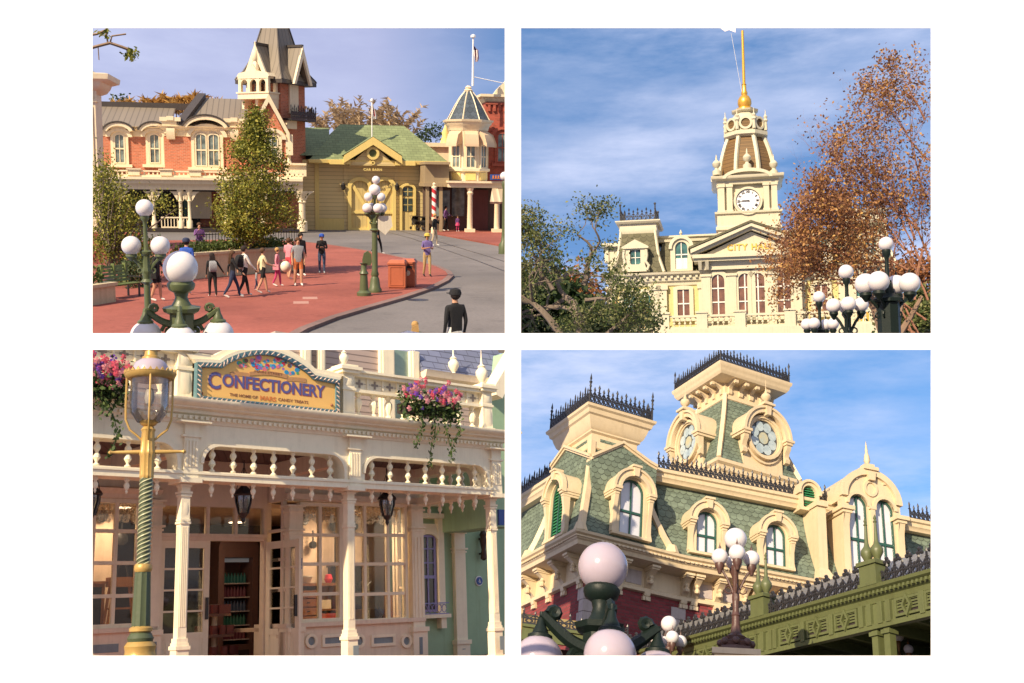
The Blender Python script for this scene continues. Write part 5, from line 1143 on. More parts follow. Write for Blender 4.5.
for k in range(26):
    a = 2*math.pi*k/26; ca, sa_ = math.cos(a), math.sin(a); t1 = Vector((-sa_,ca,0))*.022; c_ = Vector((x+.238*ca,y+.238*sa_,lz(374.5))); o_ = Vector((ca,sa_,0))*.008
    b.add([c_-t1+o_, c_+t1+o_, c_+Vector((0,0,.036))+o_, c_-t1-o_, c_+t1-o_, c_+Vector((0,0,.036))-o_], [(0,1,2),(3,5,4),(0,3,4,1),(1,4,5,2),(2,5,3,0)])
gl.part('gallery_crown', b, YEL)
gl.part('dome', MB().lathe([(.175,lz(374)),(.17,lz(368)),(.145,lz(363)),(.1,lz(360)),(.07,lz(359))], (x,y,0), 28), GLOBEL)
gl.part('chimney_cap', MB().lathe([(.085,lz(360)),(.085,lz(357.5)),(.065,lz(356)),(.06,lz(351)),(.09,lz(350)),(.09,lz(348.5)),(.04,lz(347)),(.03,lz(344))], (x,y,0), 24), YEL)

# lit shop: ceiling lamps inside the display windows and over the counter
for nm, px, w, zz, pw, lb in (('a',350,WB+.8,zt_-.05,40,'warm ceiling lamp inside the right display window'),('b',120,WD+.7,lz1-.05,22,'warm ceiling lamp inside the left display window'),('c',236,4.0,ztr1-.1,4,'warm ceiling lamp over the counter behind the doorway')):
    u = G.u(px,560,w); T_ = Thing(P3, 'ceiling_lamp', lb, 'lamp', G.M @ Vector((u,w,zz))); T_.part('shade', MB(G.M).lathe([(.16,zz),(.17,zz+.03),(.05,zz+.1)], (u,w,0), 16), WHT); T_.part('diffuser', MB(G.M).lathe([(.14,zz-.012),(.14,zz-.002)], (u,w,0), 16), glow('lamp_diffuser_'+nm, (1,.78,.5), 3))
    li = bpy.data.lights.new('ceiling_lamp_light', 'AREA'); li.energy = pw; li.size = .5; li.color = (1,.74,.48); lo = bpy.data.objects.new('ceiling_lamp_light', li); col.objects.link(lo)
    ROOTS.append([lo, P3, Matrix.Translation(G.M @ Vector((u,w,zz-.05)))])
# ================================================================== upper left place: town square
P1 = Place((298,178), 0, 4.0, R(-.8))
TR1 = (-300, 513, -500, 341)
def g1(px, py, z=0): return P1.ground(px, py, z)
gl_ = [g1(px, 341.5) for px in (60,200,300,400,511)]; gr_ = g1(511, 225); far = g1(511,190)
gy = min(p.y for p in gl_)
STREET = MB(); near = [(p.x, p.y) for p in gl_]; e1 = g1(513,200); e0 = g1(40,196)
STREET.slab(near+[(e1.x,e1.y),(e0.x,e0.y)], -.3, 0); struct(P1, 'road', STREET, ASPH)
edge = [(283,341),(300,331.5),(330,320),(365,309.5),(400,299.5),(428,290),(443,282.5),(448.5,277.5),(446,273.5),(436,268.5),(415,262.5),(385,256),(355,250.5),(330,246.5),(300,243),(240,241),(92,243),(60,245)]
pl_pts = [g1(*p) for p in edge]; lft = g1(60,341.3)
outl1 = [(p.x,p.y) for p in pl_pts]+[(lft.x,lft.y)]
struct(P1, 'plaza', MB().slab(outl1, 0, .1), REDP)
kb = [(p.x,p.y) for p in pl_pts[:16]]
struct(P1, 'kerb', MB().mold(list(kb), [(-.02,.0),(.22,.0),(.22,.1),(-.02,.115)]), KERB)
rp_ = [(418,229),(436,234.5),(470,241),(520,250),(520,226),(430,224)]
struct(P1, 'pavement', MB().slab([(g1(*p).x,g1(*p).y) for p in rp_], 0, .1), REDP)
RAIL = paint('tram_rail', (.05,.05,.055), .35, .2, 3, metal=.6)
def strip(pts, w, z, n=8):
    P = [g1(*p) for p in pts]; b = MB(); vs = []
    Q = []
    for i in range(len(P)-1):
        for k in range(n): Q.append(P[i].lerp(P[i+1], k/n))
    Q.append(P[-1]); L_, R_ = [], []
    for i, p in enumerate(Q):
        d = (Q[min(i+1,len(Q)-1)]-Q[max(i-1,0)]).normalized(); s_ = Vector((d.y,-d.x,0))*w/2; L_.append((p-s_).to_tuple()[:2]); R_.append((p+s_).to_tuple()[:2])
    for i in range(len(Q)-1): b.slab([L_[i],R_[i],R_[i+1],L_[i+1]], .0, z)
    return b
for pts in ([(385,231.5),(410,238),(440,248),(475,260),(520,277)],[(398,230.5),(430,239),(465,249.5),(490,257),(520,266.5)]):
    struct(P1, 'tram_rail', strip(pts, .09, .006), RAIL)
# painted/wear patches kept in the materials
# --- houses
c = P1.atY(298,200,86); A1 = Frame(P1, (c.x,c.y), 0)
def ax(px, py=200, w=0): return A1.u(px,py,w)
def az(py, px=200, w=0): return A1.z(px,py,w)
SEAM = siding('standing_seam_roof', (.21,.175,.135), .42, False, .12, .5, .08, bd=0)
SEAMD = paint('dark_roof_edge', (.06,.05,.045), .5, .2, 2)
CREAM1 = paint('street_cream_paint', (.78,.66,.46), .55, .06, .6, dirt=.25)
GRW = darkglass('sash_glass_green', (.16,.20,.19), .12, .5)
OCHRE = siding('ochre_siding', (.68,.54,.26), .3, True, .1, .6, .05, bd=0)
YTRIM = paint('yellow_trim', (.72,.56,.20), .5, .06, .8, dirt=.2)
GROOF = shingle('green_shingle', (.20,.24,.12), .5, .4, .0, .18, bd=0)
bh = Thing(P1, 'brick_hall', 'orange brick hall with cream arched windows, brown metal roof and cream porch', 'building', A1.M @ Vector((ax(165),4,0)))
zU0 = az(174); zU1 = az(136)
b = MB(A1.M); b.box(ax(60),ax(166),.6,9,0,zU1); b.box(ax(166),ax(262),0,9,0,zU1); bh.part('brick_wall', b, ORB)
def crn(T, x0, x1, w, z, name='cornice', k=1., mat=None):
    b = MB(A1.M).mold([(x0,w+2),(x0,w),(x1,w),(x1,w+2)], [(0,z-.75*k),(.06,z-.72*k),(.08,z-.3*k),(.25*k,z-.22*k),(.3*k,z-.1*k),(.45*k,z-.06*k),(.48*k,z),(0,z+.03)]); return T.part(name, b, mat or CREAM1)
crn(bh, ax(60), ax(165.5), .6, az(127.5)); crn(bh, ax(166), ax(262), 0, az(126.5))
# roofs
def slope_roof(T, x0, x1, w0, w1, z0, z1, mat, inl=0, inr=0):
    b = MB(A1.M); b.loft([[(x0,w0,z0-.12),(x1,w0,z0-.12),(x1,w0,z0),(x0,w0,z0)],[(x0+inl,w1,z1-.12),(x1-inr,w1,z1-.12),(x1-inr,w1,z1),(x0+inl,w1,z1)]]); return T.part('roof', b, mat)
slope_roof(bh, ax(60), ax(172), .3, 4.5, az(127.5), az(106.5,120,4.5), SEAM)
b = MB(A1.M); z_ = az(106.5,120,4.5); b.box(ax(60),A1.u(192,106,4.5),4.4,5.2,z_-.15,z_+.35); bh.part('ridge_cap', b, SEAMD)
slope_roof(bh, ax(181.5), ax(262), -.2, 4.5, az(126), A1.z(220,98.5,4.5), SEAM, inl=A1.u(203,98,4.5)-ax(181.5))
b = MB(A1.M); p0 = A1.hit(181.5,124,'w',-.25); p1_ = A1.hit(202.5,96.5,'w',4.4); b.loft([[(p0.x-.35,p0.y,p0.z-.2),(p0.x+.25,p0.y,p0.z-.2),(p0.x+.25,p0.y,p0.z+.25),(p0.x-.35,p0.y,p0.z+.25)],[(p1_.x-.35,p1_.y,p1_.z-.2),(p1_.x+.25,p1_.y,p1_.z-.2),(p1_.x+.25,p1_.y,p1_.z+.25),(p1_.x-.35,p1_.y,p1_.z+.25)]]); bh.part('gable_edge', b, SEAMD)
bh.part('gable_wall', MB(A1.M).loft([[(p0.x-.2,.3,zU1),(p0.x+.1,.3,zU1),(p0.x+.1,8,zU1),(p0.x-.2,8,zU1)],[(p1_.x-.2,4.4,p1_.z),(p1_.x+.1,4.4,p1_.z),(p1_.x+.1,5,p1_.z),(p1_.x-.2,5,p1_.z)]]), ORB)
# parapet scroll blocks
for px, w in ((173,-.1),(236,-.1)):
    x = ax(px); b = MB(A1.M); z0 = az(140); b.box(x-.75,x+.75,w-.3,w+.6,az(122),az(118)); b.box(x-.6,x+.6,w-.15,w+.6,az(128),az(122)); b.box(x-.45,x+.45,w-.1,w+.5,az(134),az(128))
    prof = [(w,z0),(w-.1,z0),(w-.35,z0+.5),(w-.3,z0+.8),(w,z0+.9)]; b.loft([[(x-.3,y,z) for y,z in prof],[(x+.3,y,z) for y,z in prof]]); b.cbox((x,w-.32,az(119.8)+.05), (.5,.06,.3)); bh.part('scroll_block', b, CREAM1)
def awin(T, xs, w, z0, z1, hw, arch_z, span, M=None, mat=None, trim=CREAM1):
    """sash windows under one arched hood"""
    M = M or A1.M; b = MB(M); c0 = sum(xs)/len(xs); o = span/2
    b.ring([(c0-o,z0-.1),(c0+o,z0-.1)]+arc(c0,z1,o,arch_z,0,180,12), [(c0-o+.22,z0)]+[(c0+o-.22,z0)]+arc(c0,z1,o-.22,max(.1,arch_z-.25),0,180,12), w-.14, w)
    b.ring(arc(c0,z1,o+.32,arch_z+.22,0,180,12), arc(c0,z1,o+.02,arch_z,0,180,12), w-.3, w, closed=False)
    b.box(c0-o-.25,c0+o+.25,w-.32,w,z0-.32,z0-.1); b.prism([(c0-o+.2,z0-.02),(c0+o-.2,z0-.02)]+arc(c0,z1,o-.2,max(.1,arch_z-.23),0,180,12), w-.05, w)
    s_ = T.part('window_surround', b, trim)
    for x in xs:
        pts = archpts(x-hw,x+hw,z0+.05,z1+hw*.55,hw*.6,8); T.part('window_pane', MB(M).prism(pts, w-.09, w-.06), mat or GRW, s_)
        b = MB(M); fo = archpts(x-hw-.09,x+hw+.09,z0-.04,z1+hw*.55+.09,hw*.6+.05,8); b.ring(fo, pts, w-.17, w-.05); b.box(x-.025,x+.025,w-.13,w-.09,z0,z1+hw*.4); zm = (z0+z1)/2+.1; b.box(x-hw,x+hw,w-.14,w-.09,zm-.05,zm+.05); T.part('sash_frame', b, trim, s_)
    return s_
awin(bh, [ax(120.5)], .6, az(163,120,.6), az(137,120,.6), .3, .42, 1.25); awin(bh, [ax(155.5)], .6, az(163,155,.6), az(137,155,.6), .3, .42, 1.25)
awin(bh, [ax(202.5),ax(215)], 0, az(166,205,0), az(137,205,0), .34, .75, 2.3)
# curved eyebrow roofs above the windows
for px, w, r in ((120.5,.6,.85),(155.5,.6,.85),(208,0,1.45)):
    x = ax(px); zz = az(130.5,px,w)+(.25 if r > 1 else .1); b = MB(A1.M); b.ring(arc(x,zz-.4,r+.25,.85+(.35 if r > 1 else 0),20,160,12), arc(x,zz-.4,r,.62+(.3 if r > 1 else 0),20,160,12), w-.62, w+1.6, closed=False); bh.part('eyebrow_moulding', b, CREAM1)
    b = MB(A1.M); b.ring(arc(x,zz-.38,r+.36,.95+(.35 if r > 1 else 0),18,162,12), arc(x,zz-.38,r+.24,.86+(.35 if r > 1 else 0),18,162,12), w-.7, w+1.6, closed=False); bh.part('eyebrow_roof', b, SEAMD)
b = MB(A1.M).tube([(ax(166)-.1,.45,az(134)),(ax(166)-.1,.45,az(175))], .09, 6); bh.part('downpipe', b, CREAM1)
# porch
WP = -3.2
def px_(px, py=200): return A1.u(px,py,WP)
def pz_(py, px=200): return A1.z(px,py,WP)
xp0, xp1 = px_(60), px_(303); b = MB(A1.M); b.box(xp0,xp1,WP,0,pz_(190),pz_(184)); b.box(xp0,xp1,WP-.25,0,pz_(184),pz_(180)); b.box(xp0,xp1,WP-.45,0,pz_(180),pz_(177.5)); b.box(xp0,xp1,WP-.1,.0,pz_(177.5),pz_(176)); bh.part('porch_entablature', b, CREAM1)
b = MB(A1.M); b.box(xp0,xp1,WP-.05,WP+.15,pz_(172.5),pz_(171)); b.box(xp0,xp1,WP-.05,WP+.15,pz_(176.2),pz_(175.2)); x = xp0
while x < xp1: b.box(x,x+.1,WP,WP+.1,pz_(176),pz_(172)); x += .3
bh.part('porch_parapet', b, CREAM1)
for px in (106,135,167,196,262): x = px_(px); b = MB(A1.M); b.box(x-.4,x+.4,WP-.2,WP+.5,pz_(176),pz_(170.5)); b.box(x-.5,x+.5,WP-.3,WP+.6,pz_(170.5),pz_(169.3)); bh.part('parapet_pier', b, CREAM1)
for px in (119,153,180,189,226,262,302):
    x = px_(px); z1 = pz_(190); b = MB(A1.M); k = 1.0 if px < 300 else 1.9; b.lathe([(.2*k,.1),(.2*k,.8),(.13*k,.9),(.12*k,z1-.9),(.17*k,z1-.8),(.12*k,z1-.7),(.14*k,z1-.4),(.22*k,z1-.25),(.26*k,z1)], (x,WP+.3,0), 12); bh.part('porch_column', b, CREAM1)
    for s_ in (-1,1): b = MB(A1.M); b.prism([(x+s_*.12,z1),(x+s_*.9,z1),(x+s_*.5,z1-.28),(x+s_*.2,z1-.8)], WP+.22, WP+.36); bh.part('porch_bracket', b, CREAM1)
b = MB(A1.M); x0_, x1_ = px_(160), px_(190); b.box(x0_,x1_,WP+.2,WP+.34,1.0,1.1); b.box(x0_,x1_,WP+.2,WP+.34,.3,.4); x = x0_
while x < x1_: b.box(x,x+.06,WP+.24,WP+.3,.35,1.05); x += .22
bh.part('porch_railing', b, CREAM1)
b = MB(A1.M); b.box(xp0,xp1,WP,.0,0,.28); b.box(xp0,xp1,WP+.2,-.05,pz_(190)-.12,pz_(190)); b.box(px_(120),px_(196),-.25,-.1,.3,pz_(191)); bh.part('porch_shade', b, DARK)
bh.part('shop_door', MB(A1.M).box(ax(184),ax(192),-.4,-.28,.3,3.2), paint('teal_door',(.05,.12,.09),.4,.1,2)); bh.part('shop_front', MB(A1.M).box(ax(212),ax(232),-.4,-.28,.3,3.4), paint('oxide_shopfront',(.35,.10,.05),.6,.2,2))
bh.part('shop_window', MB(A1.M).box(ax(192),ax(212),-.42,-.3,.9,3.2), CREAM1)
# tower with steep roof
tr = Thing(P1, 'brick_tower', 'orange brick corner tower with steep flared brown roof and cream belfry dormers', 'tower', A1.M @ Vector((ax(275),2,0)))
WT = -.8
def tx_(px, py=150, w=WT): return A1.u(px,py,w)
def tz_(py, px=275, w=WT): return A1.z(px,py,w)
p = A1.hit(281,120,'w',-.4); c = A1.M @ Vector((p.x,p.y,0)); TF = Frame(P1, (c.x,c.y), R(54)); S_ = 3.05
tr.part('tower_wall', MB(TF.M).box(0,S_,0,S_,0,tz_(74)), ORB)
b = MB(TF.M); rings = []; h_ = S_/2
for (k, py) in ((1.42,79),(1.38,77),(1.14,70),(.92,60),(.70,44),(.50,26),(.26,4)): z = tz_(py); rings.append([(h_+a_*h_*k,h_+c_*h_*k,z) for a_,c_ in ((-1,-1),(1,-1),(1,1),(-1,1))])
b.loft(rings); tr.part('spire_roof', b, SEAM)
b = MB(TF.M); [b.tube([Vector(r[k]) for r in rings], .07, 4) for k in range(4)]; b.loft([[(x,y,z-.28) for x,y,z in rings[0]],[(x,y,z-.02) for x,y,z in rings[0]]]); tr.part('roof_edge', b, SEAMD)
ML_ = TF.M @ Matrix.Translation((0,S_/2,0)) @ Matrix.Rotation(R(-90),4,'Z'); MR_ = TF.M @ Matrix.Translation((S_/2,0,0))
zb_, ze_, zk_ = tz_(106), tz_(78), tz_(43)
for M, sc_ in ((ML_,1),(MR_,.9)):      # tall roof gables over both faces
    b = MB(M)
    b.loft([[(-.12,-.95,zk_-.1),(.12,-.95,zk_-.1),(.12,-.95,zk_+.08),(-.12,-.95,zk_+.08)],[(-.12,1.0,zk_-.1),(.12,1.0,zk_-.1),(.12,1.0,zk_+.08),(-.12,1.0,zk_+.08)]]); tr.part('gable_ridge', b, SEAMD)
    b = MB(M)
    for s_ in (-1,1): b.add([(0,-.9,zk_),(s_*1.15*sc_,-.9,ze_-.2),(s_*1.15*sc_,1.1,ze_-.2),(0,1.1,zk_),(0,-.9,zk_-.15),(s_*1.0*sc_,-.9,ze_-.2),(s_*1.0*sc_,1.1,ze_-.2),(0,1.1,zk_-.15)], [(0,1,2,3),(4,7,6,5),(0,4,5,1),(3,2,6,7),(1,5,6,2)])
    tr.part('gable_roof', b, SEAM)
    b = MB(M)
    for s_ in (-1,1): b.prism([(0,zk_-.05),(s_*1.28*sc_,ze_-.35),(s_*.98*sc_,ze_-.35),(0,zk_-.9)], -1.0, -.82)
    b.prism([(-.85*sc_,ze_-.3),(.85*sc_,ze_-.3),(0,zk_-.9)], -.35, -.1); tr.part('bargeboard', b, CREAM1)
b = MB(MR_); b.box(-.55,.55,-.12,0,tz_(112),tz_(66)); tr.part('louvred_panel', b, CREAM1)
b = MB(ML_)                              # belfry balcony on the left face
for x in (-1.25,-.42,.42,1.25):
    for y in (-1.15,-.25): b.box(x-.12,x+.12,y-.12,y+.12,zb_+.95,ze_-.05)
for x in (-.83,0,.83): b.ring(arc(x,ze_-.42,.42,.42,0,180,8), arc(x,ze_-.42,.29,.3,0,180,8), -1.25, -1.05, closed=False)
b.box(-1.4,1.4,-1.3,-.02,ze_-.05,ze_+.12); b.prism([(-1.5,ze_+.1),(1.5,ze_+.1),(1.3,ze_+.35),(.35,ze_+.5),(0,ze_+1.0),(-.35,ze_+.5),(-1.3,ze_+.35)], -1.3, -.2)
b.box(-1.4,1.4,-1.32,-.02,zb_+.5,zb_+.95); b.box(-1.5,1.5,-1.4,-.02,zb_+.9,zb_+1.0)
for x in (-1.25,0,1.25): b.prism([(x-.12,zb_+.5),(x+.12,zb_+.5),(x+.1,zb_-.2),(x-.1,zb_-.2)], -.9, -.02)
b.lathe([(.32,ze_+.6),(.26,ze_+1.0),(.15,ze_+1.2),(.26,ze_+1.35),(.24,ze_+1.9),(.1,ze_+2.1),(.06,ze_+2.5),(.01,ze_+2.7)], (0,-.95,0), 8)
d = tr.part('belfry', b, CREAM1); b = MB(ML_); b.lathe([(.3,zb_+1.1),(.26,zb_+1.3),(.14,zb_+1.7),(.05,zb_+1.8)], (0,-.7,0), 10); tr.part('bell', b, IRON, d)
# gabled brick bay in front of the tower
zg0, zg1 = tz_(128), tz_(95); xg = tx_(270); b = MB(A1.M); b.prism([(tx_(253),0),(tx_(286),0),(tx_(286),zg0-.6),(xg,zg1-.6),(tx_(253),zg0-.6)], WT-1.0, WT+3); tr.part('gable_bay', b, ORB)
b = MB(A1.M); b.prism([(tx_(250),zg0-.9),(tx_(250),zg0-.4),(xg,zg1),(tx_(290),zg0-.4),(tx_(290),zg0-.9),(xg,zg1-.6)], WT-1.35, WT-.6); b.box(tx_(286),tx_(293),WT-1.2,WT,zg0-2.0,zg0-.5); tr.part('gable_trim', b, CREAM1)
awin(tr, [tx_(272)], WT-1.0, tz_(158), tz_(140), .4, .6, 1.5)
b = MB(TF.M); b.box(.2,S_+.3,-.8,0,tz_(119.5),tz_(117.5)); tr.part('balcony_floor', b, IRON); b = MB(TF.M); cresting(b, (.2,-.78,tz_(117.5)), (S_+.3,-.78,tz_(117.5)), 1.05, .22, .03); cresting(b, (S_+.3,-.78,tz_(117.5)), (S_+.3,0,tz_(117.5)), 1.05, .22, .03); tr.part('balcony_railing', b, IRON)
b = MB(TF.M); b.box(.3,1.5,-.35,0,tz_(128),tz_(119.7)); tr.part('balcony_bracket', b, CREAM1)
for px in (289,): x = tx_(px); b = MB(A1.M); b.lathe([(.2,tz_(165)),(.2,tz_(162)),(.12,tz_(160)),(.1,tz_(144)),(.2,tz_(142)),(.25,tz_(139))], (x,WT-.9,0), 10); tr.part('corner_column', b, CREAM1)
b = MB(A1.M); b.box(tx_(284),tx_(306),WT-1.2,WT,tz_(176),tz_(165)); b.box(tx_(284),tx_(306),WT-1.4,WT,tz_(165),tz_(163)); tr.part('bay_balcony', b, CREAM1)

# --- ochre barn with green roof
c = P1.atY(375,228,88); B1 = Frame(P1, (c.x,c.y), R(3))
def bx_(px, py=200, w=0): return B1.u(px,py,w)
def bz_(py, px=370, w=0): return B1.z(px,py,w)
bn = Thing(P1, 'carriage_barn', 'ochre boarded barn with green shingle roof, yellow trimmed gable and big braced doors', 'building', B1.M @ Vector((bx_(370),4,0)))
xa_, xb_ = bx_(303), bx_(427); ze = bz_(160.5); dp = 9
b = MB(B1.M); b.box(xa_,xb_,0,dp,0,ze); bn.part('barn_wall', b, OCHRE)
zrg = B1.z(370,125,4.5); b = MB(B1.M); l_, r__ = bx_(311)-.1, bx_(446); rl, rr_ = B1.u(340,125,4.5), B1.u(404,127,4.5)
b.add([(l_,-.8,ze),(r__,-.8,ze),(r__,dp+.8,ze),(l_,dp+.8,ze),(rl,4.5,zrg),(rr_,4.5,zrg)], [(0,1,5,4),(1,2,5),(2,3,4,5),(3,0,4),(0,3,2,1)]); bn.part('hip_roof', b, GROOF)
b = MB(B1.M); lx0 = bx_(285); b.add([(lx0,-.3,ze+.3),(bx_(330),-.3,ze+.3),(bx_(335),5,zrg-.3),(lx0,5,zrg-.3),(lx0,9,ze),(bx_(330),9,ze)], [(0,1,2,3),(3,2,5,4),(0,3,4),(1,5,2),(0,4,5,1)]); bn.part('rear_roof', b, GROOF)
b = MB(B1.M).mold([(l_,dp),(l_,-.8),(r__,-.8),(r__,dp)], [(0,ze-.3),(.08,ze-.25),(.12,ze),(0,ze+.02)]); bn.part('eaves', b, YTRIM)
# gable
gx = bx_(371.5); gw = bx_(397)-gx; zt_ = bz_(138)-.1; b = MB(B1.M); b.prism([(gx-gw+.2,ze-.4),(gx+gw-.2,ze-.4),(gx,zt_-.35)], -.9, 3.5); bn.part('gable_wall', b, OCHRE)
b = MB(B1.M)
for s_ in (-1,1): b.prism([(gx+s_*(gw+.25),ze-.25),(gx+s_*(gw+.2),ze+.35),(gx,zt_+.15),(gx,zt_-.45)], -1.3, -.75)
b.box(gx-gw-1.3,gx-gw+.3,-1.1,-.2,ze-.35,ze-.02); b.box(gx+gw-.3,gx+gw+1.3,-1.1,-.2,ze-.35,ze-.02)
zc_ = bz_(153.5); b.ring(arc(gx,zc_,.5,.5,0,345,23), arc(gx,zc_,.3,.3,0,345,23), -1.1, -.9); b.ring(arc(gx,bz_(163),.16,.16,0,330,11), arc(gx,bz_(163),.08,.08,0,330,11), -1.1, -.9)
gt = bn.part('gable_trim', b, YTRIM); bn.part('gable_vent', MB(B1.M).prism(arc(gx,zc_,.3,.3,0,345,23), -.98, -.9), MOSSD, gt)
b = MB(B1.M)
for s_ in (-1,1): b.add([(gx+s_*(gw+.3),-1.25,ze+.36),(gx,-1.25,zt_+.18),(gx,4.2,zt_+.18),(gx+s_*(gw+.3),.2,ze+.36)], [(0,1,2,3)])
bn.part('gable_roof', b, GROOF)
mb = text_mb('CAR BARN', .26, B1.M @ Matrix.Translation((gx,-.95,bz_(169.8))), .02, 1.2, .01); b0 = MB(); b0.v = mb.v; b0.f = mb.f; b0.mi = mb.mi; bn.part('lettering', b0, YTRIM)
for px in (317,346,396.5,426): x = bx_(px); bn.part('corner_board', MB(B1.M).box(x-.16,x+.16,-.06,0,0,ze-.3), YTRIM if px in (317,) else OCHRE)
bn.part('plinth_boards', MB(B1.M).box(bx_(317),bx_(346),-.04,0,0,.9), YTRIM)
def barn_door(T, x0, x1, zt, flip):
    xm = (x0+x1)/2; r = (x1-x0)/2; b = MB(B1.M); o = archpts(x0,x1,0,zt,r*.75,12); i_ = archpts(x0+.28,x1-.28,0,zt-.28,r*.75-.2,12); b.ring(o, i_, -.3, 0); b.box(x0+.2,x1-.2,-.2,0,1.3,1.5); b.box(x0+.2,x1-.2,-.2,0,.0,.18)
    a = (x0+.3,1.5,x1-.3,zt-r*.5); 
    if flip: a = (x1-.3,1.5,x0+.3,zt-r*.5)
    d = Vector((a[2]-a[0],0,a[3]-a[1])).normalized(); n_ = Vector((-d.z,0,d.x))*.13; p, q = Vector((a[0],0,a[1])), Vector((a[2],0,a[3])); b.prism([((p+n_).x,(p+n_).z),((q+n_).x,(q+n_).z),((q-n_).x,(q-n_).z),((p-n_).x,(p-n_).z)], -.22, -.05)
    s_ = T.part('door_frame', b, YTRIM); T.part('door_boards', MB(B1.M).prism(i_, -.1, -.02), OCHD, s_)
OCHD = siding('ochre_door_boards', (.62,.48,.20), .3, False, .08, .6, .05, bd=0)
barn_door(bn, bx_(347.5), bx_(371.5), bz_(177,360), True); barn_door(bn, bx_(372.5), bx_(395.5), bz_(177,385), False)
x0_, x1_ = bx_(399.5), bx_(415.5); b = MB(B1.M); zt_ = bz_(183,407); o = archpts(x0_,x1_,0,zt_,.5,10); i_ = archpts(x0_+.18,x1_-.18,0,zt_-.2,.38,10); b.ring(o, i_, -.25, 0); s_ = bn.part('small_door_frame', b, YTRIM)
bn.part('small_door', MB(B1.M).prism(i_, -.08, -.02), OCHD, s_); xm = (x0_+x1_)/2
for z0, z1 in ((bz_(211),bz_(198)),(bz_(195.5),bz_(187))):
    bn.part('door_pane', MB(B1.M).box(xm-.38,xm+.38,-.12,-.085,z0,z1), darkglass('green_pane',(.05,.07,.06)) if 'green_pane' not in MATS else MATS['green_pane'], s_); b = MB(B1.M); b.box(xm-.02,xm+.02,-.15,-.12,z0,z1); b.box(xm-.38,xm+.38,-.15,-.12,(z0+z1)/2-.02,(z0+z1)/2+.02); bn.part('glazing_bar', b, YTRIM, s_)
for px in (343,396.5): x = bx_(px); z = bz_(187); b = MB(B1.M); b.lathe([(.02,z-.28),(.14,z-.2),(.2,z+.1),(.22,z+.14),(.05,z+.3),(.02,z+.38)], (x,-.35,0), 8); b.box(x-.03,x+.03,-.35,0,z+.22,z+.28); bn.part('wall_lantern', b, IRON)
# flag on the roof
def flagpole(T_label, fr, px, pyb, pyt, w, r, cat='flagpole', mat=None):
    p0 = fr.hit(px,pyb,'w',w); p1 = fr.hit(px,pyt,'w',w); b = MB(fr.M); b.lathe([(r,p0.z),(r*.7,p1.z),(r*2.2,p1.z+.05),(r*2.2,p1.z+.2),(.01,p1.z+.3)], (p0.x,w,0), 8); return single(P1, 'flagpole', b, mat or WHT, T_label, cat), p0, p1
flagpole('short pole on the green barn roof', B1, 372, 139, 102, 1.5, .05)
FLAGW = paint('flag_white', (.72,.70,.70), .8, .05, 2); FLAGR = paint('flag_red', (.45,.05,.07), .8, .1, 2); FLAGB = paint('flag_blue', (.04,.05,.22), .8, .1, 2)
def flag(fr, pts, w, mats_fn, label, mats):
    """limp hanging cloth: pts = left/right edge pairs down the flag"""
    b = MB(fr.M); n = 10; rows = []
    for j in range(len(pts)):
        (lx,ly),(rx,ry) = pts[j]; a = fr.hit(lx,ly,'w',w); c_ = fr.hit(rx,ry,'w',w); rows.append([(a.x+(c_.x-a.x)*i/n, w-.12*math.sin(i*1.1+j*.4), a.z+(c_.z-a.z)*i/n) for i in range(n+1)])
    for j in range(len(rows)-1):
        for i in range(n): b.cur = mats_fn(i/n,(j+.5)/(len(rows)-1)); q = [rows[j][i],rows[j][i+1],rows[j+1][i+1],rows[j+1][i]]; b.add(q, [(0,1,2,3)])
    single(P1, 'flag', b, mats, label, 'flag')
flag(B1, [((372,103),(372.6,105)),((372,108),(376,112)),((372.3,114),(377,118)),((373,119),(377,119))], 1.5, lambda s_,t: 1 if .3 < s_ < .55 and .3 < t < .8 else 0, 'mostly white flag hanging limp above the green barn roof', [FLAGW, FLAGR])
# --- turret house
c = P1.atY(470,232,84); D1 = Frame(P1, (c.x,c.y), 0)
def dx_(px, py=200, w=0): return D1.u(px,py,w)
def dz_(py, px=470, w=0): return D1.z(px,py,w)
SL1 = shingle('turret_slate', (.075,.095,.125), .45, .32, .6, .25, bd=0)
tu = Thing(P1, 'turret_house', 'cream octagonal corner house with blue slate dome, tan awnings and shaded shop below', 'building', D1.M @ Vector((dx_(470),2,0)))
tcx = dx_(470.5); rt_ = (dx_(489,130)-dx_(452,130))/2/math.cos(R(22.5)); tcy = rt_
def oc(r, z): return [(tcx+r*math.cos(R(22.5+45*k)), tcy+r*math.sin(R(22.5+45*k)), z) for k in range(8)]
tu.part('turret_wall', MB(D1.M).loft([oc(rt_,dz_(184)),oc(rt_,dz_(122))]), CREAM1)
b = MB(D1.M); b.loft([oc(rt_+.05,dz_(130)),oc(rt_+.15,dz_(126)),oc(rt_+.3,dz_(124)),oc(rt_+.35,dz_(122)),oc(rt_+.45,dz_(121.5)),oc(rt_+.5,dz_(119.5)),oc(rt_,dz_(119))]); tu.part('turret_cornice', b, CREAM1)
rings = [oc((rt_+.15)*k, dz_(py)) for k,py in ((1,119.5),(.90,115.5),(.77,110),(.60,103),(.40,96),(.2,90.5),(.05,87.5))]; tu.part('dome_roof', MB(D1.M).loft(rings), SL1)
b = MB(D1.M); [b.tube([Vector(r[k]) for r in rings], .05, 4) for k in range(8)]; b.lathe([(.3,dz_(90)),(.35,dz_(88.5)),(.2,dz_(87)),(.28,dz_(86)),(.1,dz_(84))], (tcx,tcy,0), 10); tu.part('dome_ribs', b, CREAM1)
AWN = paint('tan_awning', (.62,.45,.30), .8, .08, 1, dirt=.2); AWS = siding('striped_awning', (.60,.48,.34), .5, False, .5, .8, .1, bd=0)
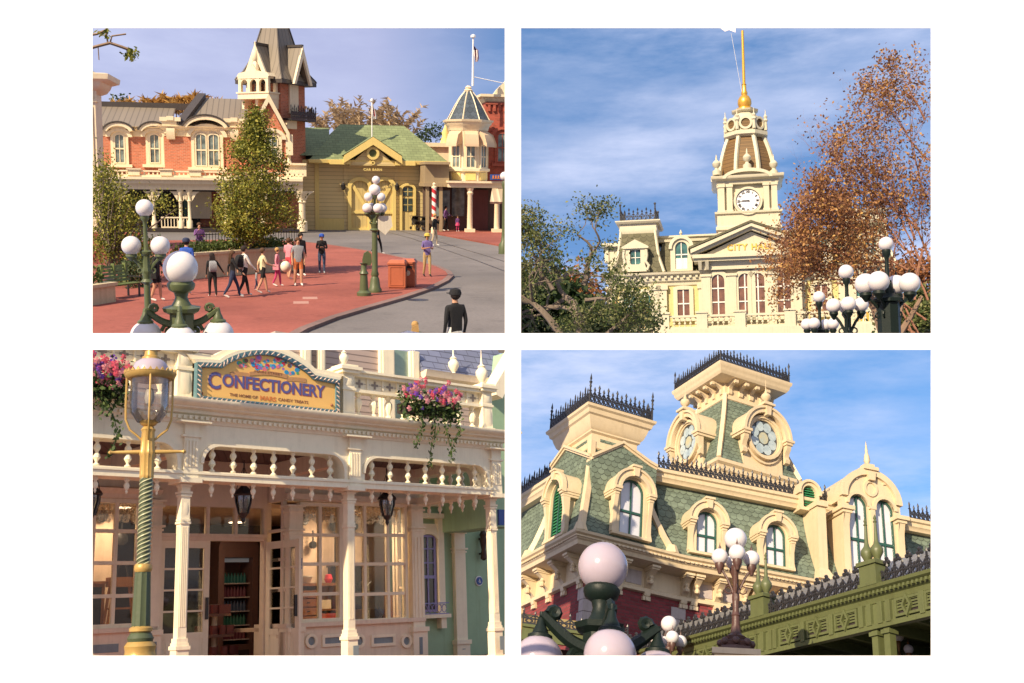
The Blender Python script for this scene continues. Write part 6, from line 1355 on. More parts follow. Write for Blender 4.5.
for k in (5,6,4,7):
    a = R(22.5+45*k+22.5); M = D1.M @ Matrix.Translation((tcx,tcy,0)) @ Matrix.Rotation(a+R(90),4,'Z'); y = -rt_*math.cos(R(22.5)); hw = rt_*.195
    z0, z1, z2 = dz_(167), dz_(146), dz_(130.5)
    b = MB(M); b.ring([(-hw-.12,z0-.1),(hw+.12,z0-.1),(hw+.12,z1+.1),(-hw-.12,z1+.1)],[(-hw,z0),(hw,z0),(hw,z1),(-hw,z1)], y-.12, y); b.box(-hw,hw,y-.1,y-.04,(z0+z1)/2-.04,(z0+z1)/2+.04); b.box(-.03,.03,y-.1,y-.04,z0,z1); s_ = tu.part('window_frame', b, CREAM1); tu.part('window_pane', MB(M).box(-hw,hw,y-.05,y-.02,z0,z1), GRW, s_)
    b = MB(M); b.loft([[(-hw-.2,y-.02,z2),(hw+.2,y-.02,z2),(hw+.2,y-.02,z1+.1),(-hw-.2,y-.02,z1+.1)],[(-hw-.2,y-.5,z2-.3),(hw+.2,y-.5,z2-.3),(hw+.2,y-.5,z1+.1),(-hw-.2,y-.5,z1+.1)],[(-hw-.22,y-.75,z2-1.0),(hw+.22,y-.75,z2-1.0),(hw+.22,y-.75,z1-.05),(-hw-.22,y-.75,z1-.05)]]); tu.part('awning', b, AWN)
    b = MB(M); b.box(-hw-.1,hw+.1,y-.08,y,dz_(180),dz_(172.5)); tu.part('apron_panel', b, YTRIM)
tu.part('belt_course', MB(D1.M).loft([oc(rt_+.02,dz_(172)),oc(rt_+.22,dz_(171)),oc(rt_+.22,dz_(168.5)),oc(rt_+.02,dz_(168))]), CREAM1)
b = MB(D1.M); xe = dx_(511); b.box(dx_(447),xe,-.9,6,dz_(187.5),dz_(183)); b.box(dx_(446),xe,-1.1,6,dz_(183),dz_(181)); tu.part('porch_entablature', b, CREAM1)
for px, w in ((470,-.6),(497,-.6)): x = dx_(px,200,w); b = MB(D1.M); b.box(x-.36,x+.36,w-.36,w+.36,0,.35); b.lathe([(.22,.35),(.18,dz_(195)),(.25,dz_(193)),(.2,dz_(191)),(.3,dz_(188))], (x,w,0), 12); tu.part('porch_column', b, CREAM1)
OXB = paint('oxblood_door', (.13,.045,.04), .5, .2, 2)
b = MB(D1.M); b.box(dx_(426),dx_(447),2.0,2.3,0,dz_(184)); b.box(dx_(447),xe,2.6,2.9,0,dz_(184)); tu.part('shop_front', b, paint('brown_shopfront',(.12,.08,.06),.6,.2,2))
tu.part('shop_door', MB(D1.M).box(dx_(476),dx_(493),2.2,2.5,0,dz_(190)), OXB)
b = MB(D1.M); b.box(dx_(424),dx_(449),-.2,6,dz_(187),dz_(183.5)); b.box(dx_(424),dx_(449),-.6,6,dz_(165),dz_(162.5)); b.box(dx_(425),dx_(449),0,5,dz_(184),dz_(165)); tu.part('link_block', b, paint('tan_link_wall',(.33,.25,.15),.6,.1,1))
for px in (427.5,441): x = dx_(px,200,.0); tu.part('link_post', MB(D1.M).box(x-.12,x+.12,.0,.24,0,dz_(185)), MATS['tan_link_wall'])
for px in (445,458): x = dx_(px,205,2.5); b = MB(D1.M); b.box(x-.5,x+.5,2.45,2.58,1.2,3.4) if px == 458 else b.box(x-.9,x+.3,1.9,1.98,1.2,3.2); tu.part('shop_window', b, GRW)
b = MB(D1.M); x0_, x1_ = dx_(493,190,-.6), dx_(511,190,-.6); b.loft([[(x0_,-.5,dz_(184)),(x1_,-.5,dz_(184)),(x1_,-.4,dz_(186)),(x0_,-.4,dz_(186))],[(x0_-.5,-2.2,dz_(201)),(x1_,-2.2,dz_(201)),(x1_,-2.1,dz_(203)),(x0_-.5,-2.1,dz_(203))]]); tu.part('striped_awning', b, AWS)
sb_ = Thing(P1, 'fascia_sign', 'blue fascia sign with small orange lettering above the striped awning', 'sign', D1.M @ Vector((dx_(498,177,-1.2),-1.2,dz_(180))))
sb_.part('sign_board', MB(D1.M).box(dx_(490,177,-1.2),dx_(511,177,-1.2),-1.3,-1.2,dz_(180,498,-1.2),dz_(174.5,498,-1.2)), BLUE); mb = text_mb('EMPORIUM', .32, D1.M @ Matrix.Translation((dx_(500.5,177,-1.3),-1.31,dz_(177.2,498,-1.3))), .01, 1.0, .006) if False else None
b = MB(D1.M)
for i in range(5): x = dx_(492.5+i*2.6,177,-1.3); b.box(x,x+.11,-1.34,-1.29,dz_(178.6,498,-1.3),dz_(175.6,498,-1.3))
b.box(dx_(492,177,-1.3),dx_(504,177,-1.3),-1.32,-1.29,dz_(178.9,498,-1.3),dz_(178.5,498,-1.3)); sb_.part('lettering', b, MATS['letter_orange'] if 'letter_orange' in MATS else YTRIM)
_, p0, p1 = flagpole('tall white pole on the blue slate dome', D1, 472.8, 86, 38, tcy, .09)
flag(D1, [((473.3,44),(474,47)),((473.5,50),(478.5,50)),((474,56),(479,58)),((475,62),(478,61.5))], tcy, lambda s_,t: 2 if t < .35 and s_ < .6 else (1 if int(s_*8)%2 else 0), 'red, white and blue flag hanging from the tall dome pole', [FLAGW, FLAGR, FLAGB])
b = MB(D1.M); b.tube([D1.hit(474,77,'w',tcy), D1.hit(512,85,'w',tcy)], .03, 4); single(P1, 'guy_cable', b, WHT, 'pale cable running from the dome pole out to the right', 'cable')
# brick house at the right edge
br = Thing(P1, 'brick_house', 'dark red brick house with cream parapet at the right edge beside the turret', 'building', D1.M @ Vector((dx_(500),5,0)))
w_ = 3.5; x0_, x1_ = D1.u(485,130,w_), D1.u(505,130,w_+6); zt_ = D1.z(495,101,w_)
br.part('brick_wall', MB(D1.M).box(x0_,x1_,w_,w_+6,0,zt_), REDB2)
b = MB(D1.M).mold([(x0_,w_+2),(x0_,w_),(x1_,w_)], [(0,zt_-.1),(.1,zt_),(.2,zt_+.2),(.45,zt_+.3),(.45,zt_+.5),(-.3,zt_+.55),(-.3,zt_-.1)]); b.prism([(x0_+.6,zt_+.5),(x1_,zt_+.5),(x1_,zt_+1.6),(x0_+1.6,zt_+1.6),(x0_+.9,zt_+.9)], w_-.2, w_+.3); br.part('parapet_cornice', b, CREAM1)
b = MB(D1.M)
for i in range(int((x1_-x0_-.3)/.42)): x = x0_+.2+i*.42; b.box(x,x+.2,w_-.14,w_,zt_-.8,zt_-.25)
b.box(x0_,x1_,w_-.16,w_,zt_-.28,zt_-.12); br.part('brick_corbels', b, REDB2)
awin(br, [D1.u(502,155,w_)], w_, D1.z(502,162,w_), D1.z(502,136,w_), .35, .5, 1.2, M=D1.M, trim=REDB2)
# cream house peeping behind, finial
fr_ = D1.hit(443,150,'w',10); b = MB(D1.M); b.box(fr_.x-2.2,fr_.x+1.6,10,14,0,D1.z(443,147,10)); b.box(fr_.x-2.4,fr_.x+1.7,9.7,14,D1.z(443,147,10),D1.z(443,143,10)); T_ = Thing(P1, 'far_house', 'small cream house with gold finial peeping behind the turret', 'building', D1.M @ Vector((fr_.x,12,0))); T_.part('wall', b, CREAM1)
b = MB(D1.M); z = D1.z(443,143,10); b.lathe([(.5,z),(.3,z+.6),(.35,z+.9),(.12,z+1.4),(.05,z+2.0),(.03,D1.z(443,120,10))], (fr_.x+.3,10.5,0), 10); T_.part('finial', b, YTRIM)
# barber pole
p = D1.hit(434,219,'w',-1.0); m, g, pr = base_mat('barber_stripes', .3); tc = g.n('ShaderNodeTexCoord').outputs['Object']; sp_ = g.n('ShaderNodeSeparateXYZ'); g.l(tc, sp_.inputs[0]); at = g.m('ARCTAN2', sp_.outputs[1], sp_.outputs[0])
ph = g.m('FRACT', g.m('ADD', g.m('MULTIPLY', sp_.outputs[2], 1.6), g.m('DIVIDE', at, 6.2832))); g.l(g.mix(g.m('GREATER_THAN', ph, .5), (.75,.72,.70), (.50,.03,.04)), pr.inputs['Base Color'])
g0 = g1(434,246); T_ = Thing(P1, 'barber_pole', 'red and white striped barber pole in front of the shaded shops', 'pole', D1.M @ Vector((p.x,p.y,0))); z1 = D1.z(434,188,-1); z0 = D1.z(434,217,-1)
bq = MB(D1.M); bq.lathe([(.17,z0),(.17,z1)], (p.x,p.y,0), 16); T_.part('striped_shaft', bq, m); bq = MB(D1.M); bq.lathe([(.22,0),(.22,.4),(.15,.5),(.13,z0-.3),(.2,z0-.2),(.2,z0)], (p.x,p.y,0), 12); bq.lathe([(.2,z1),(.2,z1+.1),(.1,z1+.15),(.14,z1+.3),(.02,z1+.42)], (p.x,p.y,0), 12); T_.part('base_and_cap', bq, CREAM1)
# --- left edge pilaster house
q = P1.atY(100,200,60); E1 = Frame(P1, (q.x,q.y), 0); lh = Thing(P1, 'cream_house_corner', 'cream pilaster and cornice of a house cut off at the left edge', 'building', (q.x-2,q.y+1,0))
x1_ = E1.u(97.5,150); z0, z1 = 0, E1.z(97,90); b = MB(E1.M); b.box(x1_-4,x1_-.2,.1,3,0,z1+1); b.box(x1_-.55,x1_,-.1,.4,0,z1); b.box(x1_-.4,x1_-.15,-.16,-.1,1,z1-.8); b.box(x1_-4,x1_+.1,-.2,.5,z1-.6,z1-.45)
b.mold([(x1_-4,-.1),(x1_,-.1),(x1_,3)], [(-.2,z1-.1),(.1,z1),(.3,z1+.25),(.35,z1+.4),(.75,z1+.5),(.8,z1+.75),(.6,z1+.8),(-.2,z1+.85)]); lh.part('pilaster', b, CREAM1)
b = MB(E1.M); b.prism([(x1_-4,z1+.8),(x1_-.2,z1+.8),(x1_-.8,z1+1.4),(x1_-1.2,z1+2.4),(x1_-4,z1+2.4)], .2, 2); lh.part('parapet', b, CREAM1)
# --- low walls, planters, bench, stairs
STONE = paint('cream_render', (.55,.46,.30), .8, .15, 1.5, dirt=.5)
def lowwall(pa, pb, h, t, label, hedge=True, hh=.5):
    a, c_ = g1(*pa), g1(*pb); d = (c_-a).normalized(); L = (c_-a).length; M = Matrix.Translation(a) @ Matrix.Rotation(math.atan2(d.y,d.x),4,'Z'); T = Thing(P1, 'planter_wall', label, 'planter', (a+c_)/2)
    b = MB(M); b.box(0,L,0,t,.1,h); b.box(-.05,L+.05,-.06,t+.06,h,h+.1); T.part('wall', b, STONE)
    if hedge:
        r_ = random.Random(int(pa[0])); b = MB(M)
        for i in range(int(L*340)): s_ = r_.random(); leafq(b, Vector((r_.uniform(0,L), t+.2+r_.uniform(-.3,.8), h+hh*r_.random()**.8*(.75+.25*math.sin(s_*9+i*.01)))), r_.uniform(.1,.2), r_)
        T.part('hedge', b, leafmat('hedge_leaf', [(.03,.05,.012),(.08,.12,.03),(.17,.19,.05)], 1.5) if 'hedge_leaf' not in MATS else MATS['hedge_leaf'])
    return T
lowwall((196,281.5),(300,272), 1.0, .4, 'long cream planter wall with clipped hedge behind the walking crowd')
lowwall((80,311),(116,305), .62, .35, 'low cream planter at the left edge with bright green plants', hh=.75)
T_ = Thing(P1, 'fence_rail', 'low dark iron fence along the top of the long planter wall', 'fence', g1(240,279)); b = MB(); a, c_ = g1(196,279.5,0), g1(300,270.5,0)
n_ = int((c_-a).length/.16)
for i in range(n_+1): p = a.lerp(c_, i/n_)+Vector((0,.9,0)); b.box(p.x-.012,p.x+.012,p.y-.012,p.y+.012,1.0,1.75)
b.tube([a+Vector((0,.9,1.7)), c_+Vector((0,.9,1.7))], .02, 4); T_.part('railings', b, IRON)
# bench
BEN = paint('bench_green', (.13,.17,.055), .5, .15, 2, dirt=.3)
pa, pb = g1(114,303), g1(143,299); d = (pb-pa).normalized(); L = (pb-pa).length; M = Matrix.Translation(pa+Vector((0,0,.1))) @ Matrix.Rotation(math.atan2(d.y,d.x),4,'Z')
T_ = Thing(P1, 'park_bench', 'olive green slatted bench at the left beside the lamp post', 'bench', (pa+pb)/2+Vector((0,.2,.1)))
b = MB(M); [b.box(0,L,.02+i*.1,.1+i*.1,.43,.46) for i in range(5)]; b.box(0,L,.1,.4,.40,.43); T_.part('seat', b, BEN)
b = MB(M); [b.loft([[(0,.5+i*.025,.5+i*.11),(L,.5+i*.025,.5+i*.11),(L,.53+i*.025,.5+i*.11),(0,.53+i*.025,.5+i*.11)],[(0,.52+i*.025,.58+i*.11),(L,.52+i*.025,.58+i*.11),(L,.55+i*.025,.58+i*.11),(0,.55+i*.025,.58+i*.11)]]) for i in range(5)]; [b.box(x,x+.05,.55,.68,.4,1.08) for x in (.1,L/2,L-.15)]; T_.part('backrest', b, BEN)
for x in (.06,L-.1):
    for y in (.05,.5): T_.part('leg', MB(M).box(x,x+.05,y,y+.05,0,.43), IRON)
    T_.part('armrest', MB(M).box(x,x+.05,.0,.55,.62,.66), IRON)
# stairs on the left
T_ = Thing(P1, 'brick_steps', 'red steps with dark handrail behind the left tree', 'stairs', g1(105,262)); a = g1(105,266); M = Matrix.Translation(a)
b = MB(M); [b.box(-1.4,1.2,i*.32,3,.0,.17*(i+1)) for i in range(8)]; T_.part('steps', b, REDP)
for x in (-1.0,1.25): b = MB(M); b.tube([(x,-.1,.9),(x,2.4,2.2)], .035, 5); [b.tube([(x,y,0),(x,y,.95+y*.52)], .025, 4) for y in (0,1.2,2.3)]; T_.part('handrail', b, IRON)
# --- lamps
q = P1.atY(180.5,268,15)
cluster_lamp(P1, q.x, q.y, q.z, .225, .205, .46, .9, [R(a) for a in (-88,2,92,182)], LAMPM, 'nearest moss green lamp cluster with one big globe on top, cut by the lower edge', hang=True, post_r=.075, block=.19, z0=P1.atY(180,341,15).z, base=False, n=28, rise=.2)
q = P1.atY(144.5,208,24); cluster_lamp(P1, q.x, q.y, q.z, .18, .2, .29, .78, [R(a) for a in (0,180)], LAMPM, 'green lamp post with three globes half hidden in the left tree', hang=False, post_r=.065, block=.09, z0=P1.atY(145,341,24).z, base=False)
p = g1(375,295); q = P1.atY(376,190,p.y)
cl_ = cluster_lamp(P1, p.x, p.y, q.z, .2, .17, .28, .62, [R(a) for a in (20,110,200,290)], LAMPM, 'olive green lamp post crowned with white globes beside the terracotta bins', hang=False, post_r=.095, block=.11, z0=.1)
zz = P1.atY(376,197,p.y).z
for dx in (-.22,.22): cl_.part('globe', MB().sphere((p.x+dx,p.y-.05,zz), .15, 16, 12), GLOBE)
cl_.part('globe', MB().sphere((p.x+.05,p.y,P1.atY(376,180,p.y).z), .14, 16, 12), GLOBE)
b = MB(); b.prism([(p.x+.1,2.75),(p.x+.55,2.75),(p.x+.6,2.4),(p.x+.35,2.1),(p.x+.1,2.3)], p.y-.2, p.y-.14); cl_.part('shield_sign', b, paint('pale_sign',(.6,.55,.45),.5,.15,3))
q = P1.atY(504,215,60); b = MB(); b.lathe([(.28,0),(.28,.5),(.15,.7),(.11,1.2),(.1,3.6),(.16,3.8),(.1,4.0)], (q.x,q.y,0), 10); T_ = Thing(P1, 'globe_lamp', 'olive lamp post cut off by the right edge in front of the striped awning', 'lamp', (q.x,q.y,0)); T_.part('post', b, LAMPM); T_.part('globe', MB().sphere((q.x,q.y,4.25), .25, 14, 10), GLOBE)
# green iron post with a coin-like head
p = g1(364,298.5); b = MB(); b.lathe([(.24,.1),(.24,.2),(.15,.28),(.12,.8),(.16,.85),(.1,.95),(.09,1.15),(.15,1.2)], (p.x,p.y,0), 10); T_ = Thing(P1, 'fountain_post', 'short ornate green iron post standing left of the middle lamp post', 'post', (p.x,p.y,.1)); T_.part('post', b, LAMPM)
b = MB(Matrix.Translation((p.x+.1,p.y,1.2)) @ Matrix.Scale(.75,4)); b.prism([(-.18,-.1),(.16,-.1),(.22,.05),(.2,.4),(.05,.55),(-.12,.45),(-.2,.15)], -.12, .12); T_.part('head', b, LAMPM)
# bins
TER = paint('terracotta_enamel', (.42,.12,.06), .45, .08, 1.5, dirt=.3)
for (px, py, lab) in ((398.5,291.5,'terracotta litter bin nearer the middle lamp post'),(409.5,290,'terracotta litter bin with pale badge, right of its twin')):
    p = g1(px,py); M = Matrix.Translation((p.x,p.y+.3,.1)) @ Matrix.Rotation(R(-12),4,'Z'); T_ = Thing(P1, 'litter_bin', lab, 'bin', (p.x,p.y+.3,.1), group='terracotta bins'); hw = .31 if px < 400 else .26
    b = MB(M); b.box(-hw,hw,-.3,.3,.05,.86); b.box(-hw+.03,hw-.03,-.27,.27,0,.05); T_.part('body', b, TER)
    b = MB(M); b.loft([[(-hw-.03,-.33,.86),(hw+.03,-.33,.86),(hw+.03,.33,.86),(-hw-.03,.33,.86)],[(-hw-.03,-.33,.92),(hw+.03,-.33,.92),(hw+.03,.33,.92),(-hw-.03,.33,.92)],[(-hw+.05,-.22,1.03),(hw-.05,-.22,1.03),(hw-.05,.22,1.03),(-hw+.05,.22,1.03)]]); T_.part('lid', b, TER)
    b = MB(M); b.ring([(-hw+.06,.12),(hw-.06,.12),(hw-.06,.8),(-hw+.06,.8)],[(-hw+.09,.15),(hw-.09,.15),(hw-.09,.77),(-hw+.09,.77)],-.315,-.3); T_.part('door', b, TER)
    if px > 400: T_.part('badge', MB(M).prism(arc(0,.52,.09,.1,0,345,15), -.32, -.3), MATS['pale_sign'])
    T_.part('flap', MB(M).box(-hw+.1,hw-.1,-.335,-.32,.7,.8) if px > 400 else MB(M).box(hw+.001,hw+.012,-.18,.18,.6,.78), DARK)
# prams
def pram(px, py, lab, rz):
    p = g1(px,py,.1); T = Thing(P1, 'pushchair', lab, 'pushchair', p, group='dark pushchairs by the shops'); M = Matrix.Translation(p) @ Matrix.Rotation(rz,4,'Z')
    b = MB(M); b.loft([[(-.25,-.1,.4),(.25,-.1,.4),(.25,.35,.35),(-.25,.35,.35)],[(-.27,-.25,.65),(.27,-.25,.65),(.27,.2,.9),(-.27,.2,.9)]]); T.part('seat', b, BLK)
    b = MB(M); b.loft([[(-.28,.3*math.cos(a)-.0,.75+.35*math.sin(a)),(.28,.3*math.cos(a),.75+.35*math.sin(a)),(.28,.22*math.cos(a),.75+.28*math.sin(a)),(-.28,.22*math.cos(a),.75+.28*math.sin(a))] for a in (-.2,.4,1.,1.6,2.2)]); T.part('hood', b, BLK)
    b = MB(M)
    for s_ in (-.26,.26): b.tube([(s_,-.4,.12),(s_,.1,.5),(s_,.55,1.05)], .018, 5); b.tube([(s_,.4,.12),(s_,.0,.45)], .018, 5)
    b.tube([(-.26,.55,1.05),(.26,.55,1.05)], .02, 5); T.part('frame', b, IRON)
    for sx in (-.28,.28):
        for sy in (-.4,.4): w = MB(M @ Matrix.Translation((sx,sy,.12)) @ Matrix.Rotation(R(90),4,'Y')); w.lathe([(.12,-.025),(.12,.025)], (0,0,0), 12); T.part('wheel', w, BLK)
pram(416.5,229.5,'dark pushchair left of the barber pole, hood towards the barn',.5); pram(424,230.5,'dark pushchair nearest the barber pole',-.6)

# road and plaza details
b = MB(); p = g1(418,300,0); b.lathe([(.36,.0),(.36,.008)], (p.x,p.y,0), 20); single(P1, 'manhole_cover', b, RAIL, 'dark round manhole cover in the road right of the bins', 'manhole cover')
for (px,py,lab) in ((310,298,'larger pale square paver in the red plaza'),(301,302.5,'smaller pale paver just left of the larger one')):
    p = g1(px,py,.1); b = MB(); b.box(p.x-.24,p.x+.24,p.y-.35,p.y+.35,.1,.104); single(P1, 'pale_paver', b, paint('worn_paver',(.40,.22,.18),.85,.15,2), lab, 'paver')
# ---- people
SKIN = paint('skin', (.50,.27,.17), .55, .06, 3, dirt=.05, bmp=0); SKIND = paint('skin_tan', (.33,.17,.10), .55, .06, 3, dirt=.05, bmp=0)
def cloth(name, c): return paint('cloth_'+name, c, .85, .22, 5, dirt=.12, bmp=.02)
CB, CW, CG, CN = cloth('black',(.012,.012,.014)), cloth('white',(.68,.66,.62)), cloth('grey',(.28,.29,.31)), cloth('navy',(.025,.035,.08))
HAIRD, HAIRB, HAIRL = cloth('dark_hair',(.02,.012,.01)), cloth('brown_hair',(.08,.04,.02)), cloth('fair_hair',(.42,.25,.09))
def person(pl, x, y, z, h, rz, label, top=CB, low=CN, shoe=CW, sleeve='long', shorts=False, skirt=False, skin=SKIN, hair=HAIRD, longhair=False, cap=None, pack=None, stride=.18, arms=('down','down'), lean=0, headturn=0, sit=False, group=None, bag=None):
    k = h/1.75; s = stride
    J = {}; 
    P_ = lambda n, v, r, r2=None: J.__setitem__(n, (Vector(v), r, r2 or r))
    P_('pel',(0,0,.95),.155,.115); P_('wst',(0,-.01,1.12),.135,.10); P_('chs',(0,-.02-lean*.5,1.33),.165,.11); P_('nkb',(0,-.01-lean,1.465),.075,.07); P_('nck',(0,-.02-lean,1.54),.052,.052); P_('hd',(0,-.035-lean,1.635),.088,.098); P_('hdt',(0,-.03-lean,1.70),.072,.08)
    P_('nose',(.0,-.125-lean,1.62),.014,.014)
    edges = [('pel','wst','top'),('wst','chs','top'),('chs','nkb','top'),('nkb','nck','skin'),('nck','hd','skin'),('hd','hdt','skin'),('hd','nose','skin')]
    for sd, sg, ph in (('L',1,1),('R',-1,-1)):
        f = -s*ph
        if sit: hp,kn,an,to = (sg*.1,-.02,.92),(sg*.13,-.45,.93),(sg*.13,-.47,.50),(sg*.13,-.62,.46)
        else: hp,kn,an,to = (sg*.095,0,.9),(sg*.10,f*.55-.03,.50),(sg*.10,f+(.12 if f > 0 else 0)*.6,.085+(.05 if f > .1 else 0)),(sg*.12,f-.14,.035)
        P_('h'+sd,hp,.098,.1); P_('k'+sd,kn,.062,.066); P_('m'+sd,tuple((Vector(kn)*.45+Vector(an)*.55)),.053,.056); P_('a'+sd,an,.038,.042); P_('t'+sd,to,.036,.03)
        lo = 'low' if not shorts else 'skin'
        edges += [('pel','h'+sd,'low'),('h'+sd,'k'+sd,'low'),('k'+sd,'m'+sd,lo),('m'+sd,'a'+sd,lo),('a'+sd,'t'+sd,'shoe')]
        sh_ = (sg*.175,-.01-lean,1.42); P_('s'+sd,sh_,.062,.06); mode = arms[0 if sg > 0 else 1]
        if mode == 'down': el, wr = (sg*.225,.03-lean*.6,1.14), (sg*.225,-.04-lean*.4,.90)
        elif mode == 'swing': el, wr = (sg*.23,s*ph*.55-lean*.6,1.15), (sg*.23,s*ph*1.0-.10,.95)
        elif mode == 'back': el, wr = (sg*.30,.10,1.18), (sg*.44,.02,.98)
        elif mode == 'hold': el, wr = (sg*.23,-.05,1.14), (sg*.06,-.29,1.20)
        elif mode == 'up': el, wr = (sg*.25,-.14,1.2), (sg*.10,-.22,1.45)
        elif mode == 'fwd': el, wr = (sg*.22,-.12,1.17), (sg*.18,-.38,1.08)
        P_('e'+sd,el,.043,.043); P_('w'+sd,wr,.028,.026)
        d_ = (Vector(wr)-Vector(el)).normalized(); hv = Vector(wr)+d_*.07; P_('p'+sd,hv,.036,.022); P_('f'+sd,hv+d_*.07,.026,.014); P_('b'+sd,Vector(wr)+d_*.05+Vector((-sg*.03,-.03,0)),.012,.012)
        sl = 'top' if sleeve == 'long' else 'skin'
        edges += [('chs','s'+sd,'top'),('s'+sd,'e'+sd,'top'),('e'+sd,'w'+sd,sl),('w'+sd,'p'+sd,'skin'),('p'+sd,'f'+sd,'skin'),('w'+sd,'b'+sd,'skin')]
    names = list(J); idx = {n:i for i,n in enumerate(names)}
    me = bpy.data.meshes.new('b'); me.from_pydata([tuple(J[n][0]) for n in names], [(idx[a],idx[b_]) for a,b_,_ in edges], [])
    o = bpy.data.objects.new('b', me); col.objects.link(o); md = o.modifiers.new('s','SKIN'); md.use_smooth_shade = True
    for i, n in enumerate(names): sv = me.skin_vertices[0].data[i]; sv.radius = (J[n][1], J[n][2]); sv.use_root = (n == 'pel')
    su = o.modifiers.new('u','SUBSURF'); su.levels = 1; su.render_levels = 1
    dg = bpy.context.evaluated_depsgraph_get(); m2_ = bpy.data.meshes.new_from_object(o.evaluated_get(dg)); bpy.data.objects.remove(o)
    kinds = ['top','low','skin','shoe']; b = MB(Matrix.Diagonal((k,k,k,1))); segs = [(J[a][0],J[c_][0],kd,min(J[a][1],J[c_][1])) for a,c_,kd in edges]
    vs = [v.co.copy() for v in m2_.vertices]; b.v = [b.M @ v for v in vs]
    for p in m2_.polygons:
        c_ = sum((vs[i] for i in p.vertices), Vector())/len(p.vertices); best = None
        for a, e, kd, r in segs:
            t_ = max(0,min(1,(c_-a).dot(e-a)/max(1e-9,(e-a).length_squared))); dd = (c_-(a+(e-a)*t_)).length-r*.8
            if best is None or dd < best[0]: best = (dd, kd, t_)
        kd = best[1]
        if sleeve == 'short' and kd == 'top' and abs(c_.x) > .2 and c_.z < 1.24 and c_.z > .8 and abs(c_.x) > .19: kd = 'skin'
        if c_.z < .98 and kd == 'top': kd = 'low' if c_.z < .93 and abs(c_.x) < .17 else kd
        if shorts and kd == 'low' and c_.z < .60 and not sit: kd = 'skin'
        b.f.append(list(p.vertices)); b.mi.append(kinds.index(kd))
    T = Thing(pl, 'person', label, 'person', (x,y,z), rz, group)
    # the body is the thing's continuous mesh
    T.part('body', b, [top, low, skin, shoe], local=True)
    def add(nm, mb, mat): T.part(nm, mb, mat, local=True)
    M = Matrix.Diagonal((k,k,k,1)) @ Matrix.Translation((0,-lean,0)); hm = M @ Matrix.Translation((0,0,0))
    if hair:
        b = MB(M); b.sphere((0,-.008,1.675), .112, 12, 8, 1.0); vs = b.v; 
        keep = [f for f in b.f if sum((vs[i] for i in f), Vector()).z/len(f)/k > 1.655 or sum(vs[i].y for i in f)/len(f)/k+lean > .0]
        b.f = [f for f in keep if sum(vs[i].z for i in f)/len(f)/k > 1.58]; b.mi = [0]*len(b.f)
        if longhair: b.loft([[( -.09,.02,1.68),(.09,.02,1.68),(.09,.11,1.68),(-.09,.11,1.68)],[(-.115,.03,1.52),(.115,.03,1.52),(.11,.13,1.5),(-.11,.13,1.5)],[(-.09,.08,1.28),(.09,.08,1.28),(.08,.15,1.28),(-.08,.15,1.28)]])
        add('hair', b, hair)
    if cap: b = MB(M); b.lathe([(.122,1.67),(.122,1.71),(.10,1.77),(.04,1.795),(.002,1.80)], (0,-.01,0), 14); b.box(-.08,.08,-.24,-.09,1.675,1.69); add('cap', b, cap)
    if pack: b = MB(Matrix.Diagonal((k,k,k,1))); b.loft([[(-.14*a,.10+.0,zz),(.14*a,.10,zz),(.13*a,.10+.16*c_,zz),(-.13*a,.10+.16*c_,zz)] for a,c_,zz in ((.9,.7,1.03),(1.05,1.05,1.1),(1.05,1.1,1.28),(.95,.85,1.42),(.6,.5,1.47))]); [b.tube([(sx,.1,1.44),(sx,-.08,1.46),(sx,-.14,1.36),(sx*1.1,-.10,1.18),(sx*1.1,.1,1.1)], .02, 4) for sx in (-.1,.1)]; add('backpack', b, pack)
    if skirt: b = MB(Matrix.Diagonal((k,k,k,1))); b.lathe([(.15,1.02),(.2,.92),(.27,.72),(.28,.66),(.2,.66)], (0,0,0), 14, 1, .8); add('skirt', b, low)
    if bag: b = MB(Matrix.Diagonal((k,k,k,1))); b.box(-.32,-.2,-.12,.14,.78,1.02); b.tube([(-.24,0,1.0),(-.12,.02,1.44),(.1,.0,1.44)], .012, 4); add('bag', b, bag)
    return T
def pers(px, py, top_py, face, label, zoff=.1, **kw):
    g0 = g1(px,py,zoff); h = P1.atY(px,top_py,g0.y).z-zoff; return person(P1, g0.x, g0.y, zoff, h, R(face), label, **kw)
PINK, RED_, ORG, KHA, PLD, YEL_ = cloth('pink',(.65,.25,.30)), cloth('red',(.55,.06,.08)), cloth('orange',(.50,.15,.05)), cloth('khaki',(.42,.30,.14)), cloth('violet_plaid',(.16,.12,.32)), cloth('cream',(.66,.58,.36)); BLU, JEAN = cloth('blue',(.03,.09,.42)), cloth('jeans',(.05,.08,.15)); MAG = cloth('magenta',(.5,.05,.16)); BEI = cloth('beige',(.5,.4,.28)); PUR = cloth('purple',(.16,.07,.22))
G_ = 'people walking past the long planter'
pers(157,301,249,75,'person in black jacket and shorts standing just right of the left lamp post',top=CB,low=CB,shorts=True,arms=('fwd','down'),stride=.1,hair=HAIRB,bag=CB)
pers(187.5,294,239,170,'person in bright blue top and dark cap behind the big globe',top=BLU,low=CN,cap=CN,stride=.2)
pers(213,297,253.5,195,'person seen from behind with pale grey backpack and an arm held out',top=CB,low=CB,pack=CG,arms=('down','back'),stride=.12,longhair=True,group=G_)
pers(233,298,251,95,'long haired person in black jacket and jeans striding right',top=CB,low=CN,longhair=True,hair=HAIRB,stride=.26,arms=('swing','swing'),group=G_)
pers(244.5,296.5,246.5,120,'person in white top carrying a black backpack, black trousers',top=CW,low=CB,pack=CB,stride=.22,arms=('swing','swing'),group=G_)
pers(263,293.5,248.5,110,'person in cream shirt and black shorts with bare legs',top=YEL_,low=CB,shorts=True,sleeve='short',stride=.2,arms=('swing','fwd'),hair=HAIRB,group=G_)
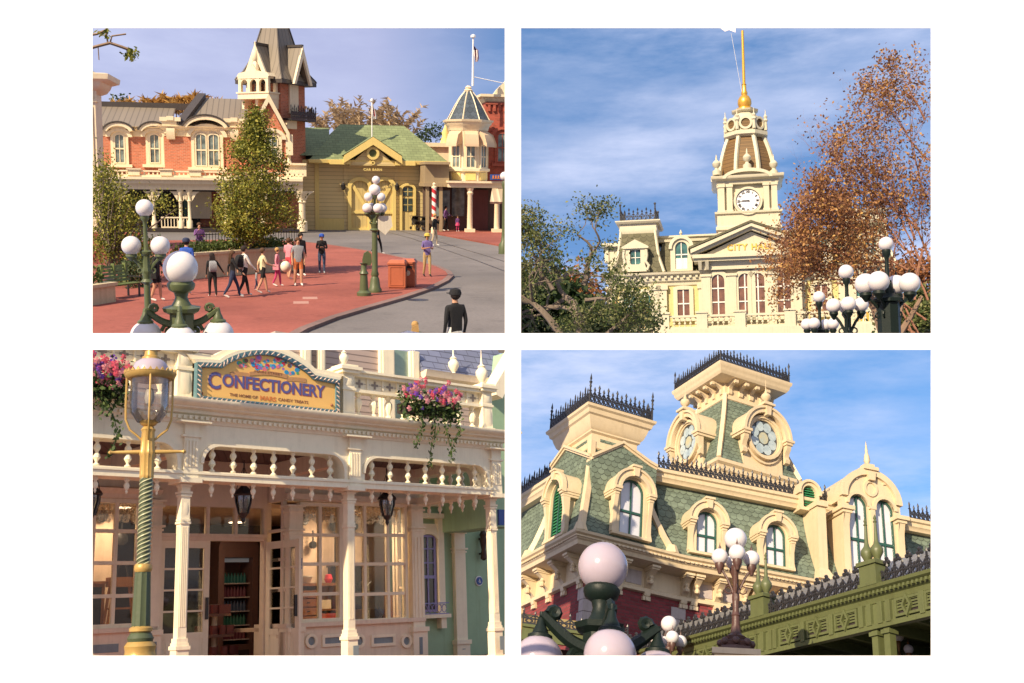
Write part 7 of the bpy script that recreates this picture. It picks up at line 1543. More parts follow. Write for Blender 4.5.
pers(256.5,290,270,100,'small child holding on beside the person in the cream shirt',top=CG,low=CN,stride=.1,group=G_)
pers(277.5,286.5,248,80,'person in pink top and magenta leggings carrying a bag',top=PINK,low=MAG,stride=.12,arms=('hold','down'),hair=HAIRL,bag=PINK,group=G_)
pers(289,279,238.5,150,'person in pale pink jacket and red shorts behind the white balloon',top=PINK,low=RED_,shorts=True,stride=.1,arms=('hold','hold'),hair=HAIRB,group=G_)
pers(298.5,286,238,10,'person in grey shirt and orange shorts at the right end of the crowd',top=CG,low=ORG,shorts=True,sleeve='short',stride=.08,arms=('down','down'),hair=HAIRB,group=G_)
pers(301,276,233.5,30,'dark haired person in black behind the one in orange shorts',top=CB,low=CB,stride=.05,group=G_)
pers(322,273.5,234.5,0,'person in black jacket, jeans and bright blue cap looking at a phone',top=CB,low=JEAN,cap=BLU,arms=('hold','hold'),stride=.06,shoe=CG)
pers(377.5,254.5,217,80,'person in dark clothes partly hidden by the middle lamp post',zoff=0,top=CB,low=CB,stride=.2,hair=HAIRL)
pers(427,276.5,234,10,'person in violet plaid shirt, khaki trousers and yellow cap standing on the kerb',top=PLD,low=KHA,cap=cloth('yellow',(.55,.42,.08)),sleeve='short',arms=('hold','hold'),stride=.08,shoe=CB,skin=SKIND)
pers(434.5,246,214,60,'person in dark top and beige trousers in front of the barber pole',zoff=0,top=CB,low=BEI,arms=('up','down'),stride=.1,hair=HAIRL)
pers(400,229.5,204.5,200,'person in blue jacket far off by the small barn door',zoff=0,top=JEAN,low=CN,stride=.05)
pers(445.5,231,206.5,60,'person in purple top in the shade right of the barber pole',top=PUR,low=CB,stride=.1,arms=('fwd','down'))
pers(457.5,231.5,216,20,'child in a magenta skirt in the shade of the shops',top=PUR,low=MAG,skirt=True,stride=.05,hair=HAIRB)
pers(483,229,206,20,'person in the dark doorway under the turret porch',top=CB,low=CN,stride=.05)
pers(115,272,244,250,'person in blue top on the red steps at the far left',zoff=.1,top=cloth('steel_blue',(.10,.20,.34)),low=CG,shorts=True,stride=.15,hair=HAIRB)
g0 = g1(200,262,.3); person(P1, g0.x, g0.y, .3, 1.7, R(20), 'person in violet top seated at the porch edge beneath the brick hall', top=PUR, low=CB, sit=True, arms=('hold','up'), hair=HAIRB)
# near man crossing at the right: built to his shoes, the lower part lies beyond the opening
nm = g1(455,378,0); person(P1, nm.x, nm.y, 0, P1.atY(455,290.5,nm.y).z, R(200), 'person in black hoodie, dark cap and white trousers nearest the viewer on the road', top=CB, low=CW, shoe=CW, cap=CB, stride=.12, arms=('down','down'), hair=HAIRD)
q = P1.atY(415,330,22); person(P1, q.x, q.y, 0, P1.atY(415,322,22).z, R(180), 'fair haired child whose head just shows at the bottom edge of the road', top=YEL_, low=CN, hair=HAIRL, longhair=True, stride=.1)
p = g1(286,284,.1); b = MB(); z = P1.atY(286,266,p.y).z; b.sphere((p.x,p.y-.3,z), .19, 16, 12, 1.1); single(P1, 'balloon', b, paint('balloon_white',(.72,.68,.55),.3,.08,3), 'white balloon held low in front of the crowd in pink', 'balloon')
# ---- trees of the square
TRIM[P1] = TR1
HOLLY = leafmat('holly_leaf', [(.03,.05,.008),(.12,.14,.02),(.30,.29,.04),(.52,.46,.11)], .9); PALM = leafmat('dry_palm', [(.26,.13,.035),(.52,.29,.08),(.70,.45,.14)], .5); BAMB = leafmat('dry_bamboo', [(.28,.19,.11),(.46,.33,.20),(.58,.44,.27)], .5); DKG = leafmat('far_green', [(.02,.04,.015),(.05,.08,.03),(.09,.12,.05)], .5)
# dense conical tree in front of the brick hall
r_ = random.Random(12); base = g1(247,276); Yt = base.y; bt, bl = MB(), MB()
def at1(px, py, dy=0): return P1.atY(px,py,Yt+dy)
bt.tube([base, at1(247,250), at1(248,200), at1(254,150), at1(257,112)], [.17,.15,.11,.06,.02], 7)
outlineR = [(108,1),(120,5),(130,11),(140,16),(150,23),(162,32),(175,36),(188,44),(200,48),(212,49),(222,42),(232,28),(240,12)]
cxs = lambda py: 256-(py-110)*.02 if py < 200 else 254-(py-200)*.1
for i in range(340):
    py = r_.uniform(110,238) if r_.random() < .3 else 110+128*r_.random()**.62
    hw = next((outlineR[j][1]+(outlineR[j+1][1]-outlineR[j][1])*(py-outlineR[j][0])/(outlineR[j+1][0]-outlineR[j][0]) for j in range(len(outlineR)-1) if outlineR[j][0] <= py <= outlineR[j+1][0]), 12)
    a = r_.uniform(0,6.283); rad = hw*(r_.random()**.45)*(.82+.28*math.sin(py*.33+2*a)*math.sin(a*3+py*.1))*r_.uniform(.9,1.12); c_ = at1(cxs(py)+rad*math.cos(a), py, rad*math.sin(a)*Yt/FPX)
    if r_.random() < .4: bt.tube([at1(cxs(py), min(py+10,250)), c_], [.035,.01], 4)
    leaf_cluster(bl, c_, 62, .14+.12*r_.random(), .11, r_)
P1.trim(bl, *TR1); T_ = Thing(P1, 'holly_tree', 'dense green conical tree standing before the brick hall', 'tree', base); T_.part('trunk', bt, BARK); T_.part('crown', bl, HOLLY)
def loosetree(label, base, blobs, leaf, seed, lsize=.16, n=30, sp=.28, name='street_tree', bark=BARK, limbs=True, r0=.12):
    r_ = random.Random(seed); bt, bl = MB(), MB(); Y = base.y
    for (px,py,rx,ry,m_) in blobs:
        for i in range(m_):
            a = r_.uniform(0,6.283); q_ = r_.random()**.5; c_ = P1.atY(px+rx*q_*math.cos(a), py+ry*q_*math.sin(a), Y+r_.gauss(0,rx*.5)*Y/FPX); leaf_cluster(bl, c_, n, sp, lsize, r_)
            if limbs and i % 3 == 0: bt.tube([base+Vector((0,0,(c_.z-base.z)*.35)), (base+Vector((0,0,(c_.z-base.z)*.35))).lerp(c_,.5)+Vector((r_.gauss(0,.1),0,.1)), c_], [r0*.5,r0*.3,.012], 4)
    if limbs: bt.tube([base, base+Vector((0,0,(P1.atY(blobs[0][0],blobs[0][1],Y).z-base.z)*.6))], [r0,r0*.6], 6)
    P1.trim(bl, *TR1); P1.trim(bt, *TR1); T = Thing(P1, name, label, 'tree', base); 
    if bt.f: T.part('trunk', bt, bark)
    T.part('crown', bl, leaf); return T
b0_ = g1(112,285); loosetree('loose green tree at the left around the three globe lamp', b0_, [(106,200,18,28,50),(122,218,22,22,42),(104,245,14,22,26),(140,250,16,14,18),(132,262,12,24,24),(154,203,20,7,8),(100,172,9,20,12),(168,208,12,4,3)], HOLLY, 31, .095, 52, .22)
loosetree('bushy dark shrub behind the bench', g1(138,290), [(132,275,12,14,22),(150,268,8,18,12)], DKG, 33, .09, 60, .2, 'shrub', limbs=False)
b1_ = P1.ground(150,212); 
def fronds(label, name, Y, cols, seed, leaf, n, Lpx, upr, lsz, ll):
    """clump of arching leafy stems rising from the ground behind the roofs"""
    r_ = random.Random(seed); bt, bl = MB(), MB(); bs = P1.atY(sum(c_[0] for c_ in cols)/len(cols), cols[0][1], Y); bs.z = 0; k = Y/FPX
    for (px,py) in cols:
        c0 = P1.atY(px,py,Y+r_.uniform(-2,2)); bt.tube([Vector((c0.x,c0.y,0)), c0+Vector((0,0,-.8))], [.12,.05], 4)
        for q in range(n):
            a = r_.uniform(0,6.283); L = r_.uniform(*Lpx)*k; q_ = c0+Vector((r_.gauss(0,.3),0,-.8)); d = Vector((math.cos(a)*(1-upr),math.sin(a)*.5*(1-upr),upr)).normalized(); pts = [q_]; N = 9
            for j in range(N): d = (d+Vector((math.cos(a)*.04,0,-.17*(1-upr)-.02))).normalized(); q_ = q_+d*L/N; pts.append(q_)
            bt.tube(pts, [.03*(1-.9*j/N) for j in range(N+1)], 3)
            for j in range(2,N+1):
                for s_ in range(ll):
                    p = pts[j-1].lerp(pts[j], r_.random()); dd = (pts[j]-pts[j-1]).normalized(); sd = Vector((r_.uniform(-1,1),r_.uniform(-1,1),r_.uniform(-1,.3))).normalized(); v = (dd*.7+sd).normalized()*r_.uniform(.6,1.2)*lsz; w_ = v.cross(Vector((0,1,.3))).normalized()*lsz*.13; bl.add([p-w_, p+v, p+w_], [(0,1,2)])
    T = Thing(P1, name, label, 'tree', bs); T.part('stems', bt, BARKL); T.part('crown', bl, leaf)
fronds('tawny orange palms showing above the brown roof of the brick hall', 'palm_clump', 108, [(126,110),(135,107),(144,106),(152,104),(160,104),(168,104),(176,101),(184,101),(191,100),(198,100),(206,102),(214,104),(240,106)], 41, PALM, 12, (12,22), .5, .75, 7)
fronds('dry feathery bamboo rising behind the green barn roof', 'bamboo_clump', 118, [(x,128) for x in range(322,408,6)], 43, BAMB, 5, (14,40), .78, .8, 3)
loosetree('small green treetop at the left end of the brown roof', P1.atY(120,120,112).xyz*1, [(121,101,8,4,8)], DKG, 51, .3, 20, .4, 'treetop', limbs=False)
loosetree('dark green trees far off between the barn and the turret', P1.atY(436,150,120), [(425,134,10,5,10),(440,131,12,6,12),(424,140,8,6,6)], DKG, 52, .3, 26, .45, 'far_tree', limbs=False)
# bare spray of twigs at upper left edge
r_ = random.Random(61); bt, bl = MB(), MB(); Y = 14
def tw(pts, r): bt.tube([P1.atY(px,py,Y) for px,py in pts], r, 4)
tw([(84,50),(98,46),(110,43),(122,47),(130,50)], .018); tw([(84,36),(97,34),(106,30)], .014); tw([(110,43),(112,36),(126,34)], .01); tw([(98,46),(99,60)], .006); tw([(106,32),(108,44)], .01)
for px,py,n in ((131,52,26),(133,57,16),(106,33,22),(101,34,8),(126,53,10)): leaf_cluster(bl, P1.atY(px,py,Y), n, .035, .06, r_)
bt.tube([P1.atY(84,50,Y), P1.atY(60,58,Y), P1.atY(40,120,Y), P1.atY(30,330,Y)], [.018,.05,.1,.14], 6)
T_ = Thing(P1, 'overhanging_branch', 'thin overhanging branch with a few green leaves at the upper left corner', 'branch', P1.atY(30,330,Y)); T_.part('twigs', bt, BARKL); T_.part('leaves', bl, HOLLY)
# ================================================================== lower right place: mansard station
P4 = Place((725,503), R(20.7), 1.6)
S4 = .70                                  # a theme-sized building: drawn in its own units of 0.70 m
SM = Matrix.Translation((0,0,1.6*(1-S4))) @ Matrix.Scale(S4, 4)
c = P4.atY(576,529,36); F = Frame(P4, (c.x, c.y), R(35), SM)
c = F.M0 @ Vector((4.2,.3,0)); FW = Frame(P4, (c.x, c.y), R(25.5), SM)
struct(P4, 'ground', MB().box(-14, 30, 5, 48, -.3, 0), ASPH)
st = Thing(P4, 'station_building', 'cream, red brick and green slate mansard building with clock tower and iron cresting', 'building', F.M @ Vector((3,3,0)))
ROSEL = None
def roundglass(name, c1, c2, c3):
    m, g, p = base_mat(name, .15, 0, .8); uv = g.n('ShaderNodeTexCoord').outputs['UV']
    cc = g.noise(uv, 3, 3); g.l(g.mix(g.ramp(cc, [(.35,0.),(.65,1.)]), c1, c2), p.inputs['Base Color']); return m
DARKLEAD = paint('window_lead', (.07,.08,.09), .3, .1, 3)
PETAL = roundglass('opal_petal_glass', (.30,.38,.42), (.46,.54,.56), None)
HEART = roundglass('amber_centre_glass', (.50,.42,.20), (.36,.42,.38), None)

def mansard(Fr, b, base, top, z0, z1, bulge=.35, n=7):
    """concave roof lofted between two plan rectangles"""
    rings = []
    for i in range(n+1):
        t = i/n; k = t**bulge if bulge < 1 else t; k = 1-(1-t)**1.7
        x0, x1, y0, y1 = [base[j]*(1-k)+top[j]*k for j in range(4)]
        z = z0+(z1-z0)*t; rings.append([(x0,y0,z),(x1,y0,z),(x1,y1,z),(x0,y1,z)])
    b.loft(rings); return rings
def dormer(Fr, T, u, w, z0, zs, hw, depth, turn=0, kind='window', hood=.2, base_z=None):
    """arched window with hood, consoles and keystone standing out of a mansard; turn=90 puts it on the left face"""
    if turn: M = Fr.M @ Matrix.Translation((u, w, 0)) @ Matrix.Rotation(R(-90), 4, 'Z')
    else: M = Fr.M @ Matrix.Translation((u, w, 0))
    o = hw+.13; b = MB(M)
    # cheeks and body
    body = [(-o,z0),(o,z0)] + arc(0, zs, o, o, 0, 180, 12)
    inner = [(-hw,z0),(hw,z0)] + arc(0, zs, hw, hw, 0, 180, 12)
    b.ring(body, inner, -.05, depth)
    # hood band
    oo = arc(0, zs, o+hood, o+hood, -6, 186, 16); ii = arc(0, zs, o-.02, o-.02, -6, 186, 16)
    b.ring(oo, ii, -.22, depth*.9, closed=False)
    oo = arc(0, zs, o+hood+.06, o+hood+.06, -8, 188, 16); ii = arc(0, zs, o+hood-.03, o+hood-.03, -8, 188, 16)
    b.ring(oo, ii, -.28, -.12, closed=False)
    oo = arc(0, zs, o+.03, o+.03, 0, 180, 16); ii = arc(0, zs, o-.07, o-.07, 0, 180, 16)
    b.ring(oo, ii, -.26, -.04, closed=False)
    for s in (-1, 1):
        c0 = s*(o+hood*.45)
        b.box(c0-hood*.75, c0+hood*.75, -.33, depth*.85, zs-.08, zs+.02); b.box(c0-hood*.6, c0+hood*.6, -.28, depth*.8, zs-.17, zs-.08)
        b.box(c0-hood*.45, c0+hood*.45, -.22, depth*.7, zs-.26, zs-.17)
        b.loft([[(c0-.08,-.2,zs-.26),(c0+.08,-.2,zs-.26),(c0+.08,.1,zs-.26),(c0-.08,.1,zs-.26)],
                [(c0-.07,-.1,(z0+zs)/2),(c0+.07,-.1,(z0+zs)/2),(c0+.07,.1,(z0+zs)/2),(c0-.07,.1,(z0+zs)/2)],
                [(c0-s*.02-.09,-.06,z0+.2),(c0+.09,-.06,z0+.2),(c0+.09,.1,z0+.2),(c0-.09,.1,z0+.2)],
                [(c0-.11,-.1,z0),(c0+.11,-.1,z0),(c0+.11,.1,z0),(c0-.11,.1,z0)]])
    b.box(-o-hood*.9, o+hood*.9, -.14, .1, z0-.09, z0)
    d = T.part('dormer', b, CREAM)
    b = MB(M); zt = zs+o+hood
    b.prism([(-.09,zt-.28),(.09,zt-.28),(.13,zt+.06),(-.13,zt+.06)], -.32, 0); b.box(-.19,.19,-.36,.05,zt+.06,zt+.14); T.part('keystone', b, CREAM, d)
    e = .07; b = MB(M)
    fr = [(-hw,z0),(hw,z0)] + arc(0, zs, hw, hw, 0, 180, 12); fi = [(-hw+e,z0+e),(hw-e,z0+e)] + arc(0, zs, hw-e, hw-e, 0, 180, 12)
    b.ring(fr, fi, .04, .16)
    if kind == 'window':
        b.box(-.025,.025,.05,.15,z0+.02,zs+hw-.03); zm = (z0+zs)/2+.08; b.box(-hw+.03,hw-.03,.045,.15,zm-.04,zm+.04)
        T.part('window_frame', b, DGREEN, d); T.part('window_pane', MB(M).prism(fi, .11, .125), CURT, d)
    else:
        b.box(-.03,.03,.03,.15,z0+.02,zs+hw-.03); z = z0+.1
        T.part('shutter_frame', b, DGREEN, d); b = MB(M)
        while z < zs+hw-.12:
            x = hw-e if z < zs else math.sqrt(max(.01,(hw-e)**2-(z-zs)**2))
            b.loft([[(-x,.06,z),(x,.06,z),(x,.12,z+.09),(-x,.12,z+.09)],[(-x,.06,z-.015),(x,.06,z-.015),(x,.12,z+.075),(-x,.12,z+.075)]]); z += .12
        T.part('shutter_slats', b, SHUT, d); T.part('shutter_backing', MB(M).prism(fi, .14, .15), DARK, d)
    return d

# --- lower storey: brick, quoins, frieze, brackets
ZE = 14.1
def lower(Fr, T, pts, name='wall'):
    """pts: plan outline of the wall in frame coordinates"""
    P = [Fr.M0 @ Vector((a,b,0)) for a,b in pts]; return [(p.x,p.y) for p in P]
wall_pts = lower(F, st, [(1.0,16),(1.0,1.0),(4.3,1.0)])
wing_pts = lower(FW, st, [(.35,.75),(7.3,.75)]); far_pts = lower(FW, st, [(7.3,.35),(11.6,.35),(11.6,.75),(20,.75)])
path = wall_pts+wing_pts+far_pts
st.part('brick_wall', MB(SM).mold(path, [(0,-.6),(0,12.8),(-.3,12.8),(-.3,-.6)]), REDB)
st.part('frieze', MB(SM).mold(path, [(.06,12.75),(.14,12.78),(.14,12.9),(.08,12.95),(.08,13.75),(.2,13.8),(.2,13.9),(-.3,13.9),(-.3,12.75)]), CREAM)
cor = [(.1,13.62),(.55,13.66),(.8,13.7),(.84,13.84),(.9,13.88),(.93,14.0),(1.02,14.05),(1.04,14.14),(.3,14.32),(-.3,14.32),(-.3,13.62)]
st.part('cornice', MB(SM).mold(path, cor), CREAM)
b = MB()                                   # beaded edge under the gutter
def along(path, step):
    for i in range(len(path)-1):
        a = Vector(path[i]); q = Vector(path[i+1]); L = (q-a).length; n = int(L/step); d = (q-a)/L
        for k in range(n): yield a+d*(k+.5)*L/n, math.atan2(d.y, d.x)
for p, an in along(path, .16):
    b.M = SM @ Matrix.Translation((p.x,p.y,0)) @ Matrix.Rotation(an, 4, 'Z'); b.cbox((0,-.955,13.94), (.09,.06,.07))
b.M = SM; b.mold(path, [(.93,13.93),(.97,13.93),(.97,13.96),(.93,13.96)]); st.part('beaded_edge', b, CREAM)
# brackets
def bracket_mb(M, s=1):
    b = MB(M)
    for x0, x1 in ((-.13,.13),):
        b.prism([(0,0)], 0, 0) if 0 else None
    prof = [(0,12.62),(-.12,12.66),(-.16,12.78),(-.12,12.92),(-.2,13.0),(-.3,13.08),(-.26,13.2),(-.34,13.32),(-.5,13.42),(-.62,13.5),(-.62,13.6),(0,13.6)]
    b.loft([[(-.12,y,z) for y,z in prof],[(.12,y,z) for y,z in prof]])
    b.box(-.17,.17,-.72,0,13.56,13.64); b.box(-.15,.15,-.66,0,13.5,13.56)
    b.lathe([(.01,13.0),(.09,13.04),(.11,13.12),(.06,13.2),(.1,13.26),(.05,13.34)], (0,-.36,0), 8)
    b.box(-.16,-.06,-.1,0,12.5,12.64); b.box(.06,.16,-.1,0,12.5,12.64); b.box(-.05,.05,-.12,0,12.5,12.64)
    return b
spots = []
for w in (1.3,2.5,3.7,4.9,6.1,7.3,8.5,9.7): spots.append(F.M @ Matrix.Translation((1.0,w,0)) @ Matrix.Rotation(R(-90),4,'Z'))
for u in (1.3,2.3,3.45): spots.append(F.M @ Matrix.Translation((u,1.0,0)))
for u in (.65,1.05,1.95,2.95,3.35,4.4,5.45,6.5): spots.append(FW.M @ Matrix.Translation((u,.75,0)))
for M in spots: st.part('bracket', bracket_mb(M), CREAM)
for M, u0, u1 in ((F.M @ Matrix.Translation((0,1,0)),1.55,2.05),(F.M @ Matrix.Translation((0,1,0)),2.55,3.2),(FW.M @ Matrix.Translation((0,.75,0)),1.25,1.75),(FW.M @ Matrix.Translation((0,.75,0)),2.2,2.72),(FW.M @ Matrix.Translation((0,.75,0)),3.6,4.15),(FW.M @ Matrix.Translation((0,.75,0)),4.7,5.2)):
    st.part('frieze_panel', MB(M).box(u0,u1,-.11,-.05,13.0,13.5), QUOIN)
b = MB(F.M)
for k in range(12):
    z = 12.5-k*.42; l = .42 if k % 2 else .3
    b.box(.97,1.0+l,.96,1.0,z-.4,z); b.box(.96,1.0,.97,1.0+.72-l,z-.4,z)
st.part('quoins', b, QUOIN)
b = MB(FW.M)
for k in range(12): z = 12.5-k*.42; b.box(.2,.75-(.12 if k%2 else 0),.7,.76,z-.4,z)
st.part('quoins', b, QUOIN)

# --- corner pavilion
b = MB(F.M); base = (.4,4.15,.45,4.6); top = (1.15,3.15,1.4,3.75)
rg = mansard(F, b, base, top, 14.3, 18.2); st.part('pavilion_roof', b, GREENSH)
b = MB(F.M)
for k in range(4):
    pts = []
    for r in rg:
        p = Vector(r[k]); pts.append(p)
    b.tube(pts, [.17]+[.15]*(len(pts)-1), 4)
    b.tube([pts[0]-Vector((0,0,.05)), pts[0]+Vector((0,0,.25))], [.28,.17], 8)
st.part('hip_trim', b, CREAM)
b = MB(F.M)
nx = (1.12,3.02,1.37,3.78)
pth = rect(*nx)
b.mold(pth, [(0,17.9),(.05,17.95),(.03,18.3),(.03,18.5),(.12,18.56),(.12,18.62),(.2,18.7),(.3,18.95),(.34,19.1),(.42,19.15),(.46,19.3),(.54,19.36),(.56,19.46),(.2,19.62),(0,19.62)], closed=True, closeprof=False)
b.slab(rect(nx[0]-.2,nx[1]+.2,nx[2]-.2,nx[3]+.2), 19.5, 19.62)
st.part('pavilion_cornice', b, CREAM)
b = MB(F.M); q = .42
for p0, p1 in (((nx[0]-q,nx[2]-q),(nx[1]+q,nx[2]-q)),((nx[0]-q,nx[3]+q),(nx[0]-q,nx[2]-q)),((nx[1]+q,nx[2]-q),(nx[1]+q,nx[3]+q)),((nx[1]+q,nx[3]+q),(nx[0]-q,nx[3]+q))):
    cresting(b, (*p0,19.5), (*p1,19.5), .85, .2, .026)
for a in (nx[0]-q, nx[1]+q):
    for c2 in (nx[2]-q, nx[3]+q): b.lathe([(.04,19.5),(.035,20.3),(.07,20.38),(.02,20.44),(.05,20.52),(.002,20.75)], (a,c2,0), 6)
st.part('iron_cresting', b, IRON)
# chevron gable mouldings wrapping both faces
def chevron(T, M, pts, t=.2, d0=-.32, d1=.15):
    b = MB(M)
    for (dd, tt, off) in ((d0,t*.55,t*.45),(d0+.07,t,0)):
        up = [(x,z+off+tt) for x,z in pts]; dn = [(x,z+off) for x,z in pts]
        b.ring(up, dn, dd, d1, closed=False)
    T.part('gable_moulding', b, CREAM)
w_ = .95
pk = [F.uz(*p, w_) for p in ((592,459),(623,446),(650,466),(657,470))]
chevron(st, F.M @ Matrix.Translation((0,w_+.25,0)), pk)
ML = F.M @ Matrix.Translation((.95+.2,0,0)) @ Matrix.Rotation(R(-90),4,'Z')   # left face: x runs toward viewer corner (= -w)
def hl(px,py,u): p = F.hit(px,py,'u',u); return (-p.y, p.z)
pkl = [hl(552,470,.95), hl(566,450,.95), hl(591,459,.95)]
pkl = [(x, z) for x, z in pkl]
chevron(st, ML, pkl)
for MM, pts, y_ in ((F.M @ Matrix.Translation((0,w_+.05,0)), pk, 0), (F.M @ Matrix.Translation((1.0,0,0)) @ Matrix.Rotation(R(-90),4,'Z'), pkl, 0)):
    x0, x1 = pts[0][0], pts[-1][0]
    if pts is pk: poly_ = [(x0+.1,15.6),(x1-.05,15.6)]+[(x,z) for x,z in reversed(pts)]
    else: poly_ = [(x0+.05,15.6),(x1-.1,15.6)]+[(x,z) for x,z in reversed(pts)]
    st.part('gable_shingles', MB(MM).prism(poly_, -.02, .9), GREENSH)
st.part('neck_shingles', MB(F.M).box(1.45,2.85,1.335,1.345,17.7,18.35), GREENSH)
st.part('neck_shingles', MB(F.M).box(1.085,1.095,1.7,3.4,17.7,18.35), GREENSH)
# dormers of the pavilion
p = F.hit(630.5,530,'w',.42); dormer(F, st, p.x, .42, 14.52, 16.15, .5, 1.2)
p = F.hit(555.5,535,'u',.42); dormer(F, st, .42, p.y, 14.52, 16.15, .5, 1.2, turn=90, kind='shutter')

# --- wings
def wing(T, Fr, u0, u1, w0, w1, z0, z1, step_fn=None):
    b = MB(Fr.M); n = 7; rings = []
    for i in range(n+1):
        t = i/n; k = 1-(1-t)**1.5; w = w0+(w1-w0)*k; z = z0+(z1-z0)*t
        rings.append([(u0,w,z),(u1,w,z),(u1,w+1.2,z),(u0,w+1.2,z)])
    b.loft(rings); b.box(u0,u1,w1,w1+6,z1-.25,z1-.05)
    return b
st.part('wing_roof', wing(st, FW, -.3, 7.3, .25, 1.3, 14.25, 17.45), GREENSH)
st.part('wing_roof', wing(st, FW, 10.4, 20, .25, 1.3, 14.25, 17.45), GREENSH)
rp = [(.3,17.3),(.34,17.42),(.4,17.46),(.42,17.6),(.5,17.64),(.52,17.76),(.1,17.85),(-.6,17.85),(-.6,17.3)]
st.part('ridge_moulding', MB(FW.M).mold([(-.6,1.3),(7.4,1.3)], rp), CREAM)
st.part('ridge_moulding', MB(FW.M).mold([(10.3,1.3),(20,1.3)], rp), CREAM)
b = MB(FW.M); cresting(b, (-.3,1.1,17.8), (7.0,1.1,17.8), .8, .2, .026); st.part('iron_cresting', b, IRON)
b = MB(FW.M); cresting(b, (10.6,1.1,17.8), (18,1.1,17.8), .8, .2, .026); st.part('iron_cresting', b, IRON)
for px, py in ((706.5,550),(776,565)):
    p = FW.hit(px,py,'w',.3); dormer(FW, st, p.x, .3, 14.55, 15.75, .42, 1.1)
dormer(FW, st, 13.2, .3, 14.55, 15.75, .42, 1.1)
# left wing behind the left face
b = MB(F.M)
rings = []
for i in range(8):
    t = i/7; k = 1-(1-t)**1.5; u = .45+1.05*k; z = 14.25+3.2*t; rings.append([(u,4.4,z),(u,14,z),(u+1.2,14,z),(u+1.2,4.4,z)])
b.loft(rings); st.part('wing_roof', b, GREENSH)
st.part('ridge_moulding', MB(F.M).mold([(1.5,14),(1.5,4.0)], rp), CREAM)
b = MB(F.M); cresting(b, (1.3,12,17.8), (1.3,4.4,17.8), .8, .2, .026); st.part('iron_cresting', b, IRON)
b = MB(F.M); cresting(b, (3.0,14,19.6), (3.0,6,19.3), .95, .26, .034); st.part('iron_cresting', b, IRON)
st.part('rear_roof_block', MB(F.M).box(2.9,7,5.2,14,17.6,19.35), CREAM)

# --- clock tower
tw = Thing(P4, 'clock_tower', 'square cream and green slate tower with two round stained glass windows rising behind the roof', 'tower', F.M @ Vector((11.6,7.3,17.8)))
cx, cw = 11.6, 7.3
def sq(h, h2=None): return rect(cx-h, cx+h, cw-h, cw+h)
tw.part('tower_base', MB(F.M).mold(sq(2.2), [(0,17.8),(0,20.3),(.1,20.4),(.1,20.6),(.22,20.7),(.22,20.85),(-.3,21.0)], True, False), CREAM)
rings = []; hs = [(2.2,20.95),(2.05,21.4),(1.85,22.0),(1.6,22.8),(1.38,23.5),(1.2,24.2),(1.12,24.8)]
for h, z in hs: rings.append([(x,y,z) for x,y in sq(h)])
tw.part('tower_roof', MB(F.M).loft(rings), GREENSH)
b = MB(F.M)
for k in range(4): b.tube([Vector(r[k]) for r in rings], .13, 4)
tw.part('hip_trim', b, CREAM)
b = MB(F.M)
b.mold(sq(1.12), [(0,24.5),(.08,24.55),(.08,24.62),(.03,24.7),(.03,25.35),(.72,25.4),(.78,25.48),(.83,25.55),(.86,25.7),(.92,25.76),(.94,25.9),(.3,26.05),(0,26.05)], True, False)
b.slab(sq(1.4), 25.9, 26.05); tw.part('tower_cornice', b, CREAM)
for fc in range(4):
    M = F.M @ Matrix.Translation((cx,cw,0)) @ Matrix.Rotation(R(90*fc),4,'Z') @ Matrix.Translation((0,-1.15,0))
    for x in (-.9,-.3,.3,.9):
        b = MB(M); prof = [(0,24.8),(-.08,24.82),(-.12,24.95),(-.08,25.08),(-.2,25.2),(-.45,25.28),(-.5,25.18),(-.6,25.2),(-.62,25.32),(-.55,25.39),(0,25.39)]
        b.loft([[(x-.09,y,z) for y,z in prof],[(x+.09,y,z) for y,z in prof]]); tw.part('bracket', b, CREAM)
b = MB(F.M); q = 1.95; s4 = sq(q)
for i in range(4): cresting(b, (*s4[i],25.95), (*s4[(i+1)%4],25.95), .8, .19, .025)
for p in s4: b.lathe([(.035,25.95),(.03,26.7),(.06,26.8),(.002,27.0)], (*p,0), 6)
tw.part('iron_cresting', b, IRON)
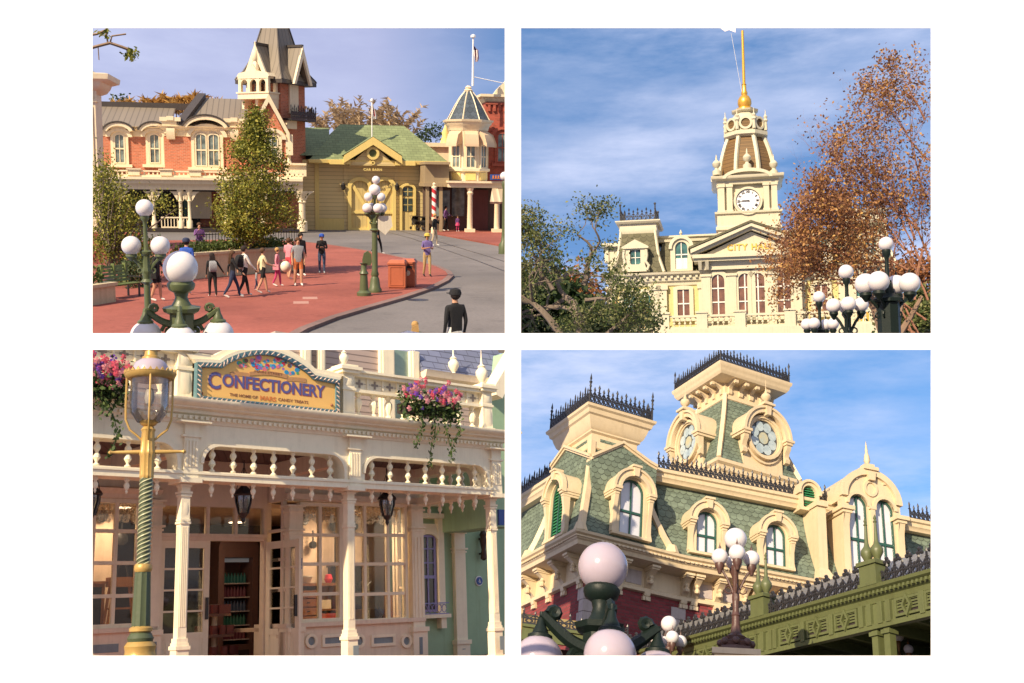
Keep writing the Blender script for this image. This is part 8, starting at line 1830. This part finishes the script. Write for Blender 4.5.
def round_window(T, M, x, z, rx=.76, rz=.86):
    b = MB(M); k = 24
    def el(a, c): return arc(x, z, a, c, 0, 360-360/k, k-1)
    b.ring(el(rx+.2,rz+.2), el(rx+.07,rz+.07), -.12, .3); b.ring(el(rx+.09,rz+.09), el(rx,rz), -.04, .3)
    out = arc(x, z+.05, rx+.5, rz+.5, -8, 188, 20); inn = arc(x, z+.05, rx+.24, rz+.24, -8, 188, 20)
    b.ring(out, inn, -.3, .9, closed=False); out = arc(x, z+.05, rx+.56, rz+.56, -6, 186, 20); inn = arc(x, z+.05, rx+.44, rz+.44, -6, 186, 20)
    b.ring(out, inn, -.38, -.2, closed=False)
    body = [(x-rx-.32,z-1.9),(x+rx+.32,z-1.9)]+arc(x, z, rx+.3, rz+.3, -10, 190, 20)
    b.prism(body, .1, 1.6)
    b.ring(arc(x,z-.05,rx+.32,rz+.35,200,340,10), arc(x,z-.05,rx+.25,rz+.28,200,340,10), -.0, .12, closed=False)
    for s in (-1,1):
        c0 = x+s*(rx+.4); zz = z-.05
        b.box(c0-.24,c0+.24,-.42,.6,zz,zz+.12); b.box(c0-.18,c0+.18,-.36,.6,zz-.12,zz)
        prof = [(0,zz-1.0),(-.16,zz-.95),(-.2,zz-.8),(-.1,zz-.65),(-.16,zz-.45),(-.28,zz-.3),(-.3,zz-.12),(0,zz-.12)]
        b.loft([[(c0-.12,y,q) for y,q in prof],[(c0+.12,y,q) for y,q in prof]])
    d = T.part('round_window', b, CREAM)
    zt = z+rz+.5
    b = MB(M); b.prism([(x-.1,zt-.35),(x+.1,zt-.35),(x+.16,zt+.12),(x-.16,zt+.12)], -.42, .1); b.box(x-.3,x+.3,-.5,.2,zt+.12,zt+.22); b.box(x-.2,x+.2,-.4,.1,zt+.22,zt+.32)
    b.lathe([(.1,zt+.32),(.08,zt+.4),(.2,zt+.5),(.24,zt+.62),(.18,zt+.74),(.06,zt+.8),(.09,zt+.86),(.04,zt+.92),(.012,zt+1.1),(.008,zt+1.5)], (x,-.2,0), 12)
    T.part('urn_finial', b, CREAM, d)
    b = MB(M); b.prism(arc(x,z,.25,.29,0,345,15), .02, .04); T.part('rose_centre', b, HEART, d)
    b = MB(M)
    for i in range(8):
        a = R(45*i+22); px_, pz_ = x+rx*.68*math.cos(a), z+rz*.68*math.sin(a); b.prism(arc(px_,pz_,rx*.285,rz*.285,0,330,11), .02, .04)
    T.part('rose_petals', b, PETAL, d)
    b = MB(M); b.prism(el(rx+.02,rz+.02), .05, .07); T.part('rose_leading', b, DARKLEAD, d)
p = F.hit(764,438,'w',5.0); M = F.M @ Matrix.Translation((0,5.0,0)); round_window(tw, M, p.x, p.z)
p = F.hit(688,442,'u',9.3); M = F.M @ Matrix.Translation((9.3,0,0)) @ Matrix.Rotation(R(-90),4,'Z'); round_window(tw, M, -p.y, p.z)

# --- arched pavilion on the right
ap = (FW.hit(842,585,'w',0), FW.hit(895,592,'w',0)); ua, ub = ap[0].x+.3, ap[1].x+.4
zs_ = FW.hit(868,515,'w',0).z; zt_ = FW.hit(866,471,'w',0).z
um, hw = (ua+ub)/2, (ub-ua)/2
b = MB(FW.M)
outer = arc(um, zt_-hw*1.02, hw+.1, hw*1.02, 0, 180, 24)
r2 = (hw-.14)/2-.1
zsp = zs_+.35
wl = um-hw/2, um+hw/2
def head(xc, zb): return [(xc-r2,zb)]+arc(xc, zsp, r2, r2, 180, 0, 12)+[(xc+r2,zb)]
poly = [(um-hw-.1,14.3)] + head(wl[0],14.3) + head(wl[1],14.3) + [(um+hw+.1,14.3)] + outer
b.prism(poly, 0, .35)
ring_o = arc(um, zt_-hw*1.02, hw+.16, hw*1.02+.08, -2, 182, 24); ring_i = arc(um, zt_-hw*1.02, hw-.1, hw*1.02-.18, -2, 182, 24)
b.ring(ring_o, ring_i, -.12, .1, closed=False)
ro = arc(um, zt_-hw*1.02, hw+.12, hw*1.02+.05, -8, 188, 24); ri = arc(um, zt_-hw*1.02, hw-.02, hw*1.02-.1, -8, 188, 24)
b.ring(ro, ri, .1, 6, closed=False)
for xc in wl:
    b.ring(arc(xc,zsp,r2+.12,r2+.12,0,180,12), arc(xc,zsp,r2,r2,0,180,12), -.08, .1, closed=False)
b.ring(arc(um,zt_-.72,.3,.34,0,340,17), arc(um,zt_-.72,.2,.24,0,340,17), -.06, .1)
for s in (-1,1):
    b.ring(arc(um+s*.72,zt_-.95,.5,.62,90-s*80,90+s*20,8), arc(um+s*.72,zt_-.95,.42,.52,90-s*80,90+s*20,8), -.05, .05, closed=False)
b.prism([(um-.13,zt_-.42),(um+.13,zt_-.42),(um+.18,zt_-.05),(um-.18,zt_-.05)], -.2, .1)
# side walls and capital blocks
for s in (-1,1):
    x = um+s*(hw+.02)
    b.box(x-.12,x+.12,.05,2.2,14.3,zs_-.0); b.box(x-.28,x+.28,-.3,2.4,zs_-.02,zs_+.14); b.box(x-.2,x+.2,-.22,2.3,zs_-.14,zs_-.02)
    prof = [(0,14.5),(-.1,14.5),(-.14,14.7),(-.04,14.95),(-.08,16.6),(-.2,17.1),(-.22,zs_-.14),(0,zs_-.14)]
    b.loft([[(x-.13,y,z) for y,z in prof],[(x+.13,y,z) for y,z in prof]])
b.box(um-.09,um+.09,-.1,.1,14.4,zsp-.1); b.box(um-.14,um+.14,-.13,.1,zsp-.12,zsp)
b.box(um-hw-.2,um+hw+.2,-.2,.3,14.2,14.42)
ar = st.part('arched_pavilion', b, CREAM)
for xc in wl:
    fo = [(xc-r2,14.42),(xc+r2,14.42)]+arc(xc,zsp,r2,r2,0,180,12); fi = [(xc-r2+.07,14.5),(xc+r2-.07,14.5)]+arc(xc,zsp,r2-.07,r2-.07,0,180,12)
    b = MB(FW.M); b.ring(fo, fi, .12, .26); b.box(xc-.03,xc+.03,.13,.25,14.45,zsp+r2-.05); b.box(xc-r2+.03,xc+r2-.03,.125,.25,16.1,16.2)
    st.part('window_frame', b, DGREEN, ar); st.part('window_pane', MB(FW.M).prism(fi, .2, .215), CURT, ar)
b = MB(FW.M); b.box(um-.32,um+.32,-.2,.4,zt_+.02,zt_+.16); b.box(um-.2,um+.2,-.1,.3,zt_+.16,zt_+.3)
b.lathe([(.12,zt_+.3),(.07,zt_+.36),(.13,zt_+.48),(.1,zt_+.7),(.05,zt_+.85),(.06,zt_+.92),(.004,zt_+1.35)], (um,.1,0), 10); st.part('spire_finial', b, CREAM, ar)
# small louvred roof dormer beside it, post and step
p = FW.hit(809,493,'w',.75); b = MB(FW.M); xc = p.x; zc = p.z; 
b.ring([(xc-.42,zc-.75),(xc+.42,zc-.75)]+arc(xc,zc,.42,.45,0,180,12), [(xc-.28,zc-.62),(xc+.28,zc-.62)]+arc(xc,zc,.28,.3,0,180,12), .7, 2.6)
b.ring(arc(xc,zc,.5,.53,-10,190,12), arc(xc,zc,.4,.43,-10,190,12), .62, 2.6, closed=False)
sd = st.part('louvred_vent', b, CREAM); b = MB(FW.M)
for i in range(9):
    z = zc-.6+i*.1; x = .28 if z < zc else math.sqrt(max(.002,.28**2-(z-zc)**2)); b.loft([[(xc-x,.8,z),(xc+x,.8,z),(xc+x,.88,z+.07),(xc-x,.88,z+.07)],[(xc-x,.8,z-.02),(xc+x,.8,z-.02),(xc+x,.88,z+.05),(xc-x,.88,z+.05)]])
st.part('louvre_slats', b, SHUT, sd)
p = FW.hit(823,560,'w',.2); b = MB(FW.M); x = p.x
b.box(x-.18,x+.18,.15,1.5,14.3,17.35); b.loft([[(x-.36,-.1,14.3),(x+.36,-.1,14.3),(x+.36,.6,14.3),(x-.36,.6,14.3)],[(x-.19,.13,14.75),(x+.19,.13,14.75),(x+.19,.6,14.75),(x-.19,.6,14.75)]]); b.box(x-.24,x+.24,.05,1.5,17.2,17.4)
st.part('roof_post', b, CREAM)

# --- olive canopy in front
zc_ = P4.atY(931,573,21).z
pr = P4.ground(931,573,zc_); plf = P4.ground(720,631,zc_)
ang = math.atan2(pr.y-plf.y, pr.x-plf.x); FC = Frame(P4, (plf.x, plf.y), ang, SM); Lc = (pr-plf).length
cn = Thing(P4, 'station_canopy', 'olive green iron canopy with louvred diamond panels and spiked cresting in front of the station', 'canopy', FC.M @ Vector((Lc/2,1.5,0)))
U0, U1 = -9, Lc+4; zb = FC.z(890,624,.1)
b = MB(FC.M); H0 = zc_
b.mold([(U0,0),(U1,0)], [(-.1,H0-.3),(.02,H0-.3),(.04,H0-.2),(.1,H0-.17),(.12,H0-.1),(.2,H0-.06),(.22,H0),(-.1,H0+.02)])
cn.part('canopy_cornice', b, MOSSG)
b = MB(FC.M); u = U0
while u < U1: b.box(u,u+.05,-.17,-.1,H0-.16,H0-.1); u += .11
cn.part('dentils', b, MOSSG)
cn.part('fascia_board', MB(FC.M).box(U0,U1,0,.08,zb,H0-.28), MOSSG)
cn.part('bottom_rail', MB(FC.M).box(U0,U1,-.05,.1,zb-.08,zb+.02), MOSSG)
def fu(px, py=632): return FC.u(px, py, 0)
zlo, zhi = zb+.05, H0-.32
for x0, x1, yy in ((781,802,632),(808.5,830.5,628),(836,859,620),(896,922,600),(926,950,594),(700,716,655),(720,738,650),(742,758,646)):
    u0, u1 = fu(x0,yy), fu(x1,yy); b = MB(FC.M)
    b.ring([(u0,zlo),(u1,zlo),(u1,zhi),(u0,zhi)], [(u0+.05,zlo+.05),(u1-.05,zlo+.05),(u1-.05,zhi-.05),(u0+.05,zhi-.05)], -.06, 0)
    for i in range(4):
        z = zlo+.08+i*(zhi-zlo-.12)/4; b.box(u0+.05,u1-.05,-.035,-.02,z+.03,z+.065)
    pnl = cn.part('louvred_panel', b, MOSSG)
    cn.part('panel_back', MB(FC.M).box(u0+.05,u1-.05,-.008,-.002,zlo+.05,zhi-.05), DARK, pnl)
    um_, zm_ = (u0+u1)/2, (zlo+zhi)/2
    cn.part('diamond', MB(FC.M).ring([(um_-.12,zm_),(um_,zm_-.22),(um_+.12,zm_),(um_,zm_+.22)], [(um_-.07,zm_),(um_,zm_-.13),(um_+.07,zm_),(um_,zm_+.13)], -.1, -.03), MOSSG, pnl)
for px, yy in ((764,640),(772,638),(776.5,637),(804.5,630),(833,624),(863,617),(871,614),(882,611),(890,608),(924,600)):
    u = fu(px,yy); b = MB(FC.M); b.box(u-.06,u+.06,-.07,0,zb,H0-.3); cn.part('pilaster', b, MOSSG)
for px in (874,886,748,740):
    u = fu(px,625); b = MB(FC.M); b.box(u-.075,u+.075,.0,.16,0,zb); b.box(u-.11,u+.11,-.04,.2,zb-.2,zb-.12); cn.part('column', b, MOSSG)
b = MB(FC.M); cresting(b, (U0,-.05,H0+.02), (U1,-.05,H0+.02), .5, .2, .02)
u = U0
while u < U1:
    for k, zz in ((0,.5),(.045,.43),(-.045,.43)): b.sphere((u+k,-.05,H0+zz), .045, 6, 4)
    for k, zz in ((0,.26),(.04,.2),(-.04,.2)): b.sphere((u+.14+k,-.05,H0+zz), .035, 6, 4)
    u += .28
cn.part('iron_cresting', b, IRON)
ROOFM = paint('weathered_roof_metal', (.20,.20,.20), .32, .35, .8, metal=.3, dirt=.6, spec=.7)
b = MB(FC.M); rings = []
for i in range(9):
    a = i/8; rings.append([(U0,.05+1.9*a,H0+.02+1.2*math.sin(a*1.5)),(U1,.05+1.9*a,H0+.02+1.2*math.sin(a*1.5)),(U1,.05+1.9*a,H0-.04+1.15*math.sin(a*1.5)),(U0,.05+1.9*a,H0-.04+1.15*math.sin(a*1.5))])
b.loft(rings); cn.part('canopy_roof', b, ROOFM)
b = MB(FC.M); b.box(U0,U1,.3,3.4,zb+.25,zb+.33); 
u = U0
while u < U1: b.box(u,u+.09,.1,3.3,zb+.05,zb+.25); u += .9
cn.part('soffit', b, MOSSD)
for px, yt in ((764,608),(875,577)):
    u = FC.u(px,yt,0); b = MB(FC.M)
    b.box(u-.22,u+.22,-.2,.12,H0,H0+.42); b.box(u-.26,u+.26,-.24,.16,H0+.42,H0+.5); b.box(u-.25,u+.25,-.23,.14,H0,H0+.06)
    pd = cn.part('pedestal', b, MOSSG)
    for s in (-.14,.14):
        b = MB(FC.M); z = H0+.5
        b.lathe([(.08,z),(.055,z+.05),(.08,z+.1),(.13,z+.2),(.125,z+.27),(.06,z+.36),(.042,z+.44),(.025,z+.8),(.042,z+.82),(.018,z+.86),(.034,z+.9),(.003,z+.98)], (u+s*.95,-.04,0), 12)
        cn.part('finial', b, MOSSG, pd)
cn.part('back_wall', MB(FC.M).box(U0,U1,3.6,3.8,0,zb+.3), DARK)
b = MB(FC.M)
for px in (840,862): u = FC.u(px,640,3.4); b.box(u-.5,u-.42,3.5,3.58,0,zb-.6); b.box(u+.1,u+.18,3.5,3.58,0,zb-.6); b.box(u-.5,u+.18,3.5,3.58,zb-.7,zb-.6)
cn.part('door_frame', b, MOSSD)
# lower awning at the far left
q = P4.atY(545,628,27); FA = Frame(P4, (q.x,q.y), R(20), SM)
sc = Thing(P4, 'side_canopy', 'dark low canopy with tan roof and black cresting at the foot of the brick corner', 'canopy', SM @ q)
zq = q.z; XA = FA.u(514,628,1.3); b = MB(FA.M); b.box(XA,2.2,0,.1,zq-.35,zq); b.box(XA,2.2,-.06,.1,zq-.04,zq+.03); sc.part('fascia', b, MOSSD)
b = MB(FA.M); b.loft([[(XA,0,zq),(2.0,0,zq),(2.0,.1,zq-.1),(XA,.1,zq-.1)],[(XA,1.2,zq+.6),(1.4,1.2,zq+.6),(1.4,1.3,zq+.5),(XA,1.3,zq+.5)]]); sc.part('roof', b, paint('tan_roof',(.38,.27,.10),.7,.3,1.5,dirt=.6))
b = MB(FA.M); cresting(b, (XA,-.02,zq+.03), (2.1,-.02,zq+.03), .42, .3, .022); sc.part('iron_cresting', b, IRON)
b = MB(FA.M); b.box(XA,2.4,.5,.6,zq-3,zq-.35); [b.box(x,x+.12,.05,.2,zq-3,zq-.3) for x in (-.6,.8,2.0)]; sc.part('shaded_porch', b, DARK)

# --- lamps
q = P4.atY(603,567,10)
lamp4 = cluster_lamp(P4, q.x, q.y, q.z, .232, .225, .54, .93, [R(a) for a in (-73,17,107,197)], LAMPG, 'big dark green lamp cluster of white globes nearest the station corner', hang=True, gm=GLOBEL, post_r=.1, block=.18, n=28, rise=.27)
q = P4.atY(735.5,539,14)
cluster_lamp(P4, q.x, q.y, q.z, .144, .105, .20, .25, [R(a) for a in (-85,5,95,185)], LAMPB, 'brown lamp post with five white globes standing before the dormer windows', hang=False, post_r=.03, block=.045, z0=P4.atY(737,652,14).z)
zz = P4.atY(737,652,14).z
b = MB(Matrix.Translation((q.x,q.y,zz)) @ Matrix.Scale(.7,4) @ Matrix.Translation((-q.x,-q.y,-zz))); b.lathe([(.34,zz-.02),(.34,zz+.05),(.28,zz+.08),(.31,zz+.14),(.17,zz+.2),(.19,zz+.26),(.1,zz+.32),(.08,zz+.45)], (q.x,q.y,0), 8)
for k in range(8): a = k*math.pi/4; b.sphere((q.x+.27*math.cos(a),q.y+.27*math.sin(a),zz+.14), .07, 8, 6)
ROOTS_last = None
single(P4, 'lamp_plinth', b, LAMPB, 'ornate brown cast base under the five globe lamp', 'lamp base')
b = MB(); b.box(q.x-.26,q.x+.26,q.y-.26,q.y+.26,0,zz-.08); b.box(q.x-.29,q.x+.29,q.y-.29,q.y+.29,zz-.09,zz-.02); single(P4, 'gate_pier', b, CREAM, 'cream stone pier carrying the brown lamp post', 'pier')
q = P4.atY(669,624,18)
cluster_lamp(P4, q.x, q.y, q.z, .13, .105, .2, .26, [R(a) for a in (-70,20,110,200)], LAMPB, 'small distant lamp of five white globes low between the big lamp and the brown post', hang=False, post_r=.03, block=.04)
q = FC.M @ FC.hit(898,636,'w',1.6)
cluster_lamp(P4, q.x, q.y, q.z, .085, .07, .14, .2, [R(a) for a in (150,330)], paint('bronze',(.25,.13,.05),.35,.1,2,metal=.6), 'small bronze globe lamp in the shade under the olive canopy', hang=False, post_r=.025, block=.035, n=12)
# ================================================================== the white board with the four openings
bd = 7.0
def bp(px, py, y): return ((px-CX)/FPX*y, y, -(py-CY)/FPX*y)
OPEN = [(92.5,28,504.8,333.2),(521,28,931,333.2),(92.5,349.8,504.8,655.8),(521,349.8,931,655.8)]
b = MB(); xs = [-160,92.5,504.8,521,931,1184]; ys = [-160,28,333.2,349.8,655.8,843]
Xs = [(x-CX)/FPX*bd for x in xs]; Zs = [-(y-CY)/FPX*bd for y in ys]; th = .004
vs = [(X,Y,Z) for Y in (bd, bd+th) for Z in Zs for X in Xs]; fs = []
idx = lambda s_, j, i: s_*36+j*6+i
solid = {(j,i): not (j in (1,3) and i in (1,3)) for j in range(5) for i in range(5)}
for (j,i), so in solid.items():
    if not so: continue
    fs.append((idx(0,j,i),idx(0,j,i+1),idx(0,j+1,i+1),idx(0,j+1,i))); fs.append((idx(1,j,i),idx(1,j+1,i),idx(1,j+1,i+1),idx(1,j,i+1)))
    for (dj,di,a,c2) in ((-1,0,(j,i),(j,i+1)),(1,0,(j+1,i),(j+1,i+1)),(0,-1,(j,i),(j+1,i)),(0,1,(j,i+1),(j+1,i+1))):
        if not solid.get((j+dj,i+di), False): fs.append((idx(0,*a),idx(0,*c2),idx(1,*c2),idx(1,*a)))
b.add(vs, fs)
m, g, p = base_mat('white_card', .9, 0, 0); p.inputs['Base Color'].default_value = (.93,.93,.93,1)
wb = make_obj('display_board', b, m, smooth=False)
tag(wb, 'plain white board with four rectangular openings onto the four views', 'board')
# ------------------------------------------------------------------ place everything
for o, pl, L in ROOTS: o.matrix_world = pl.M @ L
wb.matrix_world = CAM
cam = bpy.data.cameras.new('camera'); cam.sensor_width = 36; cam.lens = FPX*36/1024; cam.clip_start = .1; cam.clip_end = 4000
co = bpy.data.objects.new('camera', cam); col.objects.link(co); scene.camera = co
co.matrix_world = CAM @ Matrix.Rotation(R(90), 4, 'X')
# ------------------------------------------------------------------ light
sa, sb = R(SUN_AZ), R(SUN_EL)                # in the view frame: from behind the viewer, to the left
sv = CAM.to_3x3() @ Vector((-math.sin(sa)*math.cos(sb), -math.cos(sa)*math.cos(sb), math.sin(sb)))
elev = math.asin(sv.z); az = math.atan2(sv.x, sv.y)
sl = bpy.data.lights.new('sun', 'SUN'); sl.energy = SUN_ST; sl.angle = R(.5); sl.color = (1,.82,.57)
so = bpy.data.objects.new('sun', sl); col.objects.link(so); so.rotation_mode = 'QUATERNION'; so.rotation_quaternion = sv.to_track_quat('Z', 'Y')
w = bpy.data.worlds.new('World'); scene.world = w; w.use_nodes = True; g = NT(w.node_tree)
bg = w.node_tree.nodes['Background']
sky = g.n('ShaderNodeTexSky', sky_type='NISHITA'); sky.sun_disc = False; sky.sun_elevation = max(elev, R(30)); sky.sun_rotation = az
sky.air_density = 1; sky.dust_density = .6; sky.ozone_density = 2
tc = g.n('ShaderNodeTexCoord').outputs['Generated']
sp = g.n('ShaderNodeSeparateXYZ'); g.l(tc, sp.inputs[0])
rot = g.n('ShaderNodeMapping', vector_type='VECTOR'); rot.inputs['Rotation'].default_value = (R(SKY_ROT),0,0); g.l(tc, rot.inputs['Vector']); g.l(rot.outputs[0], sky.inputs['Vector'])
skyc = g.n('ShaderNodeVectorMath', operation='SCALE'); g.l(sky.outputs[0], skyc.inputs[0]); skyc.inputs['Scale'].default_value = 1
tint = g.n('ShaderNodeVectorMath', operation='MULTIPLY'); g.l(skyc.outputs[0], tint.inputs[0]); g.l(g.mix(g.ramp(sp.outputs[1], [(.35,0.),(.75,1.)]), (1.15,1.0,.95), SKY_TINT), tint.inputs[1])
# cloud veils: stretched noise over the direction sphere
mp = g.n('ShaderNodeMapping'); g.l(tc, mp.inputs['Vector']); mp.inputs['Scale'].default_value = (2.2,2.2,9); mp.inputs['Rotation'].default_value = (0,R(-14),0)
c1 = g.noise(mp.outputs[0], 1.6, 8, .62); mp2 = g.n('ShaderNodeMapping'); g.l(tc, mp2.inputs['Vector']); mp2.inputs['Location'].default_value = (3,1,2); mp2.inputs['Scale'].default_value = (1,1,2.5)
c2 = g.noise(mp2.outputs[0], 3.2, 3, .5)
cl = g.m('MULTIPLY', g.ramp(c1, [(.40,0.),(.72,1.)]), g.ramp(c2, [(.3,.25),(.62,1.)]))
left = g.ramp(g.m('ADD', sp.outputs[0], .5), [(.38,HAZE_L),(.5,HAZE_F)])
hz_ = g.mix(left, tint.outputs[0], HAZE_C)
g.l(g.mix(g.m('MULTIPLY', cl, g.m('SUBTRACT', CLOUD_F, g.m('MULTIPLY', left, .6))), hz_, CLOUD_C), bg.inputs['Color']); bg.inputs['Strength'].default_value = SKY_ST
scene.view_settings.view_transform = 'Standard'; scene.view_settings.look = 'None'; scene.view_settings.gamma = 1
scene.view_settings.use_curve_mapping = False; scene.view_settings.exposure = EXPO
scene.render.engine = 'CYCLES'; scene.render.resolution_x = 1024; scene.render.resolution_y = 683
scene.cycles.max_bounces = 6; scene.cycles.transparent_max_bounces = 12
